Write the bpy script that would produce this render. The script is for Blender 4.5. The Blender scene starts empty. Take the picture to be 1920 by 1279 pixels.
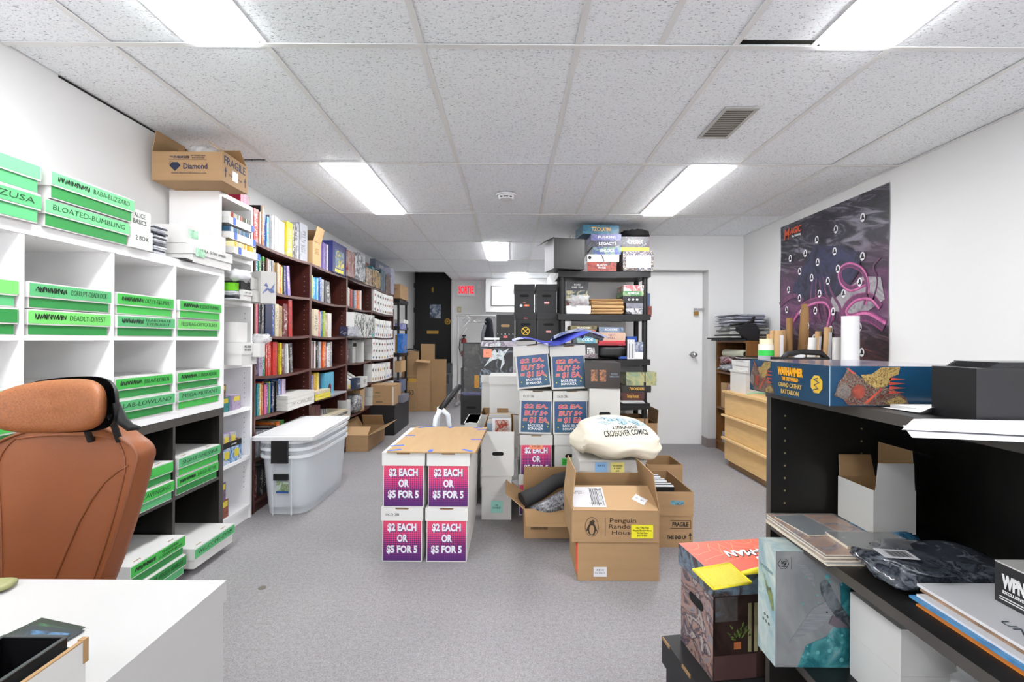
import bpy, math, random
from mathutils import Matrix, Vector, noise as mnoise
from mathutils.bvhtree import BVHTree
rnd = random.Random(7)
SC = bpy.context.scene
COL = SC.collection
PI = math.pi
# ---------------------------------------------------------------- camera, world, exposure
F, CY, ROLL, EYE = 875.0, 637.5, 0.0058, 1.16      # focal length and horizon for a 1920x1279 frame
cd = bpy.data.cameras.new('camera'); cam = bpy.data.objects.new('camera', cd); COL.objects.link(cam)
cd.sensor_width = 36; cd.lens = F / 1920 * 36; cd.shift_y = (CY - 639.5) / 1920; cd.clip_start = .02
c_, s_ = math.cos(ROLL), math.sin(ROLL)
cam.matrix_world = Matrix(((c_, -s_, 0, 0), (0, 0, -1, 0), (s_, c_, 0, EYE), (0, 0, 0, 1)))
SC.camera = cam
wd = bpy.data.worlds.new('world'); SC.world = wd; wd.use_nodes = True
wd.node_tree.nodes['Background'].inputs[0].default_value = (.97, .98, 1, 1)
wd.node_tree.nodes['Background'].inputs[1].default_value = 6.5
SC.view_settings.view_transform = 'Standard'; SC.view_settings.look = 'None'
SC.view_settings.gamma = 1; SC.view_settings.use_curve_mapping = False
SC.view_settings.exposure = 0.36
SC.cycles.diffuse_bounces = 9; SC.cycles.max_bounces = 12; SC.cycles.transparent_max_bounces = 16
PANEL = 26.0      # strength of the LED ceiling panels

# ---------------------------------------------------------------- photo geometry helpers
def W(px, py, Y):
    u, v = px - 960, CY - py
    return (u - ROLL * v) * Y / F, (u * ROLL + v) * Y / F + EYE
def FB(x0, x1, y0, y1, Y):
    a, zb = W(x0, y1, Y); b, zt = W(x1, y0, Y)
    return (a + b) / 2, b - a, zb, zt - zb
def YX(px, X): return X * F / (px - 960)
def ZP(px, py, z):
    u, v = px - 960, CY - py
    Y = (z - EYE) * F / (u * ROLL + v)
    return (u - ROLL * v) * Y / F, Y

# ---------------------------------------------------------------- materials
def lin(h):
    if isinstance(h, str):
        h = h.lstrip('#'); c = [int(h[i:i + 2], 16) / 255 for i in (0, 2, 4)]
    else: c = list(h)
    return tuple((x / 12.92 if x <= .04045 else ((x + .055) / 1.055) ** 2.4) for x in c) + (1,)
MATS = {}
def newmat(name):
    m = bpy.data.materials.new(name); m.use_nodes = True
    nt = m.node_tree; b = nt.nodes['Principled BSDF']
    return m, nt, b
def N(nt, t, **kw):
    n = nt.nodes.new(t)
    for k, v in kw.items(): setattr(n, k, v)
    return n
def math_(nt, op, a, b=None, clamp=False):
    n = N(nt, 'ShaderNodeMath', operation=op); n.use_clamp = clamp
    for i, x in enumerate((a, b)):
        if x is None: continue
        if isinstance(x, (int, float)): n.inputs[i].default_value = x
        else: nt.links.new(x, n.inputs[i])
    return n.outputs[0]
def mixc(nt, f, a, b, mode='MIX'):
    n = N(nt, 'ShaderNodeMix', data_type='RGBA', blend_type=mode)
    for s, x in ((n.inputs[0], f), (n.inputs[6], a), (n.inputs[7], b)):
        if isinstance(x, (int, float, tuple)): s.default_value = x
        else: nt.links.new(x, s)
    return n.outputs[2]
def coords(nt, kind='Object', scale=(1, 1, 1)):
    if kind == 'World': o = N(nt, 'ShaderNodeNewGeometry').outputs['Position']
    else: o = N(nt, 'ShaderNodeTexCoord').outputs[kind]
    mp = N(nt, 'ShaderNodeMapping'); mp.inputs['Scale'].default_value = scale
    nt.links.new(o, mp.inputs['Vector']); return mp.outputs[0]
def noise(nt, vec, scale, detail=2, rough=.5, dist=0):
    n = N(nt, 'ShaderNodeTexNoise'); n.inputs['Scale'].default_value = scale; n.inputs['Detail'].default_value = detail
    n.inputs['Roughness'].default_value = rough; n.inputs['Distortion'].default_value = dist
    nt.links.new(vec, n.inputs['Vector']); return n.outputs['Fac']
def ramp(nt, fac, stops, interp='LINEAR'):
    r = N(nt, 'ShaderNodeValToRGB'); r.color_ramp.interpolation = interp
    e = r.color_ramp.elements
    while len(e) < len(stops): e.new(.5)
    for k, (p, c) in enumerate(stops): e[k].position = p; e[k].color = c
    nt.links.new(fac, r.inputs[0]); return r.outputs[0]
def bump(nt, b, h, strength=.3, dist=.002):
    n = N(nt, 'ShaderNodeBump'); n.inputs['Strength'].default_value = strength; n.inputs['Distance'].default_value = dist
    nt.links.new(h, n.inputs['Height']); nt.links.new(n.outputs[0], b.inputs['Normal'])
def mat(name, col, rough=.6, metal=0, var=.05, scale=6, bmp=0, bscale=60, stretch=(1, 1, 1), coat=0, kind='Object'):
    if name in MATS: return MATS[name]
    m, nt, b = newmat(name); c = lin(col)
    v = coords(nt, kind, stretch)
    f = noise(nt, v, scale, 3)
    lo = tuple(x * (1 - var) for x in c[:3]) + (1,); hi = tuple(min(1, x * (1 + var)) for x in c[:3]) + (1,)
    nt.links.new(ramp(nt, f, [(.3, lo), (.7, hi)]), b.inputs['Base Color'])
    b.inputs['Roughness'].default_value = rough; b.inputs['Metallic'].default_value = metal
    b.inputs['Coat Weight'].default_value = coat
    if bmp: bump(nt, b, noise(nt, v, bscale, 2), bmp)
    MATS[name] = m; return m
def art(name, cols, scale=14, rough=.35, dist=1.2, stretch=(1, 1, 1), interp='LINEAR', detail=4, kind='Object', coat=0):
    if name in MATS: return MATS[name]
    m, nt, b = newmat(name)
    v = coords(nt, kind, stretch)
    f = noise(nt, v, scale, detail, .55, dist)
    n = len(cols)
    st = [(.28 + .44 * k / max(1, n - 1), tuple(q * .8 for q in lin(c)[:3]) + (1,)) for k, c in enumerate(cols)]
    nt.links.new(ramp(nt, f, st, interp), b.inputs['Base Color'])
    b.inputs['Roughness'].default_value = rough; b.inputs['Coat Weight'].default_value = coat
    MATS[name] = m; return m
def emit(name, col, s):
    m, nt, b = newmat(name)
    b.inputs['Base Color'].default_value = lin(col); b.inputs['Emission Color'].default_value = lin(col)
    b.inputs['Emission Strength'].default_value = s
    MATS[name] = m; return m
def film(name, col, alpha, rough=.15, flat=False):
    if name in MATS: return MATS[name]
    m, nt, b = newmat(name)
    b.inputs['Base Color'].default_value = lin(col); b.inputs['Roughness'].default_value = rough
    if flat:
        b.inputs['Alpha'].default_value = alpha; MATS[name] = m; return m
    v = coords(nt); f = noise(nt, v, 18, 3, .5, 1)
    nt.links.new(ramp(nt, f, [(.3, (alpha * .7,) * 3 + (1,)), (.7, (min(1, alpha * 1.3),) * 3 + (1,))]), b.inputs['Alpha'])
    b.inputs['Base Color'].default_value = lin(col); b.inputs['Roughness'].default_value = rough
    bump(nt, b, noise(nt, v, 40, 2, .5, 1), .3, .002)
    MATS[name] = m; return m
WHITEP = mat('white_wall_paint', '#dadada', .75, var=.012, scale=1.5, bmp=.05, bscale=90)
CEILGRID = mat('ceiling_runner_paint', '#e4e4e3', .5, var=.01)
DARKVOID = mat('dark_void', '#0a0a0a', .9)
CARD = mat('brown_cardboard', '#a68560', .8, var=.06, scale=3, bmp=.15, bscale=50, stretch=(1, 1, 9))
CARDL = mat('light_cardboard', '#b6956b', .8, var=.04, scale=3, bmp=.1, stretch=(8, 1, 1))
CARDIN = mat('cardboard_inside', '#9a7a55', .85, var=.07, scale=4)
CARDT = mat('tan_cardboard', '#b6946c', .8, var=.05, scale=3)
WBOX = mat('white_board', '#d3d2d0', .6, var=.025, scale=4)
WBOX2 = mat('greyish_white_board', '#c3c2bf', .65, var=.03, scale=4)
WLAM = mat('white_laminate', '#f0f0f0', .4, var=.01)
BLAM = mat('black_brown_laminate', '#161412', .42, var=.35, scale=5, stretch=(6, 1, .6), bmp=.12, bscale=30)
BLAMED = mat('black_brown_edge', '#45423f', .4, var=.1, scale=8)
MAHOG = mat('mahogany_laminate', '#3f1912', .38, var=.25, scale=4, stretch=(8, 8, .7))
MAHOGE = mat('mahogany_edge', '#573832', .4, var=.1, scale=4)
BLACKP = mat('black_plastic', '#111113', .5, var=.15, bmp=.1)
BLACKB = mat('black_printed_board', '#18181a', .55, var=.12, scale=5)
INK = mat('black_ink', '#161616', .7, var=.1)
INKG = mat('grey_pencil_ink', '#4a564c', .8, var=.1)
WINK = mat('white_ink', '#f0f0f0', .5, var=.02)
SILVERINK = mat('silver_lettering_ink', '#dcdce4', .4, var=.08, scale=60)
INKB = mat('brown_print_ink', '#3a2a1c', .7, var=.1)
NAVYINK = mat('navy_print_ink', '#232a45', .7, var=.1)
PAPER = mat('white_paper', '#dedee2', .6, var=.02)
PAPERG = mat('grey_page_edges', '#c9c9c6', .7, var=.12, scale=3, stretch=(1, 1, 60))
STEEL = mat('brushed_steel', '#c9c9c9', .3, metal=.9, var=.05)
BRASS = mat('brass', '#b08a45', .35, metal=.9, var=.1)
WPLAS = mat('white_plastic', '#dedee0', .35, var=.01)
CLEAR = film('clear_film', '#eef0f2', .16, .12, flat=True)
BUBBLE = film('bubble_wrap_film', '#f0f2f4', .4, .12)
TOTE = film('frosted_tote_plastic', '#eef2f6', .38, .3, flat=True)
OAK = mat('oak_veneer', '#7a5027', .5, var=.2, scale=4, stretch=(10, 10, .8))
BIRCH = mat('birch_veneer', '#dcb67c', .45, var=.08, scale=2.5, stretch=(2, 2, 14))
BLUETAPE = mat('blue_masking_tape', '#3b62c4', .6, var=.06)
GREENS = [mat('green_tape_%s' % n, c, .5, var=.05, scale=9) for n, c in
          (('bright', '#42b44c'), ('mint', '#56b072'), ('deep', '#298840'), ('pale', '#6cc284'), ('lime', '#72cf68'))]  # pale tone put in for tapes brightened by the nearby ceiling lights
LEATHER = mat('tan_leather', '#844a26', .42, var=.07, scale=3, bmp=.12, bscale=260)

TOTERIM = film('tote_rim_plastic', '#f4f7fa', .72, .3, flat=True)
# ---------------------------------------------------------------- mesh builder
class MB:
    def __init__(s): s.v = []; s.f = []; s.m = []; s.sm = []
    def add(s, vs, fs, m=0, smooth=False):
        b = len(s.v); s.v += [tuple(v) for v in vs]
        for f in fs: s.f.append([b + i for i in f]); s.m.append(m); s.sm.append(smooth)
        return s
    def box(s, x0, y0, z0, x1, y1, z1, m=0, M=None):
        vs = [(x, y, z) for z in (z0, z1) for y in (y0, y1) for x in (x0, x1)]
        if M: vs = [M @ Vector(v) for v in vs]
        mm = m if isinstance(m, (list, tuple)) else [m] * 6   # front(-y) back left right bottom top
        b = len(s.v); s.v += [tuple(v) for v in vs]
        for f, k in zip(((0, 1, 5, 4), (3, 2, 6, 7), (2, 0, 4, 6), (1, 3, 7, 5), (2, 3, 1, 0), (4, 5, 7, 6)), mm):
            s.f.append([b + i for i in f]); s.m.append(k); s.sm.append(False)
        return s
    def prism(s, pts, d, m=0, smooth=False):
        n = len(pts); d = Vector(d); P = [Vector(p) for p in pts]
        s.add(P + [p + d for p in P], [list(range(n))[::-1], [n + i for i in range(n)]], m)
        b = len(s.v) - 2 * n
        for i in range(n):
            j = (i + 1) % n; s.f.append([b + i, b + j, b + n + j, b + n + i]); s.m.append(m); s.sm.append(smooth)
        return s
    def ring(s, c, ax, r, n):
        ax = Vector(ax).normalized(); a = ax.orthogonal().normalized(); b = ax.cross(a)
        return [Vector(c) + (a * math.cos(2 * PI * i / n) + b * math.sin(2 * PI * i / n)) * r for i in range(n)]
    def cyl(s, p0, p1, r0, r1=None, n=16, m=0, cap=True, hollow=0):
        r1 = r0 if r1 is None else r1; ax = Vector(p1) - Vector(p0)
        A, B = s.ring(p0, ax, r0, n), s.ring(p1, ax, r1, n)
        s.add(A + B, [(i, (i + 1) % n, n + (i + 1) % n, n + i) for i in range(n)], m, True)
        if hollow:
            C, D = s.ring(p0, ax, r0 * hollow, n), s.ring(p1, ax, r1 * hollow, n)
            s.add(C + D, [(i, n + i, n + (i + 1) % n, (i + 1) % n) for i in range(n)], m, True)
            s.add(A + C, [(i, n + i, n + (i + 1) % n, (i + 1) % n) for i in range(n)], m)
            s.add(B + D, [(i, (i + 1) % n, n + (i + 1) % n, n + i) for i in range(n)], m)
        elif cap:
            s.add(A, [list(range(n))[::-1]], m); s.add(B, [list(range(n))], m)
        return s
    def tube(s, pts, r, n=8, m=0):
        P = [Vector(p) for p in pts]; rr = r if isinstance(r, (list, tuple)) else [r] * len(P)
        up = None; rings = []
        for i, p in enumerate(P):
            t = (P[min(i + 1, len(P) - 1)] - P[max(i - 1, 0)]).normalized()
            a = t.orthogonal().normalized() if up is None else (up - t * up.dot(t)).normalized()
            up = a; b = t.cross(a)
            rings += [p + (a * math.cos(2 * PI * k / n) + b * math.sin(2 * PI * k / n)) * rr[i] for k in range(n)]
        fs = [(i * n + k, i * n + (k + 1) % n, (i + 1) * n + (k + 1) % n, (i + 1) * n + k) for i in range(len(P) - 1) for k in range(n)]
        s.add(rings, fs, m, True)
        b = len(s.v) - len(rings)
        s.f += [[b + k for k in range(n)][::-1], [b + len(rings) - n + k for k in range(n)]]; s.m += [m, m]; s.sm += [False, False]
        return s
    def grid(s, fn, nu, nv, m=0, smooth=True, wrapu=False):
        vs = [fn(i / (nu if wrapu else nu - 1), j / (nv - 1)) for j in range(nv) for i in range(nu)]
        fs = []
        for j in range(nv - 1):
            for i in range(nu if wrapu else nu - 1):
                k = (i + 1) % nu
                fs.append((j * nu + i, j * nu + k, (j + 1) * nu + k, (j + 1) * nu + i))
        return s.add(vs, fs, m, smooth)
    def blob(s, c, r, nu=20, nv=12, p=1.0, wob=0, m=0, seed=0):
        def sg(x, e): return math.copysign(abs(x) ** e, x)
        def fn(u, v):
            th = u * 2 * PI; ph = (v - .5) * PI
            x = sg(math.cos(ph), p) * sg(math.cos(th), p); y = sg(math.cos(ph), p) * sg(math.sin(th), p); z = sg(math.sin(ph), p)
            d = 1 + wob * mnoise.noise(Vector((x * 2 + seed, y * 2, z * 2)))
            return (c[0] + x * r[0] * d, c[1] + y * r[1] * d, c[2] + z * r[2] * d)
        return s.grid(fn, nu, nv, m, True, True)
    def mesh(s, name, mats):
        me = bpy.data.meshes.new(name); me.from_pydata(s.v, [], s.f)
        for x in (mats if isinstance(mats, (list, tuple)) else [mats]): me.materials.append(x)
        me.polygons.foreach_set('material_index', s.m); me.polygons.foreach_set('use_smooth', s.sm)
        me.update(); return me
def link(name, me, parent=None, loc=None, rot=None):
    o = bpy.data.objects.new(name, me); COL.objects.link(o)
    if parent is not None: o.parent = parent
    if loc is not None: o.location = loc
    if rot is not None: o.rotation_euler = rot
    return o
def part(parent, name, mb, mats, label=None, loc=None, rot=None):
    o = link(name, mb.mesh(name, mats), parent, loc, rot)
    if label: o['label'] = label
    return o
SEEN = {}
def tag(o, label, cat, group=None):
    o['label'] = label; o['category'] = cat
    if group: o['group'] = group
    if label in SEEN and (not group or SEEN[label] != group): print('DUPLICATE LABEL', label)
    if len(label.split()) > 16: print('LONG LABEL', label)
    SEEN[label] = group; return o
def thing(name, label, cat, loc=(0, 0, 0), rz=0, group=None, rot=None):
    o = link(name, None, None, loc, rot or (0, 0, rz)); o.empty_display_size = .05
    return tag(o, label, cat, group)
def struct(name, mb, mats, parent=None):
    o = link(name, mb.mesh(name, mats), parent)
    if parent is None: o['kind'] = 'structure'
    return o
def whole(name, label, cat, mb, mats, loc=(0, 0, 0), rz=0, group=None, rot=None):
    return tag(link(name, mb.mesh(name, mats), None, loc, rot or (0, 0, rz)), label, cat, group)
def copy_tree(o, parent=None):
    c = o.copy(); COL.objects.link(c)
    if parent is not None: c.parent = parent
    for ch in list(o.children): copy_tree(ch, c)
    return c
TXT = {}
def text_mesh(s, bold=0, italic=0, spacing=1, m=None):
    k = (s, bold, italic, spacing, m.name)
    if k not in TXT:
        cu = bpy.data.curves.new('text', 'FONT'); cu.body = s; cu.size = 1; cu.align_x = 'CENTER'; cu.align_y = 'CENTER'
        cu.resolution_u = 2; cu.offset = bold; cu.shear = italic; cu.space_character = spacing; cu.fill_mode = 'FRONT'; cu.extrude = .006
        ob = bpy.data.objects.new('text', cu)
        me = bpy.data.meshes.new_from_object(ob); me.materials.clear(); me.materials.append(m)
        bpy.data.objects.remove(ob)
        xs = [v.co.x for v in me.vertices] or [0]
        TXT[k] = (me, max(xs) - min(xs))
    return TXT[k]
FACE = {'front': (PI / 2, 0, 0), 'top': (0, 0, 0), 'right': (PI / 2, 0, PI / 2), 'left': (PI / 2, 0, -PI / 2), 'topb': (0, 0, PI)}
def text(parent, s, w, h, loc, face='front', m=None, name='lettering', bold=.0, italic=0, spacing=1, tilt=0):
    """flat lettering: text s, scaled to width w and cap height h, on a face of the parent"""
    me, tw = text_mesh(s, bold, italic, spacing, m or INK)
    sx = w / max(tw, .01); sy = h / .72
    r = FACE[face] if isinstance(face, str) else face
    o = link(name, me, parent)
    M = Matrix.Translation(loc) @ Matrix.Rotation(r[2], 4, 'Z') @ Matrix.Rotation(r[0], 4, 'X') @ Matrix.Rotation(tilt, 4, 'Z') @ Matrix.Diagonal((sx, sy, .05, 1))
    o.matrix_local = M; return o
def plate(parent, name, x0, z0, x1, z1, y, m, t=.0012, label=None, face='front'):
    """thin sheet on the front (-y) face: x0..x1, z0..z1 at y"""
    mb = MB()
    if face == 'front': mb.box(x0, y - t, z0, x1, y, z1)
    elif face == 'top': mb.box(x0, z0, y, x1, z1, y + t)
    elif face == 'right': mb.box(y, x0, z0, y + t, x1, z1)
    elif face == 'left': mb.box(y - t, x0, z0, y, x1, z1)
    return part(parent, name, mb, m, label)
def stadium(cx, cz, w, h, y, n=6):
    r = h / 2; pts = []
    for k in range(n + 1): a = -PI / 2 + PI * k / n; pts.append((cx + w / 2 - r + r * math.cos(a), y, cz + r * math.sin(a)))
    for k in range(n + 1): a = PI / 2 + PI * k / n; pts.append((cx - w / 2 + r + r * math.cos(a), y, cz + r * math.sin(a)))
    return pts
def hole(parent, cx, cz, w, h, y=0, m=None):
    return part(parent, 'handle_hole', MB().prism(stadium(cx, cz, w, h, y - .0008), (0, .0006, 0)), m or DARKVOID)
def scribble(parent, x0, x1, z, h, y, m=None):
    mb = MB(); n = max(6, int((x1 - x0) / .0032)); pts = []
    for i in range(n):
        x = x0 + (x1 - x0) * i / n; pts.append((x + rnd.uniform(-.003, .003), z + (h / 2 if i % 2 else -h / 2) * rnd.uniform(.6, 1)))
    for (a, b), (c, d) in zip(pts, pts[1:]):
        q = Vector((c - a, d - b)); q = Vector((-q.y, q.x)).normalized() * .0013
        mb.add([(a - q.x, y, b - q.y), (c - q.x, y, d - q.y), (c + q.x, y, d + q.y), (a + q.x, y, b + q.y)], [(0, 1, 2, 3)])
    return part(parent, 'scribble', mb, m or INK)
def block(name, label, cat, loc, w, d, h, mats, rz=0, group=None, rot=None):
    """solid box: origin front-bottom-centre. mats: one, or [front, sides, top]"""
    if isinstance(mats, (list, tuple)):
        mb = MB().box(-w / 2, 0, 0, w / 2, d, h, [0, 1, 1, 1, 1, 2 if len(mats) > 2 else 1])
    else: mb = MB().box(-w / 2, 0, 0, w / 2, d, h); mats = [mats]
    return whole(name, label, cat, mb, mats, loc, rz, group, rot)
def game(name, label, loc, w, d, h, front, side=None, top=None, rz=0, lid=.72, group=None, cat='board game', rot=None):
    """lidded game box with parts"""
    t = thing(name, label, cat, loc, rz, group, rot); side = side or front; top = top or side
    part(t, 'base', MB().box(-w / 2 + .002, .002, 0, w / 2 - .002, d - .002, h * (1 - lid) + .004, [0, 1, 1, 1, 1, 1]), [front, side])
    part(t, 'lid', MB().box(-w / 2, 0, h * (1 - lid), w / 2, d, h, [0, 1, 1, 1, 1, 2]), [front, side, top]); return t
def carton(name, label, loc, w, d, h, rz=0, m=CARD, flaps=None, t=.005, cat='box', group=None, inner=CARDIN, closed=False, rot=None):
    o = thing(name, label, cat, loc, rz, group, rot)
    mb = MB()
    x = w / 2
    mb.box(-x, 0, 0, x, d, t, [0, 0, 0, 0, 0, 1])
    mb.box(-x, 0, t, x, t, h, [0, 1, 0, 0, 0, 1]); mb.box(-x, d - t, t, x, d, h, [1, 0, 0, 0, 0, 1])
    mb.box(-x, t, t, -x + t, d - t, h, [0, 0, 0, 1, 0, 1]); mb.box(x - t, t, t, x, d - t, h, [0, 0, 1, 0, 0, 1])
    part(o, 'body', mb, [m, inner])
    if closed:
        part(o, 'flap', MB().box(-x, 0, h, x, d / 2 - .001, h + t), [m]); part(o, 'flap', MB().box(-x, d / 2 + .001, h, x, d, h + t), [m])
        part(o, 'tape', MB().box(-x, d / 2 - .025, h + t, x, d / 2 + .025, h + t + .0006), [TAPE])
    for sd, (L, a) in (flaps or {}).items():
        a = math.radians(a); ca, sa = math.cos(a), math.sin(a)
        if sd == 'f': A, B, D = (-x, 0, h), (x, 0, h), Vector((0, ca, sa))
        if sd == 'b': A, B, D = (x, d, h), (-x, d, h), Vector((0, -ca, sa))
        if sd == 'l': A, B, D = (-x, d, h), (-x, 0, h), Vector((ca, 0, sa))
        if sd == 'r': A, B, D = (x, 0, h), (x, d, h), Vector((-ca, 0, sa))
        A, B = Vector(A), Vector(B); e = (B - A).normalized() * .004
        nrm = (B - A).normalized().cross(D).normalized() * t * .7
        q = MB().prism([A + e, B - e, B - e * 2 + D * L, A + e * 2 + D * L], nrm); q.m[0] = 1
        part(o, 'flap', q, [CARDT if m is CARD else m, inner])
    return o
TAPE = mat('tan_packing_tape', '#b99660', .25, var=.03)
# ================================================================ THE ROOM
CZ = 2.309; LX, RX = -2.0, 2.52; BY, DW, FW, PX = -5.49, 5.09, 9.1, .645   # ceiling, walls left/right, back, door wall, far wall, partition
def carpet():
    m, nt, b = newmat('carpet'); v = coords(nt, 'World')
    f = noise(nt, v, 170, 3, .8); g = noise(nt, v, 1.2, 3); h2 = noise(nt, v, 55, 2)
    c = ramp(nt, f, [(.3, lin('#6a6668')), (.5, lin('#908d90')), (.7, lin('#b6b2b2'))])
    c = mixc(nt, .35, c, ramp(nt, h2, [(.35, lin('#87837f')), (.65, lin('#a39fa5'))]))
    c = mixc(nt, 1.0, c, ramp(nt, g, [(.3, (.86, .86, .88, 1)), (.65, (1, 1, 1, 1))]), 'MULTIPLY')
    nt.links.new(c, b.inputs['Base Color']); b.inputs['Roughness'].default_value = .95
    bump(nt, b, f, .5, .004); return m
CARPET = carpet()
def tilemat():
    m, nt, b = newmat('acoustic_tile'); v = coords(nt, 'World', (1, 2.1, 1))
    f = noise(nt, v, 88, 2, .5, .5); g = noise(nt, coords(nt, 'World'), 190, 2)
    c = ramp(nt, f, [(.335, lin('#84868a')), (.372, lin('#eef1f5')), (.6, lin('#f6f9fc'))])
    c = mixc(nt, .3, c, ramp(nt, g, [(.35, lin('#dfe2e6')), (.6, lin('#f6f9fc'))]))
    nt.links.new(c, b.inputs['Base Color']); b.inputs['Roughness'].default_value = .9
    bump(nt, b, f, .5, .004); return m
TILE = tilemat()
LED = emit('led_diffuser', '#fbfcfd', PANEL)
BASEB = mat('grey_brown_vinyl', '#8d8382', .6, var=.05)
struct('floor', MB().box(LX - .1, BY - .1, -.06, RX + .1, FW + 1.2, 0), CARPET)
struct('trim_1', MB().cyl((-1.155, 2.17, 0), (-1.155, 2.17, .0015), .018, n=14), mat('carpet_stain', '#6f6962', .9))
struct('wall_left', MB().box(LX - .1, BY, 0, LX, 10.0, 3.0), WHITEP)
struct('wall_right', MB().box(RX, BY, 0, RX + .1, DW + .3, 2.5), WHITEP)
struct('wall_back', MB().box(LX, BY - .1, 0, RX, BY, .25).box(LX, BY - .1, 2.2, RX, BY, 2.5).box(LX, BY - .1, .25, -1.75, BY, 2.2).box(2.3, BY - .1, .25, RX, BY, 2.2), WHITEP)
wn = struct('added_window_1', MB().box(-1.75, BY - .09, .25, -1.70, BY - .02, 2.2).box(2.25, BY - .09, .25, 2.3, BY - .02, 2.2).box(-1.7, BY - .09, .25, 2.25, BY - .02, .3).box(-1.7, BY - .09, 2.15, 2.25, BY - .02, 2.2), mat('white_trim_paint', '#e4e4e4', .5))  # unseen window, added behind the camera to even out the light
for k in range(3):
    xa = -1.7 + k * 1.3167; struct('pane', MB().box(xa + .01, BY - .06, .3, xa + 1.29, BY - .055, 2.15), film('added_window_glass', '#ffffff', .06, .05), wn)
    if k: struct('mullion', MB().box(xa - .02, BY - .09, .3, xa + .02, BY - .02, 2.15), WLAM, wn)
pl_ = bpy.data.lights.new('added_window_portal', 'AREA'); pl_.shape = 'RECTANGLE'; pl_.size = 4.0; pl_.size_y = 1.9; pl_.cycles.is_portal = True
po_ = bpy.data.objects.new('added_window_portal', pl_); COL.objects.link(po_); po_.location = (.27, BY - .12, 1.22); po_.rotation_euler = (PI / 2, 0, 0)
DX0, DX1, DT, DP = 1.24, 2.14, 1.935, 5.27
mb = MB().box(PX, DW, 0, DX0, DW + .2, 2.5).box(DX1, DW, 0, RX, DW + .2, 2.5).box(DX0, DW, DT, DX1, DW + .2, 2.5)
struct('wall_door', mb, WHITEP)
struct('wall_partition', MB().box(PX, DW + .2, 0, PX + .1, FW, 2.5), WHITEP)
struct('wall_far', MB().box(-1.14, FW, 0, PX, FW + .1, 3.0), WHITEP)
struct('wall_stairwell', MB().box(-1.16, FW - 1.0 + .95, 0, -1.14, 9.5, 3.0).box(LX, 9.5, 0, -1.14, 9.6, 3.0).box(LX, 7.93, CZ + .03, -1.14, 7.96, 3.0).box(-1.16, 7.95, CZ + .03, -1.14, FW, 3.0), WHITEP)
struct('trim_2', MB().box(-1.19, FW + .02, .70, -1.16, 9.44, 2.9), mat('white_trim_paint', '#e4e4e4', .5))
for i, (x0, y0, x1, y1) in enumerate(((DX1, DW - .012, RX, DW), (RX - .012, BY, RX, DW - .012), (PX, DW - .012, DX0, DW), (DX1 + .001, DW, DX1 + .012, DP), (-1.1, FW - .012, PX, FW))):
    if i == 3: x0, x1 = DX1 - .012, DX1
    struct('baseboard_%s' % ('door', 'right', 'shelf', 'niche', 'far')[i], MB().box(x0, y0, 0, x1, y1, .1), BASEB)
# white flush door in its niche
d1 = struct('door_1', MB().box(DX0 + .004, DP - .045, .008, DX1 - .012, DP, DT - .01), mat('white_door_paint', '#ececec', .45, var=.01))
struct('door_frame', MB().box(DX1 - .01, DP - .03, 0, DX1, DP, DT).box(DX0, DP - .03, DT - .008, DX1, DP, DT), mat('door_frame_paint', '#d9d9d9', .5), d1)
kx, kz = W(1301, 665, 5.2)
part(d1, 'handle', MB().cyl((kx, 5.225, kz), (kx, 5.215, kz), .034, n=20).cyl((kx, 5.215, kz), (kx, 5.16, kz), .011).blob((kx - .008, 5.15, kz), (.03, .022, .026)).box(kx - .07, 5.145, kz - .008, kx - .02, 5.16, kz + .008), STEEL)
hx, hz = W(1307, 581, 5.2)
part(d1, 'hasp', MB().box(hx - .03, 5.212, hz - .012, hx + .02, 5.225, hz + .02).box(hx + .015, 5.2, hz - .004, hx + .085, 5.21, hz + .018).tube([(hx - .02, 5.2, hz), (hx - .02, 5.19, hz - .02), (hx, 5.19, hz - .02), (hx, 5.2, hz)], .004), STEEL)
part(d1, 'padlock', MB().box(hx - .035, 5.18, hz - .062, hx + .012, 5.205, hz - .02), BRASS)
# black front door above the steps
DB = mat('black_door_paint', '#060607', .6, var=.2)
d2 = struct('door_2', MB().box(-1.97, 9.44, .70, -1.19, 9.5, 2.85), DB)
def at2(px, py): x, z = W(px, py, 9.42); return x, z
x, z = at2(816, 584); part(d2, 'notice', MB().box(x - .11, 9.434, z - .14, x + .11, 9.438, z + .14), art('door_notice', ['#20304a', '#5b6b88', '#c9d2e2', '#2b3a55'], 9))
x, z = at2(811, 542); part(d2, 'knocker', MB().blob((x, 9.42, z), (.028, .02, .05)).cyl((x, 9.44, z - .05), (x, 9.42, z - .05), .02).tube([(x - .02, 9.42, z), (x, 9.415, z - .06), (x + .02, 9.42, z)], .006), BRASS)
x, z = at2(839, 603); part(d2, 'knob', MB().blob((x, 9.40, z), (.045, .04, .045)).cyl((x, 9.44, z), (x, 9.43, z), .06), BRASS)
x, z = at2(811, 623); part(d2, 'mail_slot', MB().box(x - .115, 9.43, z - .032, x + .115, 9.44, z + .032).box(x - .09, 9.425, z - .014, x + .09, 9.43, z + .014), BRASS)
for k, zz in enumerate((.95, 1.7, 2.2)): part(d2, 'hinge', MB().box(-1.985, 9.42, zz, -1.965, 9.44, zz + .1), BLACKP)
STEPM = mat('dark_grey_step_carpet', '#4b4d50', .9, var=.15, scale=30)
st = struct('floor_steps', MB().box(LX, 8.85, 0, -1.15, 9.5, .70), STEPM)
for k in range(3): struct('step', MB().box(LX, 8.85 - .3 * (k + 1), 0, -1.15, 8.85 - .3 * k, .70 - .175 * (k + 1)).box(LX, 8.85 - .3 * (k + 1) - .02, .70 - .175 * (k + 1) - .03, -1.15, 8.86 - .3 * (k + 1), .70 - .175 * (k + 1)), STEPM, st)
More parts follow.
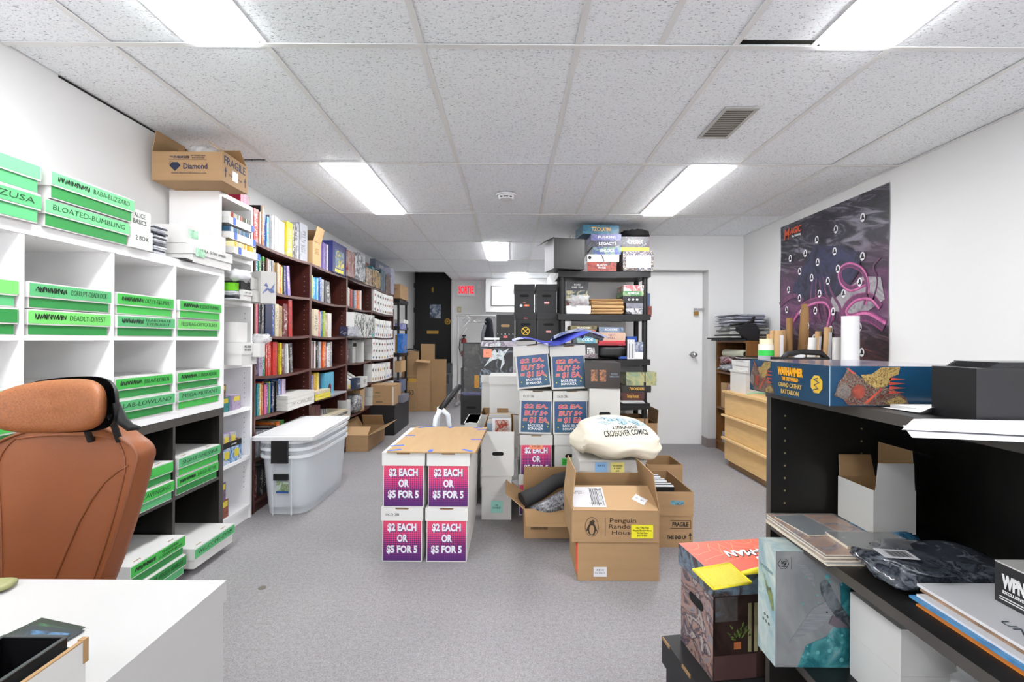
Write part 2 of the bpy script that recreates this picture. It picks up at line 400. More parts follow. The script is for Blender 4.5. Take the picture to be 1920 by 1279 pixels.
struct('gap_shade_strip', MB().box(LX, 2.05, CZ - .006, LX + .004, 2.95, CZ + .002), DARKVOID)  # added dark strip; its colour stands in for the shaded wall gap
# ---- ceiling: plenum, runners, tiles
ce = struct('ceiling', MB().box(LX - .1, BY, CZ + .09, RX + .1, 7.93, CZ + .12).box(-1.14, 7.93, CZ + .09, PX, FW, CZ + .12), mat('dark_plenum', '#26241f', .9))
struct('ceiling_stairwell', MB().box(LX, 7.9, 2.95, -1.1, 9.6, 3.0), WHITEP)
XS = [-2.189, -1.579, -.969, -.359, .2506, .860, 1.47, 2.08, 2.69]
YS = [BY] + [1.826 + 1.2192 * k for k in range(-5, 6)] + [FW]
YS = sorted(set([round(y, 4) for y in YS if BY <= y <= FW])); YS[-2] = 7.94
LIGHTS = [(-1.265, -.969, .6068), (1.165, 1.47, .6068), (-1.265, -.969, 3.0452), (1.165, 1.47, 3.0452), (-.359, -.055, 5.4836), (-.055, .2506, 7.94),
          (-1.265, -.969, -1.8316), (1.165, 1.47, -1.8316), (-1.265, -.969, -4.27), (1.165, 1.47, -4.27)]  # panels behind the camera are unseen; rearmost row added for more even light
tcache = {}
def tile(x0, x1, y0, y1):
    g = .004; w, d = round(x1 - x0 - 2 * g, 3), round(y1 - y0 - 2 * g, 3)
    if (w, d) not in tcache:
        tcache[(w, d)] = MB().box(-w / 2, -d / 2, 0, w / 2, d / 2, .014).mesh('tile', TILE)
    link('tile', tcache[(w, d)], ce, ((x0 + x1) / 2, (y0 + y1) / 2, CZ + rnd.choice((.002, .003, .005)) + .001))
for j in range(len(YS) - 1):
    y0, y1 = YS[j], YS[j + 1]
    for i in range(len(XS) - 1):
        x0, x1 = max(XS[i], LX), min(XS[i + 1], RX)
        if y0 > 5.0 and x0 >= PX - .05: continue
        if y0 > 3.9 and x0 >= PX - .05: y1b = min(y1, DW)
        else: y1b = y1
        if y0 >= 7.9 and x1 < -1.2: continue
        if y0 >= 7.9 and x0 < -1.15: x0 = -1.14
        if y0 > 5.0: x1 = min(x1, PX)
        lt = [L for L in LIGHTS if abs(L[2] - y0) < .02 and x0 - .01 <= L[0] and L[1] <= x1 + .01]
        segs = [(x0, x1)]
        if lt:
            a, b = lt[0][0], lt[0][1]; segs = [s for s in ((x0, a), (b, x1)) if s[1] - s[0] > .05]
        elif i == 4 and abs(y0 - .6068) < .02 or i == 4 and abs(y0 - 3.0452) < .02: segs = [(x0, .572), (.572, x1)]
        for a, b in segs:
            tile(a, b, y0, y1b - (.042 if (i == 5 and abs(y0 - .6068) < .02 and lt == [] and False) else 0) if not (abs(a - .86) < .02 and abs(y0 - .6068) < .02 or a < -1.9 and abs(y0 - 1.826) < .02) else y1b - .034)
        if lt or len(segs) == 2:
            xx = .572 if not lt else (lt[0][0] if lt[0][0] - x0 > .05 else lt[0][1])
            struct('runner', MB().box(xx - .012, y0, CZ, xx + .012, y1b, CZ + .0025), CEILGRID, ce)
for i, x in enumerate(XS[1:-1]):
    y1 = FW if x < PX else DW
    if x < -1.2: y1 = 7.94
    struct('runner', MB().box(x - .0125, BY, CZ - .001, x + .0125, y1, CZ + .0015), CEILGRID, ce)
for j, y in enumerate(YS[1:-1]):
    x1 = RX if y < DW else PX; x0 = LX if y < 7.9 else -1.16
    struct('runner', MB().box(LX if y < 7.95 else x0, y - .0125, CZ - .002, x1, y + .0125, CZ + .001), CEILGRID, ce)
struct('runner', MB().box(-1.16, 7.94, CZ - .002, -1.135, FW, CZ + .03), CEILGRID, ce)
struct('runner', MB().box(PX, DW - .02, CZ - .002, RX, DW, CZ + .001).box(RX - .018, BY, CZ - .003, RX, DW, CZ).box(PX - .018, DW, CZ - .003, PX, FW, CZ).box(-1.14, FW - .02, CZ - .003, PX, FW, CZ), CEILGRID, ce)
names = ['above the green-taped boxes', 'above the black shelf desk', 'over the tote stack side of the room', 'over the door side of the room', 'middle of the room in front of the soffit', 'small far one above the white soffit', 'behind the chair', 'behind the desk', 'added unseen by the back wall, shelf side', 'added unseen by the back wall, desk side']
for k, (a, b, y0) in enumerate(LIGHTS):
    y1 = YS[YS.index(min(YS, key=lambda q: abs(q - y0))) + 1]
    t = thing('ceiling_light', 'bright white LED ceiling panel, ' + names[k], 'ceiling light', ((a + b) / 2, (y0 + y1) / 2, CZ), 0, 'LED ceiling panels')
    w, d = (b - a) / 2 - .012, (y1 - y0) / 2 - .014
    part(t, 'frame', MB().box(-w, -d, -.001, w, -d + .01, .012).box(-w, d - .01, -.001, w, d, .012).box(-w, -d, -.001, -w + .008, d, .012).box(w - .008, -d, -.001, w, d, .012), WPLAS)
    part(t, 'diffuser', MB().box(-w + .008, -d + .01, -.014, w - .008, d - .01, .01), LED)
# vent and smoke detector
x0, y0 = ZP(1362, 232, CZ)
t = thing('ceiling_vent', 'grey slatted air vent set in a ceiling tile', 'air vent', (x0 + .0, y0, CZ - .001))
part(t, 'frame', MB().box(-.085, -.175, -.004, .085, -.155, .0).box(-.085, .155, -.004, .085, .175, 0).box(-.085, -.155, -.004, -.068, .155, 0).box(.068, -.155, -.004, .085, .155, 0), mat('vent_paint', '#b9b8b4', .4))
part(t, 'backing', MB().box(-.068, -.155, -.0012, .068, .155, -.0004), mat('vent_dark', '#3d3a36', .8))
for k in range(15): part(t, 'slat', MB().box(-.068, -.152 + k * .0207, -.0035, .068, -.144 + k * .0207, -.0015, M=None), mat('vent_slat_paint', '#9a958c', .4))
x0, y0 = ZP(949, 369, CZ - .02)
t = thing('smoke_detector', 'round white smoke detector on the ceiling', 'smoke detector', (x0, y0, CZ - .002))
part(t, 'base', MB().cyl((0, 0, -.002), (0, 0, -.012), .078, n=32), WPLAS)
part(t, 'body', MB().cyl((0, 0, -.012), (0, 0, -.042), .066, .055, n=32), WPLAS)
part(t, 'sensor_slot', MB().box(-.018, -.0665, -.034, .018, -.055, -.028).box(-.045, -.06, -.034, -.028, -.045, -.028).box(.028, -.06, -.034, .045, -.045, -.028), BLACKP)
# soffit with access panel, exit sign, switch, extinguisher
struct('wall_soffit', MB().box(-.497, 8.7, 1.68, PX, FW, CZ - .004), WHITEP)
x, z = W(922, 537, 8.7); x2, z2 = W(1001, 573, 8.7)
t = struct('panel_shade_rim', MB().box(x - .01, 8.69, z2 - .01, x2 + .2, 8.7, z + .01), mat('panel_shadow_edge', '#6b6b6b', .6)); struct('panel', MB().box(x, 8.68, z2, x2 + .2, 8.692, z), WHITEP, t)  # grey rim stands in for the shadow line round the access panel
cx, w, z, h = FB(859, 889, 536, 553, FW - .03)
t = thing('exit_sign', 'white exit sign with red SORTIE letters on the far wall', 'exit sign', (cx, FW - .05, z))
part(t, 'housing', MB().box(-w / 2 - .02, 0, -.02, w / 2 + .02, .05, h + .02), WPLAS)
RED = emit('red_sign_light', '#f01030', .7)
text(t, 'SORTIE', w * .95, h * .8, (0, -.004, h / 2), 'front', RED, bold=.035)
cx, w, z, h = FB(894, 902, 533, 541, FW - .02); block('wall_sensor', 'small white sensor on the far wall beside the exit sign', 'sensor', (cx, FW - .035, z), w, .035, h, WPLAS)
cx, w, z, h = FB(857, 865, 575, 586, FW - .01)
t = block('light_switch', 'beige light switch plate beside the black door', 'light switch', (cx, FW - .008, z), w, .008, h, mat('beige_plate', '#b9b193', .5)); part(t, 'rocker', MB().box(-.012, -.004, h * .3, .012, 0, h * .7), mat('beige_rocker', '#cfc8ae', .5))
cx, w, z, h = FB(866, 874, 628, 668, FW - .05)
t = thing('fire_extinguisher', 'red fire extinguisher hanging on the far wall', 'fire extinguisher', (cx, FW - .07, z))
part(t, 'cylinder', MB().cyl((0, 0, 0), (0, 0, h * .75), .05, n=20).blob((0, 0, h * .75), (.05, .05, .04)), mat('extinguisher_red', '#8c1f1a', .3))
part(t, 'label_sheet', MB().cyl((0, 0, h * .25), (0, 0, h * .6), .0512, n=20, cap=False), PAPER)
part(t, 'valve', MB().cyl((0, 0, h * .8), (0, 0, h), .016).box(-.05, -.01, h * .93, .04, .01, h), BLACKP)
part(t, 'hose', MB().tube([(.02, -.03, h * .85), (-.07, -.04, h * .8), (-.09, -.03, h * .4), (-.06, -.03, h * .1)], .008), BLACKP)
# ================================================================ LEFT SIDE: cube units, bookcases
R90 = PI / 2
def cube_unit(name, label, z0, mt, edge, XF=-1.62, ye=2.625, n=4, pitch=.3506, H=.77):
    """open cube shelving: origin front-bottom-centre of the face; faces +X"""
    Wd = n * pitch + .06; D = .372; x1 = Wd / 2
    t = thing(name, label, 'shelving unit', (XF, ye - x1, z0), R90)
    part(t, 'top_board', MB().box(-x1, 0, H - .038, x1, D, H, [1, 0, 0, 0, 0, 0]), [mt, edge])
    part(t, 'bottom_board', MB().box(-x1, 0, 0, x1, D, .038, [1, 0, 0, 0, 0, 0]), [mt, edge])
    for sx in (-1, 1): part(t, 'side_panel', MB().box(min(sx * x1, sx * (x1 - .038)), 0, .038, max(sx * x1, sx * (x1 - .038)), D, H - .038, [1, 0, 0, 0, 0, 0]), [mt, edge])
    part(t, 'shelf', MB().box(-x1 + .038, .001, H / 2 - .008, x1 - .038, D - .005, H / 2 + .008, [1, 0, 0, 0, 0, 0]), [mt, edge])
    iw = (Wd - .076 - (n - 1) * .016) / n
    for k in range(1, n):
        xx = -x1 + .038 + k * iw + (k - 1) * .016
        for za, zb in ((.038, H / 2 - .008), (H / 2 + .008, H - .038)):
            part(t, 'divider', MB().box(xx, .002, za, xx + .016, D - .005, zb, [1, 0, 0, 0, 0, 0]), [mt, edge])
    part(t, 'back_panel', MB().box(-x1 + .01, D - .004, .01, x1 - .01, D, H - .01), mt)
    cs = []
    for k in range(n): a = -x1 + .038 + k * (iw + .016); cs.append((ye - x1 + a + iw / 2, iw))
    return cs[::-1]     # world Y centre and width, far to near
cells = cube_unit('cube_shelf', 'white cube shelving unit stacked on the black one, holding green-taped boxes', .772, WLAM, WLAM)
cube_unit('cube_shelf', 'black cube shelving unit on the floor beneath the white one', 0, BLAM, BLAMED)
HANDINK = mat('marker_ink', '#1d3a24', .7)
def tapebox(label, words, y, z, w, XF=-1.618, crossed=False, g=0, g2=1, h=.092, d=.345, two=None, group='green-taped flat card boxes', scr2=False, body_tape=True):
    t = thing('card_box', label, 'storage box', (XF, y, z), R90, group)
    x = w / 2
    part(t, 'body', MB().box(-x + .006, .006, 0, x - .006, d - .006, h - .052), WBOX)
    dz = rnd.uniform(-.001, .001)
    part(t, 'lid', MB().box(-x, 0, h - .055, x, d, h - .002 + dz), WBOX)
    for sx in (-.3, .3): part(t, 'slot', MB().box(sx * w - .018, .02, h - .0018 + dz, sx * w + .018, .026, h - .0012 + dz), CARDIN)
    if body_tape: part(t, 'body_tape', MB().box(-x + .007, .0045, .004, x - .008, .006, h - .055), GREENS[g2])
    part(t, 'lid_tape', MB().box(-x + .002, -.0012, h - .05, x - .003 + rnd.uniform(0, .01), 0, h - .007).box(x, -.001, h - .05, x + .001, .03, h - .01), GREENS[g], 'green tape strip marked in black')
    tw = w * .86; lx = -x + w * .07
    if crossed:
        scribble(t, lx, lx + tw * .42, h - .026, .022, -.002); lx += tw * .45; tw *= .55
    text(t, words, tw if len(words) > 10 else tw * .6, .012 if '\n' in words else .02, (lx + tw / 2 if len(words) > 10 else lx + tw * .3, -.0022, h - .028), 'front', HANDINK, italic=.1, bold=-.014)
    return t
def cellboxes(ci, row, specs, dz=0, XF=-1.618, w=None):
    y, iw = cells[ci]; base = {'wt': .772 + .393, 'wb': .772 + .0385, 'bt': .3935, 'bb': .0385}[row]
    for k, (words, crossed, g, g2, lab) in enumerate(specs):   # bottom first
        tapebox(lab, words, y + rnd.uniform(-.003, .003), base + k * .0925, (w or iw - .016), XF + rnd.uniform(-.004, .01), crossed, g, g2)
wu = 'white unit'
cellboxes(0, 'wt', [('FLESHBAG-GEISTCATCHER', 0, 4, 2, 'flat box taped green marked FLESHBAG, top row of white unit by the bookcase'), ('ESSENCE-FLAMING', 1, 0, 0, 'flat box with crossed-out tape ending in FLAMING, topmost in the white unit by the bookcase')])
cellboxes(1, 'wt', [('ELABORATE\nEYEBLIGHT', 1, 1, 2, 'flat white box with mint tape marked ELABORATE EYEBLIGHT'), ('DIZZY-EKUNDU', 1, 0, 0, 'flat white box with green tape marked DIZZY-EKUNDU after crossed-out words')])
cellboxes(2, 'wt', [('DEADLY-DIVEST', 1, 4, 2, 'flat white box with lime tape marked DEADLY-DIVEST'), ('CORRUPT-DEADLOCK', 1, 1, 2, 'flat white box with mint tape marked CORRUPT-DEADLOCK')])
cellboxes(3, 'wt', [('CORROSIVE', 0, 2, 2, 'flat white box with deep green tape ending in ROSIVE'), ('CONQUERING', 0, 4, 1, 'flat white box with lime tape ending in ERING and a torn white spot')])
cellboxes(0, 'wb', [('MEGA-MUTANT', 0, 1, 0, 'flat white box with pale tape marked MEGA-MUTANT'), ('X LONDON-MEDICINE', 1, 0, 2, 'flat white box with green tape marked with an X between words')])
cellboxes(1, 'wb', [('LAB-LOWLAND', 0, 1, 2, 'flat white box with mint tape marked LAB-LOWLAND'), ('JUBILANT-KYTHEON', 1, 0, 2, 'flat white box with green tape marked JUBILANT-KYTHEON')])
cellboxes(2, 'wb', [('HOMEWARD', 0, 1, 0, 'flat white box below the ILLUSIONIST one behind the headrest'), ('ILLUSIONIST', 1, 1, 1, 'flat white box with mint tape marked ILLUSIONIST behind the headrest')])
cellboxes(3, 'wb', [('GENESIS', 0, 0, 2, 'flat green-taped box at the picture edge, lower of two beside the headrest'), ('EMBALM', 0, 0, 0, 'flat green-taped box ending in E and M beside the headrest')])
cellboxes(0, 'bt', [('SHIELD-SLITHE', 1, 0, 2, 'flat white box marked SHIELD-SLITHE in the black unit'), ('SIGHT-SHESSRA', 0, 1, 0, 'flat white box marked SIGHT-SHESSRA in the black unit')])
cellboxes(1, 'bt', [('ROAD-SCAVENGING', 0, 0, 1, 'flat white box marked ROAD-SCAVENGING in the black unit'), ('POWER-RUE', 0, 0, 2, 'flat white box marked POWER-RUE in the black unit')])
cellboxes(1, 'bb', [('VENSER-VEXILLUS', 1, 2, 1, 'flat box marked VENSER on the bottom row beside the chair'), ('TRANSPHERE\n-U-XENANTHROPE', 1, 0, 2, 'flat box marked TRANSPHERE pulled out of the bottom row beside the chair')], XF=-1.555)
y, iw = cells[0]; tapebox('long flat white box marked WELCOME-ZYYM sticking out of the black unit bottom row', 'WELCOME-ZYYM', y, .0385, iw - .012, -1.53, False, 1, 1, h=.1, body_tape=False)
# on top of the white unit
TZ = 1.5425
for k, (wd, cr, g, lab) in enumerate((('BLOATED-BUMBLING', 0, 3, 'flat box marked BLOATED-BUMBLING on top of the white unit'), ('BABA-BLIZZARD', 1, 3, 'flat box marked BABA-BLIZZARD, topmost on the white unit'))):
    tapebox(lab, wd, 1.772 + .008 * k, TZ + k * .0985, .352, -1.60 + .012 * k, cr, g, 2, h=.098)
for k, (wd, lab) in enumerate((('ANGIE-AZUSA', 'flat box ending in AZUSA on top of the white unit'), ('ANNEX', 'flat box ending in NNEX, at the picture edge on top of the white unit'))):
    tapebox(lab, wd, 1.41, TZ + k * .1, .335, -1.595, False, 3 if k else 1, 1, h=.099)
# small labelled boxes, stacks of sleeved cards
for k, (s, lab) in enumerate((('2 BOX', 'small white box end behind the card stacks, lower of two'), ('ALICE\nBASICS', 'small white box end marked BASICS behind the card stacks'))):
    t = block('card_box', lab, 'storage box', (-1.60 - .01 * k, 2.015, TZ + .085 * k), .12, .25, .082, WBOX, R90); text(t, s, .07, .02, (0, -.001, .045), 'front', INKG)
    part(t, 'rim', MB().box(-.06, .01, .082, .06, .25, .0835), CARDIN)
block('brown_box', 'small brown box tucked behind the sleeved card stacks', 'storage box', (-1.76, 2.16, TZ + .08), .14, .15, .09, CARD, R90)
def cardstack(name, label, loc, w, d, h, rz, n, cat='card stack', mts=None, group=None, j=.006):
    t = thing(name, label, cat, loc, rz, group); dz = h / n
    mts = mts or [mat('sleeve_edge_grey', '#9a9ca3', .3, var=.4, scale=20), mat('sleeve_edge_light', '#d0d2d6', .3, var=.2, scale=20), mat('sleeve_edge_dark', '#4a4c55', .3, var=.3, scale=20)]
    mb = MB()
    for k in range(n):
        a, b = rnd.uniform(-j, j), rnd.uniform(-j, j)
        M = Matrix.Translation((a, d / 2 + b, k * dz)) @ Matrix.Rotation(rnd.uniform(-.06, .06) * j / .006, 4, 'Z')
        mb.box(-w / 2, -d / 2, 0, w / 2, d / 2, dz * .86, rnd.choice((0, 1, 1, 2)) if len(mts) > 2 else 0, M)
    o = part(t, 'sheets', mb, mts); o['kind'] = 'stuff'; return t
cardstack('sleeved_card_stack', 'tall stack of grey sleeved cards beside the BASICS box', (-1.69, 2.12, TZ), .07, .1, .155, R90, 18)
cardstack('sleeved_card_stack', 'second stack of grey sleeved cards touching the plain white boxes', (-1.67, 2.215, TZ), .075, .1, .15, R90, 18)
block('sleeved_card', 'single dark sleeve lying flat in front of the plain white boxes', 'card', (-1.60, 2.32, TZ), .09, .06, .008, BLACKB, R90 + .2)
def whitebox(label, loc, w, d, h, rz=R90, lid=.05, m=None, txt=None, over=.005, group=None, stain=False):
    t = thing('white_box', label, 'storage box', loc, rz, group); m = m or WBOX; x = w / 2
    part(t, 'body', MB().box(-x + over, over, 0, x - over, d - over, h - lid + .002), m)
    part(t, 'lid', MB().box(-x, 0, h - lid, x, d, h), m)
    if txt: text(t, txt, w * .6, min(.014, lid * .3), (0, -.001, h - lid / 2), 'front', INKG)
    if stain: plate(t, 'green_smear', -x + .02, h * .35, -x + .09, h * .8, -.0005, mat('smeared_green', '#9fd0ae', .7, var=.4, scale=40), .0006)
    return t
whitebox('plain white box with a lid, lower of two next to the narrow bookcase', (-1.598, 2.50, TZ), .33, .36, .093, txt='KALA  EXTRA  SPARES', stain=True)
whitebox('plain white box with green smudge, upper of two next to the narrow bookcase', (-1.635, 2.497, TZ + .0935), .325, .33, .095, lid=.093, stain=True)

# ---- white narrow bookcase
BZ = [.09, .406, .72, 1.0, 1.385, 1.655]
def pins(parent, pts, m, r=.0035):
    mb = MB()
    for (p, q) in pts: mb.cyl(p, q, r, n=6)
    o = part(parent, 'shelf_pin_holes', mb, m); o['kind'] = 'stuff'
t = thing('white_bookcase', 'tall narrow white bookcase with a cardboard box on top', 'bookcase', (-1.69, 2.865, 0), R90)
w, d, h = .35, .29, 2.01
for sx in (-1, 1): part(t, 'side_panel', MB().box(min(sx * w / 2, sx * (w / 2 - .02)), 0, 0, max(sx * w / 2, sx * (w / 2 - .02)), d, h), WLAM)
part(t, 'top_board', MB().box(-w / 2 + .02, 0, h - .025, w / 2 - .02, d, h), WLAM)
part(t, 'back_panel', MB().box(-w / 2 + .02, d - .005, 0, w / 2 - .02, d, h - .025), WLAM)
part(t, 'plinth', MB().box(-w / 2 + .02, .01, 0, w / 2 - .02, .03, .07), WLAM)
for z in BZ: part(t, 'shelf', MB().box(-w / 2 + .02, 0, z - .022, w / 2 - .02, d - .005, z), WLAM)
pins(t, [((w / 2 - .0195, .04 + .0, zz), (w / 2 - .0205, .04, zz)) for zz in [.2 + .032 * k for k in range(52) if min(abs(.2 + .032 * k - q) for q in BZ) > .05]], mat('pin_hole_grey', '#9a9a9a', .6))
# open branded carton on top, mirrored orientation: front faces the camera
t = carton('open_carton', 'open brown carton marked FRAGILE on top of the narrow white bookcase', (-1.76, 2.52, 2.012), .38, .24, .155, 0, CARD, {'l': (.12, 82), 'b': (.1, 50), 'r': (.1, 35)})
mk = NAVYINK
text(t, 'nexus', .085, .02, (-.03, -.001, .128), 'front', mk, bold=.02); text(t, 'THE', .02, .008, (-.085, -.001, .128), 'front', mk)
text(t, 'OF COMICS AND\nPOP-CULTURE', .08, .008, (.06, -.001, .128), 'front', mk); plate(t, 'rule', -.1, .112, .105, .1135, 0, mk, .001)
text(t, 'Diamond', .13, .03, (.045, -.001, .075), 'front', mk, bold=.02); text(t, 'www.diamondcomics.com', .19, .009, (.01, -.001, .04), 'front', mk)
part(t, 'diamond_emblem', MB().prism([(-.095, -.001, .08), (-.08, -.001, .098), (-.05, -.001, .098), (-.035, -.001, .08), (-.065, -.001, .05)], (0, -.0005, 0)).prism([(-.1, -.001, .085), (-.085, -.001, .103), (-.09, -.001, .1)], (0, -.0005, 0)), mk)
text(t, 'FRAGILE', .2, .045, (.191, .115, .12), 'right', mk, bold=.01); text(t, 'THIS END UP', .12, .012, (.191, .12, .05), 'right', mk)
for yy in (.03, .215): part(t, 'arrow', MB().prism([(.19, yy - .01, .06), (.19, yy + .01, .06), (.19, yy, .085)], (.001, 0, 0)).box(.19, yy - .003, .03, .191, yy + .003, .062), mk)
plate(t, 'sticker', .09, .03, .14, .085, .1912, PAPER, .0008, face='right')
whole('bubble_wrap', 'crumpled clear bubble wrap sticking out of the FRAGILE carton', 'packaging', MB().blob((0, 0, 0), (.12, .08, .07), 24, 14, 1, .5, 0, 3), BUBBLE, (-1.74, 2.64, 2.16))
for k, c in enumerate(('#c22f5b', '#e0507c', '#7d2348')):
    block('small_box', ('small crimson', 'small pink', 'small plum')[k] + ' box on top of the narrow white bookcase', 'small box', (-1.70, 2.93 + k * .032, 2.0105), .03, .1, .06, mat('box_pink%d' % k, c, .4), R90)
# card displays on the upper shelf
for k in range(3):
    z = 1.657 + [0, .09, .18][k]; xf = [-1.625, -1.655, -1.665][k]
    t = thing('card_tray', 'white card tray with blue tape corners, %s in the narrow bookcase' % ('lowest of three', 'middle of three', 'topmost of three')[k], 'card tray', (xf, 2.86 + .004 * k, z), R90, 'blue-taped card trays')
    ww = .27 - .01 * k
    part(t, 'body', MB().box(-ww / 2, 0, 0, ww / 2, .004, .042).box(-ww / 2, .004, 0, -ww / 2 + .004, .24, .042).box(ww / 2 - .004, .004, 0, ww / 2, .24, .042).box(-ww / 2, .004, 0, ww / 2, .24, .004), WBOX)
    for sx in (-.3, .47): plate(t, 'tape', sx * ww - .012, .004, sx * ww + .016, .044, -.0003, BLUETAPE)
    mb = MB(); cc = [['#c9c4b8', '#b24a2c', '#4a5a48', '#dddddd'], ['#4d7aa0', '#e6e6e6', '#6b6b70', '#2c5470'], ['#e9c83a', '#f0e6b0', '#c8c8c8', '#dcb21e']][2 - k if k != 1 else 1]
    for q in range(22): mb.box(-ww / 2 + .012 + q * (ww - .03) / 22, .01, .005, -ww / 2 + .014 + q * (ww - .03) / 22 + .003, .2, .075, rnd.randrange(4), Matrix.Rotation(.0, 4, 'Y'))
    o = part(t, 'cards', mb, [mat('card_edge_%d_%d' % (k, i), c, .5) for i, c in enumerate(cc)]); o['kind'] = 'stuff'
def YZ(px, py, X): Y = YX(px, X); return Y, W(px, py, Y)[1]
# cluttered shelf at 1.385
S = 1.3855
whitebox('small white box with two black pen marks on the cluttered white shelf', (-1.58, 2.79, S), .10, .2, .062, lid=.03, txt='MO  N')
cardstack('paper_stack', 'stack of grey envelopes on the cluttered white shelf', (-1.60, 2.715, S), .045, .1, .05, R90, 8)
block('black_case', 'flat black case on the small white box', 'case', (-1.59, 2.79, S + .0625), .11, .18, .05, BLACKP, R90)
block('green_carton', 'small lime green carton wedged beside the black case', 'small box', (-1.60, 2.712, S + .052), .035, .08, .045, mat('lime', '#6cc21a', .5), R90)
whole('crumpled_paper', 'crumpled white paper heap above the black case', 'paper', MB().blob((0, 0, 0), (.05, .07, .035), 14, 9, .7, .5, 0, 8), PAPER, (-1.61, 2.76, S + .145))
whitebox('white card box end with a dash mark, behind the paper heap', (-1.585, 2.875, S + .07), .085, .25, .075, lid=.07, m=WBOX2)
block('white_box_end', 'pale box end beside the winged-drawing box', 'storage box', (-1.57, 2.885, S), .075, .25, .068, WBOX2, R90)
t = block('sketch_box', 'tall white box with a blue and grey winged bird drawing', 'storage box', (-1.53, 2.93, S - .005), .095, .12, .2, WBOX2, .95)
part(t, 'drawing', MB().prism([(-.035, -.001, .07), (-.01, -.001, .1), (.01, -.001, .09), (.038, -.001, .13), (.03, -.001, .1), (.036, -.001, .07), (.015, -.001, .065), (-.005, -.001, .085), (-.038, -.001, .055)], (0, -.0006, 0)).prism([(-.03, -.001, .11), (-.015, -.001, .13), (0, -.001, .1)], (0, -.0006, 0)), art('wing_ink', ['#3c4254', '#6d7bb2', '#b9c1de'], 60), 'blue-grey ink drawing of a winged bird')
# shelf at 1.0: white boxes sticking out
S = 1.0005
whitebox('white box with pencilled lines on its lid, sticking out of the narrow bookcase', (-1.585, 2.80, S), .115, .3, .135, lid=.07, txt='MISC TOKENS\nNOT SORTED')
whitebox('plain white box, uppermost on the pile in the narrow bookcase', (-1.62, 2.80, S + .1355), .108, .3, .12, lid=.118)
whitebox('white box end pushed against the dark bookcase side', (-1.545, 2.89, S + .045), .06, .28, .085, lid=.084)
block('white_box_end', 'low white box under the pushed-in box end', 'storage box', (-1.6, 2.895, S), .06, .28, .044, WBOX, R90)
whole('crumpled_bag', 'crumpled clear bag tucked between the white boxes and red books', 'plastic bag', MB().blob((0, 0, 0), (.05, .05, .03), 12, 8, .7, .5, 0, 4), BUBBLE, (-1.57, 2.94, 1.158))
# sleeve boxes
def sleevebox(label, px0, px1, py0, py1, X, cols, d=.07, group=None):
    y0, y1 = YX(px0, X), YX(px1, X); zb = W((px0 + px1) / 2, py1, (y0 + y1) / 2)[1]; zt = W((px0 + px1) / 2, py0, (y0 + y1) / 2)[1]
    am = art('sleeve_art_' + cols[0][1:], cols, 40)
    t = game('sleeve_box', label, (X, (y0 + y1) / 2, zb), (y1 - y0) * .86, d, zt - zb, am, mat('sleeve_box_side', '#b9aacb', .4, var=.2, scale=20), rz=R90, lid=.999, cat='card sleeve box')
    hh = zt - zb; plate(t, 'yellow_band', -(y1 - y0) * .3, hh * .6, (y1 - y0) * .3, hh * .9, -.0006, mat('yellow_label', '#d9c63e', .4))
    return t
def onshelf(label, y, z, cols, w=.062, h=.085, x=-1.70, **k):
    t = game('sleeve_box', label, (x, y, z), w, .06, h, art('sleeve_art_' + cols[0][1:], cols, 40), mat('sleeve_box_side', '#b9aacb', .4, var=.2, scale=20), rz=R90, lid=.999, cat='card sleeve box')
    plate(t, 'yellow_band', -w * .35, h * .6, w * .35, h * .9, -.0006, mat('yellow_label', '#d9c63e', .4)); return t
onshelf('teal sleeve box with yellow band on the middle white shelf', 2.765, .7205, ['#1f6f7c', '#3aa0a0', '#133a4a'], .09, .09)
onshelf('lilac sleeve box with yellow band beside the teal one', 2.885, .7205, ['#8e7a9c', '#c8b8d4', '#6a5070'], .085, .09)
onshelf('brown sleeve box standing on the teal one', 2.745, .811, ['#6b4630', '#8f7a6c', '#3a2418'], .06, .075)
t = carton('display_tray', 'open blue display tray of sleeve boxes on the lower white shelf', (-1.695, 2.83, .4065), .2, .16, .13, R90, art('wave_art', ['#1d4f8c', '#5c93cf', '#dfe9f5', '#1a2c55'], 22), {})
part(t, 'rim', MB().box(-.1, -.0008, .095, .1, 0, .13), BLACKP); text(t, 'arcane', .05, .012, (.02, -.0015, .112), 'front', WINK)
for k in (-.05, .045): plate(t, 'yellow_badge', k - .022, .03, k + .022, .075, -.0005, mat('yellow_label', '#d9c63e', .4))
onshelf('silver sleeve box standing in the display tray near the front', 2.80, .4125, ['#8a8a8a', '#d8d8d0', '#55504a'], .055, .17, x=-1.71)
onshelf('second silver sleeve box in the display tray', 2.868, .4125, ['#77777a', '#cfcfc4', '#44423f'], .055, .17, x=-1.71)
onshelf('reddish sleeve box behind the display tray', 2.715, .4065, ['#7a3b30', '#c9a890', '#3c1c18'], .05, .24)
onshelf('maroon sleeve box on the bottom white shelf, lower one', 2.77, .0905, ['#6a2f2a', '#a9644f', '#37201a'], .075, .11)
onshelf('purple sleeve box on the bottom white shelf, upper one', 2.75, .201, ['#4a2f55', '#7f6390', '#261a33'], .06, .105)

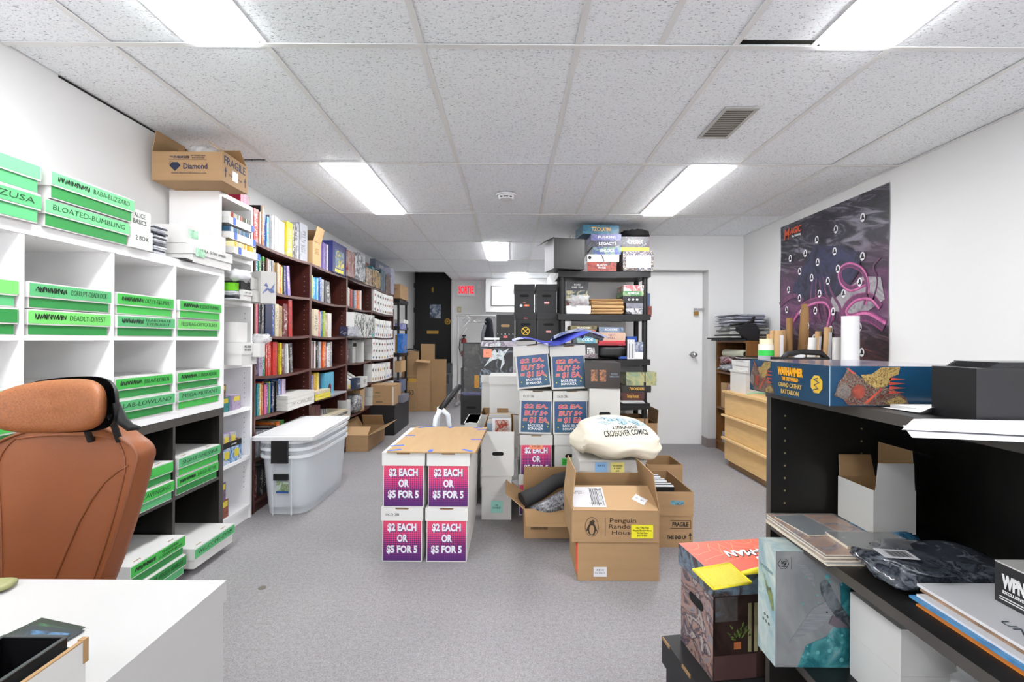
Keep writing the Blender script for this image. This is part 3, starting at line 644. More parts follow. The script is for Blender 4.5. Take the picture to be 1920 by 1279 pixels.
# ================================================================ dark red bookcases
BX = -1.70; BYS = [3.075, 3.935, 4.80, 5.65, 6.70]; BH = 1.80
SH = [.08, .36, .64, .91, 1.19, 1.505]
ORDN = ['first', 'second', 'third', 'fourth']
def sag(u, a): return -a * (1 - (2 * u - 1) ** 2)
def bend(t, name, x0, x1, z0, z1, d, mts, a=.02, y0=0, n=9):
    mb = MB(); vs = []
    for i in range(n):
        u = i / (n - 1); x = x0 + (x1 - x0) * u; s = sag(u, a)
        vs += [(x, y0, z0 + s), (x, y0, z1 + s), (x, d, z1 + s * .4), (x, d, z0 + s * .4)]
    for i in range(n - 1):
        p, q = i * 4, i * 4 + 4
        mb.add([vs[p], vs[q], vs[q + 1], vs[p + 1]], [(0, 1, 2, 3)], 1)
        mb.add([vs[p + 1], vs[q + 1], vs[q + 2], vs[p + 2]], [(0, 1, 2, 3)], 0)
        mb.add([vs[p], vs[p + 3], vs[q + 3], vs[q]], [(0, 1, 2, 3)], 0)
        mb.add([vs[p + 3], vs[p + 2], vs[q + 2], vs[q + 3]], [(0, 1, 2, 3)], 0)
    return part(t, name, mb, mts)
for k in range(4):
    w = BYS[k + 1] - BYS[k] - .004; x = w / 2
    t = thing('dark_bookcase', '%s dark mahogany bookcase from the white one, sagging shelves' % ORDN[k], 'bookcase', (BX, (BYS[k] + BYS[k + 1]) / 2, 0), R90)
    for sx in (-1, 1):
        part(t, 'side_panel', MB().box(min(sx * x, sx * (x - .018)), 0, 0, max(sx * x, sx * (x - .018)), .28, BH, [1, 0, 0, 0, 0, 0]), [MAHOG, MAHOGE])
    part(t, 'back_panel', MB().box(-x + .018, .272, 0, x - .018, .278, BH - .02), MAHOG)
    part(t, 'plinth', MB().box(-x + .018, .008, 0, x - .018, .022, SH[0] - .02), MAHOG)
    bend(t, 'top_board', -x + .018, x - .018, BH - .02, BH, .27, [MAHOG, MAHOGE], .012)
    for z in SH: bend(t, 'shelf', -x + .018, x - .018, z - .02, z, .27, [MAHOG, MAHOGE], .016 if z > .1 else 0)
    pins(t, [((x - .0175, .045, zz), (x - .0185, .045, zz)) for zz in [.2 + .04 * q for q in range(38)] if min(abs(zz - s) for s in SH) > .05], mat('pin_hole_tan', '#b09080', .6), .004)
# ---- books: one shared mesh, colour per object
def bookmat():
    m, nt, b = newmat('printed_cover')
    oi = N(nt, 'ShaderNodeObjectInfo'); tc = N(nt, 'ShaderNodeTexCoord')
    sp = N(nt, 'ShaderNodeSeparateXYZ'); nt.links.new(tc.outputs['Generated'], sp.inputs[0])
    z = sp.outputs[2]; r = oi.outputs['Random']
    mp = N(nt, 'ShaderNodeVectorMath', operation='MULTIPLY_ADD'); nt.links.new(tc.outputs['Generated'], mp.inputs[0])
    mp.inputs[1].default_value = (2, .5, 30)
    cb = N(nt, 'ShaderNodeCombineXYZ'); 
    for i in range(3): nt.links.new(math_(nt, 'MULTIPLY', r, 37.0), cb.inputs[i])
    nt.links.new(cb.outputs[0], mp.inputs[2])
    f = noise(nt, mp.outputs[0], 1, 2)
    mp2 = N(nt, 'ShaderNodeVectorMath', operation='MULTIPLY_ADD'); nt.links.new(tc.outputs['Generated'], mp2.inputs[0]); mp2.inputs[1].default_value = (1.2, 1, 4); nt.links.new(cb.outputs[0], mp2.inputs[2])
    g = noise(nt, mp2.outputs[0], 1, 2)
    dark = math_(nt, 'GREATER_THAN', math_(nt, 'FRACT', math_(nt, 'MULTIPLY', r, 7.3)), .62)
    tcol = mixc(nt, dark, lin('#dcd8ce'), lin('#3a343c'))
    inb = math_(nt, 'MULTIPLY', math_(nt, 'GREATER_THAN', z, .22), math_(nt, 'LESS_THAN', z, .86))
    mk = math_(nt, 'MULTIPLY', math_(nt, 'MULTIPLY', inb, math_(nt, 'LESS_THAN', math_(nt, 'ABSOLUTE', math_(nt, 'SUBTRACT', sp.outputs[0], .5)), .3)), math_(nt, 'GREATER_THAN', f, .53))
    base = mixc(nt, math_(nt, 'MULTIPLY', math_(nt, 'GREATER_THAN', g, .58), .3), oi.outputs['Color'], tcol)
    nt.links.new(mixc(nt, math_(nt, 'MULTIPLY', mk, .6), base, tcol), b.inputs['Base Color'])
    b.inputs['Roughness'].default_value = .35; return m
BOOKM = bookmat()
BOOKME = MB().box(-.5, 0, 0, .5, .06, 1).box(-.5, .06, 0, -.4, 1, 1).box(.4, .06, 0, .5, 1, 1).box(-.4, .06, .015, .4, .985, .985, 1).mesh('book', [BOOKM, PAPERG])
CN = {'navy': '#1f2950', 'red': '#b5302a', 'cream': '#c9bda4', 'orange': '#d4691f', 'blue': '#2f5fa8', 'sky': '#58a9d6', 'teal': '#2a7d84', 'grey': '#85858a', 'white': '#d6d4d0',
      'black': '#1b1b1e', 'yellow': '#e3cf2a', 'silver': '#9fa1a8', 'green': '#3f8a45', 'lime': '#a9c52e', 'brown': '#6a3f2a', 'purple': '#5b4a86', 'pink': '#cf5d8a', 'maroon': '#5e1f26',
      'lilac': '#b9a9c4', 'tan': '#b0956c', 'charcoal': '#3c3c40', 'gold': '#c09a3c', 'indigo': '#3a4a94', 'violet': '#7a68a0'}
SHN = {BH: 'standing on top', 1.505: 'top shelf', 1.19: 'second shelf', .91: 'third shelf', .64: 'fourth shelf', .36: 'fifth shelf', .08: 'bottom shelf'}
def ordn(n): return '%d%s' % (n, 'th' if 10 < n % 100 < 14 else {1: 'st', 2: 'nd', 3: 'rd'}.get(n % 10, 'th'))
nbooks = 0
def books(bay, z, spec, X=-1.715):
    """spec: 'px0 colour*count height ...' -> books between pixel columns on the row"""
    global nbooks
    toks = [s.split() for s in spec.split(',')]; idx = 0
    w0, w1 = BYS[bay] + .02, BYS[bay + 1] - .02
    for k, tk in enumerate(toks):
        px0, px1, col, n, h = float(tk[0]), float(tk[1]), tk[2], int(tk[3]), float(tk[4]); lean = math.radians(float(tk[5])) if len(tk) > 5 else 0
        ya, yb = max(YX(px0, BX), w0), min(YX(px1, BX), w1)
        for q in range(n):
            yc = ya + (yb - ya) * (q + .5) / n; th = (yb - ya) / n * .95
            u = (yc - BYS[bay]) / (BYS[bay + 1] - BYS[bay]); zz = z + sag(u, .012 if z == BH else (.016 if z > .1 else 0)) + .001
            idx += 1; nbooks += 1
            o = link('book', BOOKME, None, (X - rnd.uniform(0, .02), yc, zz + abs(lean) * .02), (lean, 0, R90))
            if lean: o.rotation_euler = (0, 0, R90); o.matrix_world = Matrix.Translation((X, yc, zz + abs(math.sin(lean)) * .02)) @ Matrix.Rotation(R90, 4, 'Z') @ Matrix.Rotation(lean, 4, 'Y')
            sc = (th, rnd.uniform(.16, .2), h * rnd.uniform(.985, 1.0)); o.scale = sc
            c = lin(CN[col]); j = rnd.uniform(.8, 1.15); o.color = tuple(min(1, v * j) for v in c[:3]) + (1,)
            pos = SHN[z] + (' of the' if z != BH else ' of the')
            tag(o, '%s book, %s from the left %s %s dark bookcase' % (col, ordn(idx), ('standing on top of the' if z == BH else 'on ' + SHN[z] + ' of the'), ORDN[bay]), 'book', 'books in the dark bookcases')
books(0, BH, '479 482 navy 1 .22,482 491 red 1 .235,491 494 cream 1 .225,494 496 black 1 .28,496 499 orange 1 .28,499 505 indigo 1 .24,505 509 sky 1 .225,509 511 teal 1 .22,511 516 grey 2 .25,516 528 white 4 .26,528 537 white 1 .25,537 541 silver 1 .25,541 552 yellow 1 .27,552 560 charcoal 2 .27,560 565 silver 1 .29,565 581 silver 1 .31')
books(0, 1.505, '480 486 lilac 2 .235,486 492 teal 1 .24,492 497 green 1 .22,497 500 black 1 .2,500 504 green 1 .235,504 510 brown 2 .23,510 520 grey 3 .235,520 526 tan 2 .225,526 531 white 1 .22,531 533 orange 1 .22,533 536 yellow 1 .21,536 539 navy 1 .22,539 543 blue 1 .22,543 548 violet 1 .225 -6')
books(0, 1.19, '478 481 maroon 1 .25,481 486 silver 1 .26,486 489 gold 1 .26,489 492 pink 1 .26,492 503 charcoal 3 .25,503 517 navy 1 .27,517 521 blue 1 .27,521 528 cream 1 .24,528 536 tan 2 .23,536 545 maroon 1 .25,545 552 red 1 .285 -2')
books(0, .91, '478 482 red 1 .24,482 485 black 1 .23,485 490 navy 1 .22,490 497 lilac 1 .22,497 500 teal 1 .21,500 504 green 1 .21,504 516 red 4 .25,516 524 red 1 .24,524 529 black 1 .24,529 533 yellow 1 .235,533 537 maroon 1 .23,537 543 silver 2 .23,543 548 white 1 .225,548 553 charcoal 1 .23 -4')
books(0, .64, '478 492 teal 5 .22,492 496 gold 1 .22,496 498 red 1 .23,498 501 brown 1 .23,501 505 pink 1 .21,505 508 purple 1 .22,508 511 green 1 .22,511 514 lime 1 .225,514 517 blue 1 .22,517 520 navy 1 .22,520 529 black 2 .22,529 533 blue 1 .24,533 543 lilac 4 .23')
books(0, .36, '478 511 silver 12 .17,511 519 black 2 .18,519 527 charcoal 1 .18,527 534 orange 1 .2,534 541 green 1 .2')
books(0, .08, '476 490 maroon 4 .2,490 520 black 5 .2')
books(1, BH, '604 617 violet 4 .25,617 622 white 3 .25')
books(1, 1.505, '583 586 orange 1 .2,586 593 lime 1 .21,593 600 sky 2 .2,600 603 pink 1 .2,603 606 blue 1 .22,606 612 silver 2 .21,612 616 charcoal 1 .21,616 623 charcoal 1 .2 -10')
books(1, 1.19, '583 587 indigo 1 .235,587 592 cream 2 .235,592 601 cream 1 .24,601 604 red 1 .235,604 608 cream 1 .23,608 612 blue 1 .24,612 614 lime 1 .24,614 619 tan 1 .21,619 626 white 1 .23')
books(1, .91, '583 588 grey 1 .22,588 591 white 1 .24,591 595 maroon 1 .23,595 599 white 1 .24,599 602 black 1 .24,602 607 silver 1 .24,607 611 red 1 .24,611 616 orange 1 .24,616 619 blue 1 .23,619 624 white 1 .23,624 628 grey 1 .24')
books(1, .64, '583 585 tan 1 .21,585 588 yellow 1 .22,588 591 indigo 1 .21,591 594 lilac 1 .21,594 599 gold 1 .225,599 602 yellow 1 .23,602 609 navy 1 .22')
books(1, .36, '583 589 maroon 1 .22,589 597 brown 1 .22,597 606 maroon 1 .22,610 617 grey 3 .17')
books(2, 1.505, '652 657 cream 1 .2,657 661 grey 2 .2,661 665 red 1 .2,665 667 charcoal 1 .2,667 671 sky 1 .2,671 678 orange 2 .21,678 680 white 1 .22')
books(2, .91, '652 655 navy 1 .15,655 658 charcoal 1 .16,658 661 maroon 1 .16')
books(3, BH, '700 706 teal 2 .26,706 712 cream 1 .24')
print('BOOKS', nbooks)
# lying stacks
def lying(label, bay, z, px0, px1, n, th, col, d=.17, X=-1.70, w=None):
    ya, yb = YX(px0, BX), YX(px1, BX)
    for k in range(n):
        u = ((ya + yb) / 2 - BYS[bay]) / (BYS[bay + 1] - BYS[bay])
        o = link('book', BOOKME, None, (X + rnd.uniform(-.004, .004), (ya + yb) / 2, z + sag(u, .016) + .002 + k * th))
        c = col[k % len(col)]
        o.matrix_world = Matrix.Translation((X, (ya + yb) / 2 + (yb - ya) / 2, z + sag(u, .016) + .002 + (k + .5) * th)) @ Matrix.Rotation(R90, 4, 'Z') @ Matrix.Rotation(-R90, 4, 'Y') @ Matrix.Diagonal((th * .93, d, yb - ya, 1))
        o.color = lin(CN[c]); tag(o, '%s book, %s up in the %s' % (c, ordn(k + 1), label), 'book', 'books in the dark bookcases')
lying('lying white stack, fourth shelf by the tote', 0, .64, 525, 576, 4, .028, ['white'], X=-1.64, d=.2)
lying('yellow-edged stack on fourth shelf of second bookcase', 1, .64, 584, 612, 3, .026, ['yellow', 'yellow', 'cream'], X=-1.66)
lying('thin grey pile beside the yellow-edged stack', 1, .64, 614, 641, 2, .008, ['silver'], X=-1.65)
lying('thick stack on fifth shelf of second bookcase', 1, .36, 606, 641, 5, .024, ['cream', 'charcoal'], X=-1.64, d=.2)
lying('orange stack low in the second bookcase', 1, .08, 585, 613, 3, .05, ['orange', 'cream'], X=-1.66)
def face(name, label, cat, bay, z, px0, px1, h, mfront, mside=None, d=.12, X=-1.69, lid=None, rz=R90, top=None, zoff=0):
    ya, yb = YX(px0, X), YX(px1, X)
    u = ((ya + yb) / 2 - BYS[bay]) / (BYS[bay + 1] - BYS[bay]); zz = z + sag(u, .012 if z == BH else .016) + .0015 + zoff
    w = yb - ya
    if lid: return game(name, label, (X, (ya + yb) / 2, zz), w, d, h, mfront, mside, top, rz, lid, cat=cat)
    return block(name, label, cat, (X, (ya + yb) / 2, zz), w, d, h, [mfront, mside or mfront, top or mside or mfront], rz)
t = face('blue_book', 'large sky-blue book with a small black figure, facing out', 'book', 1, .64, 609, 626, .22, art('sky_cover', ['#3fa0c8', '#69bcd8', '#2a86b4'], 6), None, .03, X=-1.71)
part(t, 'cover_figure', MB().prism([(.0, -.001, .02), (.04, -.001, .03), (.05, -.001, .09), (.02, -.001, .12), (-.02, -.001, .1), (-.04, -.001, .05)], (0, -.0006, 0)), art('figure_print', ['#101018', '#1c1820', '#a03038', '#101018'], 60))
# on top of the second to fourth bookcases
t = carton('open_carton', 'small brown carton with open flaps on top of the second dark bookcase', (-1.70, 4.055, 1.797), .17, .22, .2, R90, CARDL, {'f': (.13, 105), 'r': (.13, 60), 'b': (.1, 85)})
text(t, 'LOREM\nBOX LOT\nHANDLE\nWITH CARE', .1, .01, (0, -.001, .12), 'front', CARDIN)
t = face('picture_box', 'navy game box with a yellow framed picture on the second dark bookcase', 'board game', 1, BH, 623, 649, .29, mat('navy_box', '#232a62', .35), None, .1, X=-1.68, lid=.9)
plate(t, 'yellow_picture', -.12, .05, .1, .22, -.0008, art('hero_picture', ['#c9b935', '#e0cf3a', '#3f5a80', '#7fa3b5', '#1c2440'], 14)); plate(t, 'yellow_caption', -.13, .008, .09, .038, -.0008, mat('yellow_caption_print', '#d8c62c', .4, var=.4, scale=60))
t = face('wrapped_box', 'maroon game box in clear shrink wrap on the third dark bookcase', 'board game', 2, BH, 652, 667, .26, art('maroon_box', ['#5c1f20', '#8b3a30', '#a08f86', '#4a1a1c'], 9), None, .2, X=-1.66, lid=.9)
t = face('wrapped_box', 'silver shrink-wrapped box next to the maroon one', 'board game', 2, BH, 668, 684, .29, art('silver_wrap', ['#8f9196', '#dfe1e4', '#5e6066', '#cfd1d5'], 16, .15), None, .2, X=-1.64, lid=.9)
face('figure_box', 'orange and dark figure box at the end of the third dark bookcase', 'board game', 2, BH, 685, 697, .2, art('orange_fig', ['#c2703a', '#2a211c', '#d6bfa4', '#6b3a20'], 26), None, .15, X=-1.68, lid=.9)
face('rear_box', 'dark red box standing behind the silver-wrapped box', 'board game', 2, BH, 664, 690, .31, art('maroon_box2', ['#4a181a', '#7a2f2a', '#5a4a48'], 8), None, .08, X=-1.82, lid=.9)
t = face('large_box', 'large slate game box marked INVENTIONS on the fourth dark bookcase', 'board game', 3, BH, 703, 735, .42, art('slate_box', ['#3d4254', '#5a5f74', '#6f7b8e', '#2d3140'], 7), None, .07, X=-1.80, lid=.9)
text(t, 'INVENTIONS', .5, .05, (0, -.001, .35), 'front', SILVERINK)
face('teal_box', 'teal box with a golden cat picture before the slate box', 'board game', 3, BH, 698, 713, .2, art('cat_art', ['#2f6a70', '#c99a3a', '#16140f', '#3f8288'], 16), None, .08, X=-1.68, lid=.9)
face('teal_box', 'tall teal-blue box leaning on the slate box', 'board game', 3, BH, 714, 722, .27, art('teal_art', ['#2c6f8c', '#1c3444', '#5aa0b8'], 12), None, .1, X=-1.69, lid=.9)
face('brown_box', 'dark brown box before the slate box at the far end', 'board game', 3, BH, 723, 731, .24, art('dk_art', ['#2b2422', '#5c3c2a', '#8d8f9c'], 12), None, .1, X=-1.69, lid=.9)
face('lilac_box', 'glossy lilac box last on top of the fourth dark bookcase', 'board game', 3, BH, 732, 739, .36, art('lilac_art', ['#8f8fae', '#c9c9de', '#6d6f90'], 8, .15), None, .15, X=-1.69, lid=.9)
# third bookcase, middle shelves
t = face('tree_print_box', 'large white box printed with grey pine trees on the second shelf', 'box', 2, 1.19, 664, 702, .26, None or art('tree_print', ['#efefec', '#e6e6e3', '#e6e6e3', '#5f6462', '#3c4240'], 26, .5, 1.5, (1, 1, .7)), WBOX, .2, X=-1.62)
mb = MB()
for k in range(60):
    px_, pz_ = rnd.uniform(-.33, .31), rnd.uniform(.015, .2); s = rnd.uniform(.012, .022)
    for q in range(3): mb.prism([(px_ - s * (1 - q * .25), -.001, pz_ + q * s * .7), (px_ + s * (1 - q * .25), -.001, pz_ + q * s * .7), (px_, -.001, pz_ + q * s * .7 + s)], (0, -.0004, 0))
o = part(t, 'pine_print', mb, mat('pine_ink', '#6a706c', .7, var=.4, scale=60)); o['kind'] = 'stuff'
plate(t, 'teal_label', .24, .01, .32, .05, -.0006, mat('teal_label_print', '#58a3a8', .6, var=.3, scale=40))
face('navy_box', 'small navy box in front of the pine-tree box', 'box', 2, 1.19, 652, 664, .1, art('navy_small', ['#23243f', '#3c3d5c', '#23243f', '#cfd0dc'], 16), None, .08, X=-1.67)
face('silver_box', 'small grey box beside the small navy box', 'box', 2, 1.19, 665, 674, .095, art('grey_small', ['#8f909c', '#c9cad2', '#4a4b58'], 16), None, .07, X=-1.60)
t = thing('bookend', 'black curved bookend holding the pine-tree box', 'bookend', (-1.64, 4.95, 1.185), R90); part(t, 'panel', MB().box(-.1, .01, 0, .07, .014, .26), BLACKP); part(t, 'base', MB().box(-.1, -.03, 0, .07, .01, .003), BLACKP)
t = face('white_binder_box', 'white magazine holder with an open lid on the third shelf', 'box', 2, .91, 661, 676, .25, WBOX2, None, .2, X=-1.76); plate(t, 'dark_label', -.12, .18, .05, .22, -.0006, BLACKB)
t = carton('open_white_box', 'narrow white box with its flap raised on the third shelf', (-1.70, 5.32, .895), .09, .15, .23, R90, WBOX2, {'r': (.1, 130)}, inner=WBOX2)
for k in range(3):
    t = thing('magazine_file', 'slanted white magazine file, %s in the third bookcase' % ('first', 'second', 'third')[k], 'magazine file', (-1.70, 4.88 + k * .13, .632 + (0, .0, .0)[k]), R90, 'white magazine files')
    part(t, 'body', MB().prism([(-.04, 0, 0), (-.04, .2, 0), (-.04, .2, .22), (-.04, 0, .09)], (.08, 0, 0)), WBOX2); part(t, 'slot', MB().box(-.03, .12, .0, .03, .125, .14), CARDIN)
    plate(t, 'sticker', -.03, .01, .03, .05, -.0006, mat('yellow_sticker', '#dcbf55', .5) if k == 0 else PAPER)
t = face('navy_box', 'navy box with white lettering on the fourth shelf of the third dark bookcase', 'box', 2, .64, 668, 678, .11, mat('navy_small2', '#26324c', .4), None, .1, X=-1.655)
text(t, 'G\nCLASSIC', .09, .018, (0, -.001, .06), 'front', WINK)
t = face('white_box', 'small white box with text beside the navy box', 'box', 2, .64, 679, 689, .115, WBOX2, None, .1, X=-1.64); text(t, 'SORTED\nSTAMP\nNOTES', .08, .012, (0, -.001, .06), 'front', INKG)
t = face('tan_box', 'upright tan carton low in the third dark bookcase', 'box', 2, .36, 676, 684, .24, CARDL, None, .15, X=-1.70)
face('white_pack', 'white cartons stacked low in the third dark bookcase', 'box', 2, .36, 652, 658, .17, WBOX2, None, .1, X=-1.68)
whole('bagged_stack', 'clear bag of black-and-white booklets low in the third dark bookcase', 'plastic bag', MB().blob((0, 0, 0), (.07, .12, .1), 20, 12, .5, .25, 0, 2), art('bag_bw', ['#2b2b2e', '#c9c9cc', '#5a5a60', '#efefef'], 22, .2), (-1.74, 5.15, .45))
# fourth bookcase: boxed figures, two or three tiers per shelf
def figmat():
    m, nt, b = newmat('figure_box_print'); oi = N(nt, 'ShaderNodeObjectInfo'); tc = N(nt, 'ShaderNodeTexCoord')
    sp = N(nt, 'ShaderNodeSeparateXYZ'); nt.links.new(tc.outputs['Generated'], sp.inputs[0])
    dx = math_(nt, 'MULTIPLY', math_(nt, 'ABSOLUTE', math_(nt, 'SUBTRACT', sp.outputs[0], .5)), 2.6); dz = math_(nt, 'MULTIPLY', math_(nt, 'ABSOLUTE', math_(nt, 'SUBTRACT', sp.outputs[2], .32)), 3.4)
    k = math_(nt, 'LESS_THAN', math_(nt, 'ADD', dx, dz), .85)
    nt.links.new(mixc(nt, k, lin('#e9e8e6'), oi.outputs['Color']), b.inputs['Base Color']); b.inputs['Roughness'].default_value = .4; return m
FIGME = MB().box(-.5, 0, 0, .5, 1, 1, [0, 1, 1, 1, 1, 1]).mesh('figure_box', [figmat(), WBOX])
FCOL = ['#2a2a38', '#8b5a3a', '#c29a4a', '#7a2a3a', '#4a6a9c', '#5a7a5c', '#2a2a30', '#a0524a']
def figs(z, px0, px1, tiers, h, n, lab, X=-1.68):
    ya, yb = YX(px0, X), YX(px1, X); w = (yb - ya) / n
    for r in range(tiers):
        for q in range(n - (1 if r == tiers - 1 and tiers > 1 and n > 8 else 0)):
            y = ya + (q + .5) * w; u = (y - BYS[3]) / (BYS[4] - BYS[3])
            o = link('figure_box', FIGME, None, (X + rnd.uniform(-.004, .004), y, z + sag(u, .016) + .002 + r * h), (0, 0, R90)); o.scale = (w * .94, .1, h * .98)
            o.color = lin(rnd.choice(FCOL)); tag(o, 'small white figure box, %s along in %s row, %s' % (ordn(q + 1), ('lowest', 'second', 'third')[r], lab.replace(' of the', ' of')), 'figure box', 'boxed figures, ' + lab)
figs(1.505, 701, 737, 3, .088, 8, 'top shelf of the fourth dark bookcase'); figs(1.19, 703, 737, 2, .115, 9, 'second shelf of the fourth dark bookcase')
figs(.91, 698, 738, 3, .085, 8, 'third shelf of the fourth dark bookcase'); figs(.64, 698, 735, 2, .11, 9, 'fourth shelf of the fourth dark bookcase'); figs(.36, 698, 738, 2, .11, 8, 'fifth shelf of the fourth dark bookcase')
# ================================================================ MIDDLE: comic boxes, cartons, totes
def halftone():
    m, nt, b = newmat('halftone_sheet'); tc = N(nt, 'ShaderNodeTexCoord'); sp = N(nt, 'ShaderNodeSeparateXYZ'); nt.links.new(tc.outputs['Generated'], sp.inputs[0])
    x, z = sp.outputs[0], sp.outputs[2]; k = 52.0
    s = math_(nt, 'MULTIPLY', math_(nt, 'SINE', math_(nt, 'MULTIPLY', math_(nt, 'ADD', x, z), k * 1.2)), math_(nt, 'SINE', math_(nt, 'MULTIPLY', math_(nt, 'SUBTRACT', x, z), k * 1.2)))
    th = math_(nt, 'MULTIPLY', math_(nt, 'SUBTRACT', z, .52), 2.1)
    msk = math_(nt, 'LESS_THAN', s, th)
    pink = ramp(nt, z, [(0, lin('#b8356f')), (.55, lin('#c43a70')), (1, lin('#e04a68'))])
    nt.links.new(mixc(nt, msk, lin('#4f2168'), pink), b.inputs['Base Color']); b.inputs['Roughness'].default_value = .4; return m
HALF = halftone()
POSTB = art('blue_sale_sheet', ['#27406e', '#2f5f7a', '#2b4a85', '#39706f'], 5, .4, .3)
PINKL = mat('pink_lettering_ink', '#c04a80', .5); ORL = mat('orange_outline_ink', '#e0a050', .5); STAR = mat('star_yellow', '#f0d040', .5)
def comic_box(label, loc, w, d, h, rz=0, tilt=0, kind=None, lid=.068, m=None, note=None, group=None, name='comic_box', rot=None, lidm=None, holes=False):
    m = m or WBOX2; t = thing(name, label, 'comic box', loc, rz, group, rot or (0, tilt, rz)); x = w / 2; o = .006
    part(t, 'body', MB().box(-x + o, o, 0, x - o, d - o, h - lid + .002), m)
    part(t, 'lid', MB().box(-x, 0, h - lid, x, d, h).box(-x * .35, -.0006, h - .004, x * .35, .02, h + .0006, 0), lidm or m)
    if kind == 'half':
        plate(t, 'sale_sheet', -x + .01, .006, x - .01, h - lid - .001, o - .0003, HALF)
        for a, (s, zz, ww) in enumerate((('$2 EACH', .172, .15), ('OR', .115, .055), ('$5 FOR 5', .058, .16))):
            text(t, s, ww, .037, (.003, o - .0022, h - lid - .207 + zz - .006), 'front', mat('lettering_shadow', '#6a4a78', .5), bold=.05)
            text(t, s, ww, .037, (0, o - .003, h - lid - .207 + zz - .002), 'front', SILVERINK, bold=.04)
        part(t, 'handle_cut', MB().prism(stadium(0, h - .005, .07, .009, -.0006), (0, .0005, 0)), CARDIN)
    if kind == 'blue':
        plate(t, 'sale_sheet', -x + .016, .012, x - .012, h - lid - .001, o - .0003, POSTB)
        for s, zz, ww, hh in (('$2 EA.', .182, .155, .022), ('BUY 5+', .137, .15, .028), ('= $1 EA.', .092, .165, .03)):
            text(t, s, ww * 1.03, hh * 1.12, (0, o - .002, zz), 'front', ORL, bold=.05, italic=.12)
            text(t, s, ww, hh, (0, o - .003, zz), 'front', PINKL, bold=.012, italic=.12)
        text(t, 'BACK ISSUE', .1, .016, (0, o - .002, .056), 'front', WINK, bold=.01); text(t, 'BONANZA', .1, .016, (0, o - .002, .034), 'front', WINK, bold=.01)
        for sx, zz in ((.085, .07), (-.08, .045), (.08, .05)): part(t, 'star', MB().prism([(sx + (.006 if q % 2 else .0025) * math.sin(q * PI / 5), o - .0015, zz + (.006 if q % 2 else .0025) * math.cos(q * PI / 5)) for q in range(10)], (0, -.0008, 0)), STAR)
        part(t, 'handle_cut', MB().prism(stadium(.01, h - .003, .07, .007, -.0006), (0, .0005, 0)), CARDIN)
    if note: text(t, note, .07, .014, (-.05, -.001, h - lid * .55), 'front', INK)
    if holes: hole(t, 0, h * .62, .075, .024, o)
    return t
# --- four $2 boxes under a taped cardboard sheet
Yb = 2.425
for (px0, px1, ya, yb, lab, note) in ((714, 793, 951, 1052, 'lower box marked OLD on its lid, white with magenta sale sheet, under the cardboard sheet', 'OLD 2BI'), (797, 877, 951, 1052, 'lower white box with magenta sale sheet next to the OLD one', None)):
    cx, w, z, h = FB(px0, px1, ya, yb, Yb); comic_box(lab, (cx, Yb, .001), w, .68, .284, kind='half', note=note, m=WBOX)
for (px0, px1, lab) in ((716, 797, 'upper white box with magenta sale sheet, above the OLD box, carrying the cardboard sheet'), (800, 881, 'upper white box with magenta sale sheet beside the tall open white boxes')):
    cx, w, z, h = FB(px0, px1, 848, 951, Yb); comic_box(lab, (cx, Yb - .004, .286), w, .68, .286, kind='half', m=WBOX)
t = thing('cardboard_sheet', 'tan cardboard sheet with blue tape bits lying across the magenta sale boxes', 'cardboard', (-.42, 2.41, .574), 0, None)
part(t, 'sheet', MB().prism([(-.225, 0, 0), (.235, -.005, 0), (.26, .69, 0), (-.21, .695, 0)], (0, 0, .007)), CARDL)
part(t, 'under_sheet', MB().prism([(-.222, .003, -.0015), (.24, -.003, -.0015), (.265, .68, -.0015), (-.205, .69, -.0015)], (0, 0, .001)), CARDIN)
for x, y, a, L in ((-.19, .03, .5, .07), (-.2, .13, .35, .07), (.0, .02, 1.5, .05), (.19, .03, 2.4, .07), (.215, .3, .1, .06), (.23, .6, .2, .06), (.2, .66, .2, .06), (.02, .67, 1.2, .05), (-.17, .66, .8, .05), (-.19, .4, .1, .06), (-.12, .68, .1, .06)):
    part(t, 'blue_tape', MB().box(-L / 2, -.011, .007, L / 2, .011, .0078, 0, Matrix.Translation((x, y, 0)) @ Matrix.Rotation(a, 4, 'Z')), BLUETAPE)
# --- white open longboxes beside
def openbox(label, loc, w, d, h, rz=0, m=None, comics=0, note=None, hl=None, name='comic_box', cat='comic box', top=True, inner=CARDIN):
    t = carton(name, label, loc, w, d, h, rz, m or WBOX2, {}, .004, cat, inner=inner)
    if hl: hole(t, 0, h * hl, .075, .024)
    if comics:
        mb = MB(); n = comics
        for k in range(n):
            y0_ = .33 if d > .6 else .03; yy = y0_ + (d - y0_ - .03) * k / n; mb.box(-w / 2 + .015, yy, .006, w / 2 - .02 + rnd.uniform(-.005, .005), yy + .003, h - .01 + rnd.uniform(-.005, .025), rnd.randrange(4))
        o = part(t, 'comics', mb, [PAPER, mat('comic_edge_grey', '#c6c3be', .4), mat('comic_edge_blue', '#8fa3b8', .3), mat('comic_edge_tan', '#cdbfa8', .4)]); o['kind'] = 'stuff'
    return t
Y = 3.0
cx, w, z, h = FB(901, 961, 892, 976, Y)
t = comic_box('closed white box with a mint sticky note reading DOUBLES, on the floor', (cx, Y, .001), w, .70, .284, lid=.002, holes=False); hole(t, 0, .165, .075, .025, .0055, mat('flap_shadow_grey', '#b9b8b4', .7))
part(t, 'handle_flap', MB().prism(stadium(0, .1655, .068, .019, .0046), (0, .0004, 0)), WBOX2)
plate(t, 'sticky_note', -.035, .045, .04, .12, .0052, mat('mint_note', '#93d0c0', .6)); text(t, '2 BI\nDOUBLES', .05, .012, (0, .0032, .085), 'front', INK)
cx, w, z, h = FB(903, 964, 811, 892, Y)
t = openbox('open white longbox full of bagged comics, on the DOUBLES box', (cx, Y, .2855), w, .72, .284, comics=26, hl=.5)
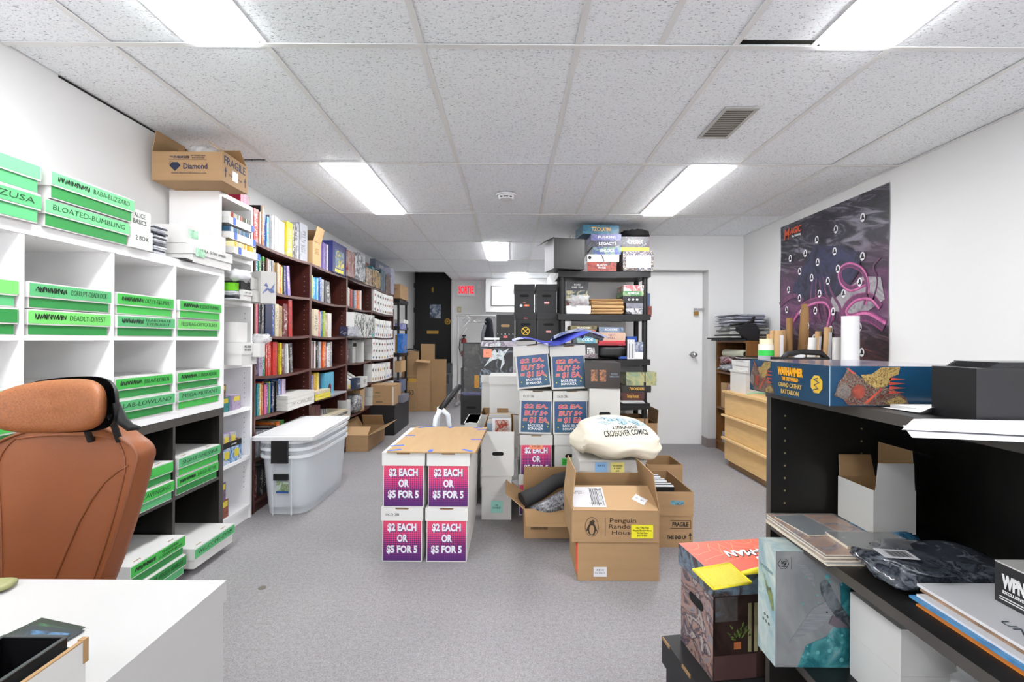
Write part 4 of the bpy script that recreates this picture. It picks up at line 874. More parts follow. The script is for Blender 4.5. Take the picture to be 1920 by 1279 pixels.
part(t, 'front_comic', MB().box(-.05, .318, .02, .085, .324, .318), PAPER); plate(t, 'comic_emblem', -.03, .215, .065, .305, .3175, art('red_emblem', ['#a33b30', '#d9d2c6', '#b5402f', '#8a2f28'], 30))
# --- white stack behind it
for k, (lab) in enumerate(('plain white box at the bottom of the stack behind the open longbox', 'white box with a brown cut-out, behind the open longbox', 'tall white lidded box topmost behind the open longbox')):
    Y = 3.86; cx, w, z, h = FB(906 if k < 2 else 912, 972, 700, 800, Y)
    if k == 1:
        t = openbox(lab, (cx - .01, Y - .02, .001 + .272 * k), w + .03, .4, .27); plate(t, 'cut_flap', -.02, .27, .07, .325, 0, CARDIN)
    else: comic_box(lab, (cx + (.02 if k else 0), Y, .001 + .272 * k), w, .4, .27 + (.045 if k == 2 else 0), m=WBOX)
cx, w, z, h = FB(888, 905, 846, 890, 3.75)
for k in range(2): comic_box('white box %s beside the open longbox, mostly hidden by the cardboard sheet' % ('on the floor', 'stacked second')[k], (cx - .02, 3.3, .001 + .2855 * k), .10 + .0, .4, .284, lid=.002)
# --- blue sale stacks
SY = 3.08
zs = [0, .262, .535, .832, 1.128]
for col, (a, b, off) in enumerate(((973, 1037, -.012), (1036, 1104, .0))):
    for k in range(4):
        px0, px1 = [(972, 1035), (974, 1038), (971, 1037), (968, 1036)][k] if col == 0 else [(1037, 1103), (1038, 1104), (1035, 1105), (1032, 1101)][k]
        cx, w, z, h = FB(px0, px1, 700, 800, SY)
        kd = 'half' if (col == 0 and k < 2) else ('blue' if k >= 2 else None)
        nm = ('bottom', 'second', 'third', 'topmost')[k]; st_ = ('stack by the open longbox', 'other front stack')[col]
        tl = (0, 0, -.02, .1)[k] if col == 0 else (0, 0, .015, .045)[k]
        tl = -tl if False else tl
        t = comic_box('%s box with %s, %s up in the %s' % ('white', {'half': 'magenta sale sheet', 'blue': 'blue BUY 5+ sheet', None: 'plain front'}[kd], nm, st_), (cx, SY - .01 * (k == 3), zs[k] + .002 + abs(tl) * .1 * (tl != 0)), w - .006, .40, .27 if k < 2 else .286, kind=kd, tilt=-tl, note='OLD 2BI' if k == 2 else None)
        if col == 0 and k == 1: plate(t, 'coral_note', -.045, .176, .045, .21, .002, mat('coral_note', '#f09070', .6)); text(t, 'MM-2BI', .05, .014, (0, .0, .193), 'front', INK)
        if col == 1 and k == 1:
            hole(t, .0, .13, .075, .026, .0055)
            plate(t, 'green_note', -.06, .07, -.012, .115, .0052, mat('green_note', '#35b545', .6)); text(t, 'N\nMINI', .03, .01, (-.037, .0035, .092), 'front', INK)
            plate(t, 'pale_note', -.008, .055, .04, .12, .0052, mat('pale_green_note', '#c3dba0', .6)); text(t, '2B\nDUPS', .03, .012, (.016, .0035, .088), 'front', INK)
cx, w, z, h = FB(1105, 1163, 730, 790, 3.03)
for k in range(3):
    if k < 2: comic_box('%s plain white box under the open one beside the blue sheets' % ('bottom', 'middle')[k], (cx, 3.03, .001 + .282 * k), w, .45, .28)
    else: openbox('open white box with a handle hole beside the blue sheets, under dark games', (cx, 3.03, .001 + .282 * k), w, .45, .282, comics=10, hl=.42)
# --- blue crumpled bag film on top of the stacks
whole('poster_film', 'long blue-violet plastic poster draped over the two blue-sheet stacks', 'poster',
      MB().grid(lambda u, v: (-.02 + u * .5, SY - .05 + v * .36, 1.135 + .022 * math.sin(u * 9) * (1 - .3 * v) + (.07 * max(0, u - .55) + .03 * math.sin(v * 5 + u * 7) * max(0, u - .5) * 2) + .02 * v), 40, 14), mat('violet_poster', '#5661cf', .25, var=.35, scale=5), (0.02, 0, .012))
whole('poster_film', 'silvery grey curled plastic sheet lying behind the blue poster end', 'poster',
      MB().grid(lambda u, v: (.28 + u * .36 + .0 * v, SY + .02 + v * .3, 1.17 + .05 * math.sin(u * 3.1) + .02 * math.sin(v * 6)), 24, 12), art('silver_film', ['#8a94b8', '#c4c9d4', '#5d6aa8', '#a8adb8'], 8, .2))
# --- sweatshirt on the keys box
Y = 2.62; cx, w, z, h = FB(1085, 1213, 858, 900, Y)
t = comic_box('wide white box with blue and yellow sticky notes under the folded sweatshirt', (cx, Y, .001), w, .34, .487, lid=.01)
plate(t, 'blue_note', -.10, .40, -.03, .474, .005, mat('blue_note', '#8fbbe8', .6)); text(t, 'RAYS', .04, .012, (-.065, .003, .455), 'front', INK)
plate(t, 'yellow_note', -.008, .395, .065, .474, .005, mat('yellow_note', '#efe58a', .6)); text(t, 'RAY RAMIES\n& TSHIRT\n6/32', .055, .01, (.028, .003, .44), 'front', INK)
def cloth_fn(u, v):
    th = u * 2 * PI; ph = (v - .5) * PI
    sg = lambda q, e: math.copysign(abs(q) ** e, q)
    x = sg(math.cos(ph), .8) * sg(math.cos(th), .75) * .245; y = sg(math.cos(ph), .8) * sg(math.sin(th), .75) * .2; z = sg(math.sin(ph), .9) * .128
    n1 = mnoise.noise(Vector((x * 5, y * 5, z * 6))); n2 = mnoise.noise(Vector((x * 9 + 4, y * 5, z * 22)))
    n3 = 1 - abs(mnoise.noise(Vector((x * 7 + 9, y * 3, z * 9 + 2)))) * 2
    k = 1 + .12 * n1 + (.07 * n2 + .05 * n3 if z < .04 else .015 * n2 + .02 * n3)
    z2 = z * k
    if z2 < 0: z2 = z2 * .75 + .02 * math.sin(x * 28) * (math.sin(th) < 0) * .6
    return (x * k + (.02 * abs(y) * 5), y * k, max(z2, -.099) - .1 * max(0, x) * .3 - .02 * (x < -.2))
mb = MB().grid(cloth_fn, 72, 40, 0, True, True)
SWX = W(1149, 860, 2.76)[0]; SWL = (SWX, 2.73, .588)
t = thing('folded_sweatshirt', 'folded cream sweatshirt with blue print lettering lying on the white noted box', 'sweatshirt', SWL)
part(t, 'garment', mb, mat('cream_fleece', '#e8e0cc', .9, var=.03, scale=3, bmp=.2, bscale=220))
bv = BVHTree.FromPolygons([Vector(v) for v in mb.v], mb.f)
def project(parent, me, ox, oz, sx, sz, tilt, m, name):
    """lay flat mesh ME on the garment: rays go back and down onto it"""
    vs = []; d = Vector((0, .62, -.78)); rt = Matrix.Rotation(tilt, 2)
    for q in me.vertices:
        p = rt @ Vector((q.co.x * sx, q.co.y * sz)); o = Vector((ox + p.x, -.35, .36 + oz)) + Vector((0, .78, .62)) * p.y
        h = bv.ray_cast(o, d); vs.append(tuple((h[0] + h[1] * .0015) if h[0] else o + d * .45))
    b = MB(); b.add(vs, [list(pp.vertices) for pp in me.polygons]); return part(parent, name, b, m)
def dense(s, **k):
    cu = bpy.data.curves.new('text', 'FONT'); cu.body = s; cu.size = 1; cu.align_x = 'CENTER'; cu.align_y = 'CENTER'; cu.resolution_u = 3; cu.offset = .022
    ob = bpy.data.objects.new('text', cu); me = bpy.data.meshes.new_from_object(ob); bpy.data.objects.remove(ob); return me
for s, oz, sz, wd, tl in (('LIBRAIRIE', -.004, .028, .14, .1), ('CROSSOVER COMICS', -.065, .040, .25, .12)):
    me = dense(s); xs = [v.co.x for v in me.vertices]
    project(t, me, .03, oz + .0, wd / (max(xs) - min(xs)), sz * 1.2, tl, mat('dark_print', '#2a3038', .8), 'lettering')
dm = MB().grid(lambda u, v: ((u - .5) * (1 + .25 * math.sin(v * 9)), (v - .5) * (1 + .4 * math.sin(u * 17)), 0), 24, 10).mesh('drawing', PAPER)
project(t, dm, .03, .098, .24, .07, .05, art('blue_print', ['#2c5570', '#8ec4d8', '#e8e0cc', '#6fb0c8', '#2a3a48'], 34, .8), 'printed_drawing')
# --- brown cartons in front
Y = 2.25; cx, w, z, h = FB(1083, 1236, 1018, 1088, Y)
t = carton('closed_carton', 'plain closed brown carton on the floor with a small shipping label', (cx, Y, .001), w, .31, .182, 0, CARD, {}, closed=True)
plate(t, 'shipping_label', -.12, .02, -.056, .066, 0, PAPER); text(t, 'R B 010\n5 x 10 x 12', .05, .01, (-.088, -.0018, .045), 'front', INK)
plate(t, 'orange_tape', .0, .03, .06, .18, -w / 2, mat('orange_tape', '#ff5a2a', .4), face='left')
cx, w, z, h = FB(1073, 1237, 964, 1020, Y)
t = carton('open_carton', 'open brown carton with a bird emblem and yellow label, on the plain carton', (cx - .003, Y - .005, .1895), w, .33, .15, 0, CARD, {'f': (.175, 24), 'l': (.19, 84), 'r': (.18, 80), 'b': (.095, 84)})
pm = INKB
text(t, 'Penguin\nRandom\nHouse', .135, .021, (.035, -.001, .075), 'front', pm)
plate(t, 'rule', -.05, .028, -.049, .118, 0, pm, .0008)
def ell(cx, cz, a, b, y, n=28): return [(cx + a * math.cos(2 * PI * k / n), y, cz + b * math.sin(2 * PI * k / n)) for k in range(n)]
mb = MB(); A, B = ell(-.115, .074, .033, .047, -.0012), ell(-.115, .074, .031, .045, -.0012)
mb.add(A + B, [(k, (k + 1) % 28, 28 + (k + 1) % 28, 28 + k) for k in range(28)])
mb.prism([(-.118, -.0012, .103), (-.108, -.0012, .108), (-.1, -.0012, .1), (-.104, -.0012, .092), (-.094, -.0012, .07), (-.088, -.0012, .05), (-.096, -.0012, .056), (-.1, -.0012, .04), (-.106, -.0012, .034), (-.122, -.0012, .034), (-.13, -.0012, .042), (-.134, -.0012, .056), (-.143, -.0012, .05), (-.136, -.0012, .072), (-.126, -.0012, .09), (-.127, -.0012, .097)], (0, -.0004, 0))
part(t, 'bird_emblem', mb, pm)
part(t, 'emblem_belly', MB().prism(ell(-.115, .06, .012, .022, -.0017, 16), (0, -.0003, 0)), CARD)
plate(t, 'yellow_label', .075, .02, .18, .085, -.001, mat('acid_yellow_label', '#ece12a', .5)); text(t, 'New Titles from\nPenguin Random House\nOn Sale Date\nJULY 8 2025', .09, .009, (.128, -.0028, .052), 'front', INKB)
# the shipping label and sticker lie on the leaning front flap
fl = [c for c in t.children if c.name.startswith('flap')][0]; a = math.radians(24)
def onflap(nm, x0, x1, s0, s1, m, tilt=0, tx=None):
    M = Matrix.Translation((0, 0, .15)) @ Matrix.Rotation(a, 4, 'X') @ Matrix.Translation(((x0 + x1) / 2, (s0 + s1) / 2, .0046)) @ Matrix.Rotation(tilt, 4, 'Z')
    o = part(t, nm, MB().box(-(x1 - x0) / 2, -(s1 - s0) / 2, 0, (x1 - x0) / 2, (s1 - s0) / 2, .0008, 0, M), m)
    if tx:
        for s, u, v, w_, h_ in tx:
            q, tw = text_mesh(s, 0, 0, 1, INK); o2 = link('lettering', q, t); o2.matrix_local = M @ Matrix.Translation((u, v, .0012)) @ Matrix.Diagonal((w_ / tw, h_, .05, 1))
    return M
M = onflap('shipping_label', -.20, -.04, .02, .16, PAPER, 0, [('SHIP TO\n0412 BOX 7', -.045, .03, .05, .012), ('TRACK 1Z 88', .03, -.045, .06, .014), ('PRH', .05, .05, .03, .016)])
mb = MB(); xx = .012
while xx < .072: q = rnd.choice((.0015, .003)); mb.box(xx, -.06, .001, xx + q, .06, .0014, 0, M); xx += q + .003
o = part(t, 'barcode', mb, INK); o['kind'] = 'stuff'
onflap('sticker', .1, .165, .05, .095, PAPER, -.7, [('H - WI', 0, 0, .04, .012)])
# left carton with rolled tube
Y = 2.73; cx, w, z, h = FB(987, 1080, 955, 1008, Y)
t = carton('open_carton', 'open brown carton holding a black roll and small boxes, flaps spread', (cx, Y, .001), w + .03, .34, .17, 0, CARD, {'f': (.13, 205), 'l': (.14, 140), 'b': (.16, 85)})
plate(t, 'barcode_print', -.12, .05, -.02, .1, 0, art('brown_barcode', ['#a2835c', '#6b4d30', '#a2835c'], 3, .8, 0, (60, 1, 1)), .0008)
whole('black_roll', 'matte black rolled mat lying across the spread-flap carton', 'rolled mat', MB().tube([(-.15, 0, 0), (-.05, .05, .03), (.06, .1, .085), (.2, .13, .12)], [.048, .046, .044, .042], 20), mat('matte_black_rubber', '#262628', .7), (cx - .02, Y + .06, .2))
whole('black_white_bag', 'speckled black and silver bag in the spread-flap carton', 'bag', MB().tube([(-.14, 0, -.02), (-.02, .0, .02), (.1, .03, .07), (.16, .06, .08)], [.04, .055, .06, .05], 18), art('speckle_bag', ['#15151a', '#2c2c30', '#9a9aa0', '#1d1d22', '#d8d8dc'], 30, .3), (cx - .0, Y + .03, .14))
for k, (c, xx) in enumerate((('#5a3a8a', -.11), ('#3a3a48', -.04), ('#e9dcc0', .05), ('#8a2f2f', .1))): block('small_box', ('violet', 'dark grey', 'cream ribbed', 'dark red')[k] + ' small box in the spread-flap carton', 'small box', (cx + xx, Y + .02, .01), .05, .05, .14 + .03 * (k == 2), mat('smallbox%d' % k, c, .4, var=.15, scale=30))
# right pair of cartons
Y = 2.62; cx, w, z, h = FB(1215, 1299, 966, 1021, Y)
t = carton('closed_carton', 'brown carton marked FRAGILE, this end up, on the floor', (cx, Y, .001), w, .42, .17, 0, CARD, {}, closed=True)
text(t, 'FRAGILE', .09, .024, (.055, -.001, .128), 'front', INK, bold=.03); text(t, 'THIS END UP', .11, .02, (.035, -.001, .055), 'front', INK, bold=.03)
mb = MB()
for (a, b, c, d) in ((-.0, .105, .115, .108), (-.0, .148, .115, .151), (.112, .105, .115, .151)): mb.box(a, -.001, b, c, 0, d)
part(t, 'printed_frame', mb, INKB); part(t, 'arrow', MB().prism([(.1, -.001, .066), (.122, -.001, .066), (.111, -.001, .083)], (0, .0006, 0)).box(.108, -.001, .042, .114, 0, .068), INKB)
cx, w, z, h = FB(1222, 1300, 922, 966, Y)
t = carton('open_carton', 'open brown carton of comics with a handle hole, on the FRAGILE carton', (cx, Y - .005, .1775), w, .44, .135, 0, CARD, {'l': (.04, 84)})
hole(t, .025, .075, .08, .024, 0, art('hole_peek', ['#c2506a', '#6fb5c8', '#2a2a2a'], 40))
mb = MB()
for k in range(3):
    for q in range(9): mb.box(-.09, .12 + k * .09 + q * .007, .01, .05 - .01 * k, .125 + k * .09 + q * .007, .125 + .003 * (q % 3), (q % 5 == 0))
o = part(t, 'comics', mb, [PAPER, BLACKB]); o['kind'] = 'stuff'
cx, w, z, h = FB(1213, 1280, 871, 930, 3.12)
carton('open_carton', 'brown open box behind the open carton of comics', (cx, 3.12, .001), w, .26, .33, 0, CARD, {})
# ---- tote stack
t = None
for k in range(3):
    zb = .001 + .048 * k; H = .40; top = zb + H
    t = thing('storage_tote', 'clear plastic tote with black latch, %s of the nested stack' % ('outermost', 'middle one', 'innermost')[k], 'storage tote', (-1.49, 3.03, zb), 0, 'nested clear totes')
    w0, w1, d0, d1, s = .145, .172, .72, .80, .0
    n = 40
    def sh(u, v, g=0):
        a = u * 2 * PI; q = 5.0; c, ss = math.cos(a), math.sin(a); rr = 1 / ((abs(c) ** q + abs(ss) ** q) ** (1 / q))
        hw = w0 + (w1 - w0) * v + g; hd = (d0 + (d1 - d0) * v) / 2 + g
        return (c * rr * hw, .40 + ss * rr * hd, .004 + v * (H - .004))
    mb = MB().grid(lambda u, v: sh(u, v), n, 6, 0, True, True)
    mb.add([sh(i / n, 0) for i in range(n)], [list(range(n))[::-1]])
    part(t, 'body', mb, TOTE)
    mb = MB(); 
    ringv = [sh(i / n, 1, g) for g in (0, .014) for i in range(n)]; mb.add(ringv, [(i, (i + 1) % n, n + (i + 1) % n, n + i) for i in range(n)], 0, True)
    lo = [(x, y, z - .018) for x, y, z in ringv[n:]]; mb.add(ringv[n:] + lo, [(i, (i + 1) % n, n + (i + 1) % n, n + i) for i in range(n)], 0, True)
    part(t, 'rim', mb, TOTERIM)
    part(t, 'latch', MB().box(-.055, -.032, H - .045, .05, -.014, H + .004).box(-.055, -.014, H - .004, .05, .01, H + .004), BLACKP)
    if k == 0:
        part(t, 'lower_latch', MB().box(-.05, -.012, H - .16, .045, .0, H - .12), BLACKP)
        o = plate(t, 'paper_label', -.035, .155, .045, .23, -.0, art('tote_label', ['#8fb0d8', '#c9d6c0', '#6f8a50', '#e8e4da'], 20)); plate(t, 'label_band', -.035, .155, .045, .17, -.0015, mat('label_navy', '#1f4a8c', .5))
        for sx in (-.06, .06): part(t, 'rib', MB().box(sx - .003, .0, .01, sx + .003, .012, H - .02), TOTE)
part(thing('tote_lid', 'white plastic lid lying askew on the nested totes', 'storage tote lid', (-1.475, 3.0, .503), 0, None, (math.radians(0), 0, math.radians(3.5))), 'panel',
     MB().prism([(sx * .195 + cx_, .02 + cy_, 0) for sx, cx_, cy_ in ((-1, .02, -.02), (1, -.02, -.02), (1, -.005, -.012), (1, 0, .0))] + [(.195, .83, 0), (.18, .85, 0), (-.18, .85, 0), (-.195, .83, 0), (-.195, .02, 0), (-.19, .008, 0)], (0, 0, .022)).prism([(-.165, .04, .022), (.165, .04, .022), (.165, .81, .022), (-.165, .81, .022)], (0, 0, .006)), WPLAS)
# ---- cartons by the bookcases
carton('open_carton', 'open brown carton with wide spread flaps on the floor by the bookcases', (-1.60, 4.80, .001), .25, .62, .165, 0, CARD, {'f': (.14, 30), 'l': (.12, 120), 'r': (.16, 155), 'b': (.14, 60)})
t = thing('black_crate', 'black plastic crate carrying a brown carton beside the dark bookcases', 'crate', (-1.56, 5.62, 0))
part(t, 'body', MB().box(-.15, 0, 0, .15, .78, .33), BLACKP); part(t, 'rim', MB().box(-.16, -.01, .33, .16, .79, .362), BLACKP)
t = carton('closed_carton', 'brown carton with green lettering and taped corners on the black crate', (-1.62, 5.64, .3635), .40, .34, .235, 0, CARD, {}, closed=True)
text(t, 'Ultra', .06, .02, (-.07, -.001, .15), 'front', mat('light_green_ink', '#8aa86a', .7)); text(t, 'PRO', .06, .02, (.0, -.001, .15), 'front', mat('dark_green_ink', '#2c5a34', .7), bold=.03)
text(t, 'PREMIUM UV CARD\nSLEEVES', .13, .012, (-.03, -.001, .1), 'front', INKG); plate(t, 'printed_bar', -.02, .03, .06, .045, 0, mat('grey_print', '#6a5a48', .7), .0006)
for xx in (-.19, .175): plate(t, 'clear_tape', xx, .0, xx + .02, .22, 0, mat('shiny_tape', '#d8ccc0', .2), .0008)
block('grey_case', 'small grey plastic case on the black crate beside the carton', 'case', (-1.40, 5.85, .3635), .09, .3, .09, mat('grey_case', '#6f7280', .4))
# ================================================================ BACK AREA
# far black rack beyond the bookcases
t = thing('black_rack', 'black plastic rack in line after the dark bookcases', 'rack', (-1.82, 6.86, 0))
for sx, sy in ((-.15, 0), (.13, 0), (-.15, .5), (.13, .5)): part(t, 'post', MB().box(sx, sy, 0, sx + .03, sy + .03, 1.72), BLACKP)
for z in (.1, .5, .9, 1.3, 1.7): part(t, 'shelf', MB().box(-.16, -.02, z, .17, .55, z + .05), BLACKP)
def onrack(name, lab, px0, px1, py0, py1, Y, d, m, cat='box', side=None):
    cx, w, z, h = FB(px0, px1, py0, py1, Y); return block(name, lab, cat, (cx, Y, z), w, d, h, [m, side or m, m])
t = carton('closed_carton', 'brown carton on top of the black rack at the end of the bookcases', (-1.74, 6.72, 1.752), .25, .5, .2, 0, CARD, {}, closed=True)
text(t, 'SKU 8842\nLOT', .12, .02, (.03, -.001, .12), 'front', INKB)
onrack('white_box', 'small white box on a middle shelf of the black rack', 739, 757, 599, 606, 6.9, .3, WBOX); onrack('lilac_box', 'pale violet box under the small white box on the black rack', 740, 753, 606, 617, 6.88, .3, mat('violet_pale', '#8f90c4', .4, var=.3, scale=30))
onrack('yellow_book', 'yellow and green book spine on the black rack', 741, 745, 628, 662, 6.86, .3, mat('mustard', '#c98f2a', .5, var=.3, scale=20), 'book'); onrack('blue_bag', 'bright blue plastic pack hanging off the black rack', 745, 756, 626, 662, 6.8, .25, art('blue_pack', ['#1466c8', '#2f86e0', '#0f55b0', '#c8b860'], 9, .2), 'bag')
onrack('tan_carton', 'tan carton low on the black rack', 740, 752, 677, 698, 6.85, .3, CARDL); onrack('grey_carton', 'slate blue carton on the lowest shelves of the black rack', 741, 752, 713, 735, 6.85, .3, mat('slate_carton', '#5f6a8a', .5, var=.3, scale=20))
# stacked cartons in front of the steps
cx, w, z, h = FB(755, 782, 712, 770, 7.55)
t = carton('closed_carton', 'brown carton numbered 63 before the steps', (cx - .03, 7.5, .001), w + .06, .35, h + .03, 0, CARD, {}, closed=True); text(t, '63', .09, .07, (.06, -.001, h * .6), 'front', INKB, bold=.01); plate(t, 'yellow_tape', -w / 2 - .03, h - .03, w / 2 + .03, h + .03, 0, mat('yellow_tape', '#c2963a', .4), .001)
t = thing('folded_carton', 'upright folded carton panel standing on the numbered carton', 'cardboard', (cx - .01, 7.6, h + .04)); part(t, 'panel', MB().box(-.14, 0, 0, .14, .02, .43), CARD); part(t, 'rim_band', MB().tube([(-.14, 0, .43), (0, 0, .46), (.14, 0, .43)], .012, 6), BLACKP)
cx, w, z, h = FB(783, 838, 672, 767, 7.62)
t = thing('folded_carton', 'tall folded brown carton standing before the steps', 'cardboard', (cx, 7.55, .001))
part(t, 'panel', MB().box(-w / 2, 0, 0, -.01, .03, h), CARD); part(t, 'panel', MB().box(-.008, -.01, 0, w / 2, .02, h + .01), CARDIN); part(t, 'flap', MB().prism([(-w / 2, -.01, h), (-.02, -.02, h - .02), (-.01, -.1, h - .05), (-w / 2, -.09, h - .03)], (0, 0, .006)), CARDT)
cx, w, z, h = FB(789, 815, 645, 690, 7.75); t = block('carton_flap', 'square brown carton panel poking up above the tall folded carton', 'cardboard', (cx, 7.75, .5), w, .02, z + h - .5, CARD)
# garment rack
x0, z0 = W(859, 592, 8.2); x1, _ = W(930, 592, 8.2)
t = thing('garment_rack', 'chrome garment rail with hangers near the far wall', 'clothes rack', ((x0 + x1) / 2, 8.2, 0)); hw = (x1 - x0) / 2
for sx in (-1, 1):
    part(t, 'upright', MB().cyl((sx * hw, 0, .05), (sx * hw, 0, z0), .014), STEEL); part(t, 'foot', MB().box(sx * hw - .02, -.2, .03, sx * hw + .02, .2, .06), STEEL)
part(t, 'rail', MB().cyl((-hw - .03, 0, z0), (hw + .03, 0, z0), .014), STEEL); part(t, 'upper_rail', MB().cyl((-hw, 0, z0 + .03), (hw, 0, z0 + .03), .006), STEEL)
for k in range(4):
    xx = (x0 + x1) / 2 - hw * .55 + k * .09
    t = whole('coat_hanger', 'wire coat hanger on the garment rail, %s of four' % ('first', 'second', 'third', 'last')[k], 'coat hanger', MB().tube([(0, 0, .05), (.012, 0, .07), (.0, 0, .08), (-.005, 0, .06), (0, 0, .02), (.0, .15, -.05), (0, -.15, -.05), (0, 0, .02)], .003, 5), STEEL, (xx, 8.2, z0 - .065), .6, 'hangers on the rail')
cx, w, z, h = FB(905, 926, 598, 645, 8.15)
t = thing('hooded_coat', 'dark navy hooded coat hanging on the garment rail', 'coat', (cx, 8.18, z)); NV = mat('navy_cloth', '#141722', .9, var=.2)
part(t, 'coat_body', MB().grid(lambda u, v: ((.055 + .055 * (1 - v)) * math.cos(u * 2 * PI) + .02 * v, .1 * math.sin(u * 2 * PI), v * h * .85), 24, 10, 0, True, True), NV); part(t, 'hood', MB().blob((.0, 0, h * .88), (.07, .08, .08)), NV); part(t, 'sleeve', MB().tube([(-.05, -.05, h * .75), (-.09, -.06, h * .4), (-.1, -.05, h * .05)], [.03, .035, .03], 10), art('sleeve_print', ['#1a1c26', '#9a9ca6', '#20222c'], 40))
t = whole('white_hose', 'white curved hose and straps hanging at the garment rail end', 'hose', MB().tube([(0, 0, 0), (.04, -.02, -.06), (.12, -.02, .02), (.16, -.02, -.05), (.05, -.02, -.16), (-.03, -.02, -.24), (.1, -.02, -.2), (.0, -.02, -.35)], .012, 7), mat('hose_white', '#d4d4cf', .4), (x0 + .05, 8.17, z0 - .02))
# boxes with black fronts
MR = mat('red_label_print', '#c9666a', .5)
def blackbox(lab, px0, px1, py0, py1, Y, z=None, hh=None, mark='label', lidp=True, d=.4, sidew=True):
    cx, w, z_, h = FB(px0, px1, py0, py1, Y); z = z_ if z is None else z; h = hh or h
    t = thing('comic_box', lab, 'comic box', (cx, Y, z)); x = w / 2
    part(t, 'body', MB().box(-x + .006, .006, 0, x - .006, d, h - .06, [0, 0, 1, 1, 0, 0]), [BLACKB, WBOX])
    if lidp: part(t, 'lid', MB().box(-x, 0, h - .063, x, d + .006, h), BLACKB)
    else: part(t, 'upper_front', MB().box(-x + .006, .006, h - .06, x - .006, d, h, [0, 0, 1, 1, 0, 0]), [BLACKB, WBOX])
    hole(t, 0, h * .66 - .02, w * .45, .024, .0052, DARKVOID if mark != 'dots' else CARDIN)
    if mark == 'label': part(t, 'red_label', MB().box(-.024, .0035, .085, .026, .0058, .107), MR); text(t, 'MARVEL', .044, .012, (.001, .003, .096), 'front', WINK, bold=.02)
    if mark == 'orange': plate(t, 'orange_label', -.005, .06, .05, .08, .0058, mat('orange_print', '#d0683a', .5)); plate(t, 'red_label', -.01, .092, .015, .1, .0058, MR); part(t, 'round_emblem', MB().cyl((-.03, .0055, .068), (-.03, .0045, .068), .014, n=20), mat('pale_emblem', '#c9cdd2', .5)); text(t, 'NEW', .02, .012, (.02, .004, .07), 'front', WINK)
    if mark == 'x':
        Yl = mat('yellow_emblem', '#e2bc20', .5); mb = MB(); A, B = ell(0, .10, .041, .041, .0045), ell(0, .10, .034, .034, .0045)
        mb.add(A + B, [(k, (k + 1) % 28, 28 + (k + 1) % 28, 28 + k) for k in range(28)]); mb.add([(q[0], .0048, q[2]) for q in A], [list(range(28))]) if False else None
        for a in (PI / 4, -PI / 4): M = Matrix.Translation((0, .0048, .10)) @ Matrix.Rotation(a, 4, 'Y'); mb.box(-.037, -.0006, -.0045, .037, 0, .0045, 0, M)
        part(t, 'round_emblem', mb, Yl, 'yellow ring emblem with an X inside'); plate(t, 'red_label', -.018, h - .06, .018, h - .052, -.0004, MR)
    if mark == 'dots':
        for k, ch in enumerate('ALIEN'): text(t, ch, .008, .01, (-.07 + .035 * k, .0045, .065), 'front', WINK)
        plate(t, 'red_label', -.018, .03, .02, .05, .0058, MR)
    return t
for k, (a, b) in enumerate(((963, 1005), (1005, 1049))):
    for q in range(4): comic_box('white box, %s from floor under the black boxes, column %s the pale soffit' % (('first', 'second', 'third', 'fourth')[q], ('nearer', 'away from')[k]), (W((a + b) / 2, 637, 4.6)[0], 4.6, .001 + .2865 * q), .205, .4, .285)
blackbox('black box with a yellow ringed X emblem, lower row', 965, 1006, 587, 641, 4.6, 1.148, .282, 'x'); blackbox('black box with a red label, lower row beside the X box', 1007, 1050, 587, 641, 4.6, 1.148, .282)
blackbox('black box with orange and round emblems, upper row', 963, 1003, 534, 587, 4.6, 1.4315, .28, 'orange'); blackbox('black box with a red label, upper row by the plastic shelving', 1005, 1045, 533, 587, 4.6, 1.4315, .28)
# art-print box and the column below it
cx, w, z, h = FB(902, 962, 638, 700, 4.25)
for q in range(2): comic_box('white box %s beneath the black-and-white art box' % ('on the floor', 'second up')[q], (cx, 4.25, .001 + .42 * q), w, .4, .417)
BW = art('ink_drawing', ['#121214', '#141416', '#18181b', '#1d1d22', '#3a3e46', '#7d8894', '#141418', '#141418'], 9, .4, 1.6)
t = thing('comic_box', 'large box printed with black and white drawings and a coral note', 'comic box', (cx, 4.25, .84), 0); x = w / 2
part(t, 'body', MB().box(-x, .004, 0, x, .40, .25), BW); part(t, 'lid', MB().box(-x - .006, 0, .255, x + .02, .41, .305), art('ink_drawing2', ['#1a1a1c', '#e9e9ea', '#6a5a72', '#d0c8d4', '#222226'], 9, .4, 1.5)); part(t, 'printed_figure', MB().prism([(-.1, .002, .235), (-.05, .002, .21), (-.02, .002, .235), (.0, .002, .2), (.02, .002, .235), (.05, .002, .215), (.11, .002, .245), (.06, .002, .17), (.07, .002, .11), (.03, .002, .05), (.045, .002, .13), (.01, .002, .15), (-.05, .002, .13), (-.12, .002, .07), (-.06, .002, .165)], (0, -.0006, 0)).prism([(-.02, -.007, .262), (.02, -.007, .262), (.035, -.007, .29), (.0, -.007, .3)], (0, -.0006, 0)).prism([(-.12, -.007, .262), (-.08, -.007, .262), (-.09, -.007, .3)], (0, -.0006, 0)), art('pale_blue_print', ['#5f7682', '#b9c4ca', '#dfe4e6', '#8295a0'], 30)); plate(t, 'coral_note', -x + .02, .16, -x + .095, .235, .002, mat('coral_note', '#f09070', .6)); text(t, '2-C', .03, .012, (-x + .057, .0, .2), 'front', INK)
blackbox('black open box with an orange-brown slot and a row of small letters', 929, 966, 589, 640, 4.27, 1.148, .245, 'dots', False, d=.22)
t = plate(None, 'white_sheet', cx - .12, 4.26, cx + .02, 4.3, 1.16, PAPER, .02, face='top'); tag(t, 'white paper sheet sticking out under the black letter box', 'paper')
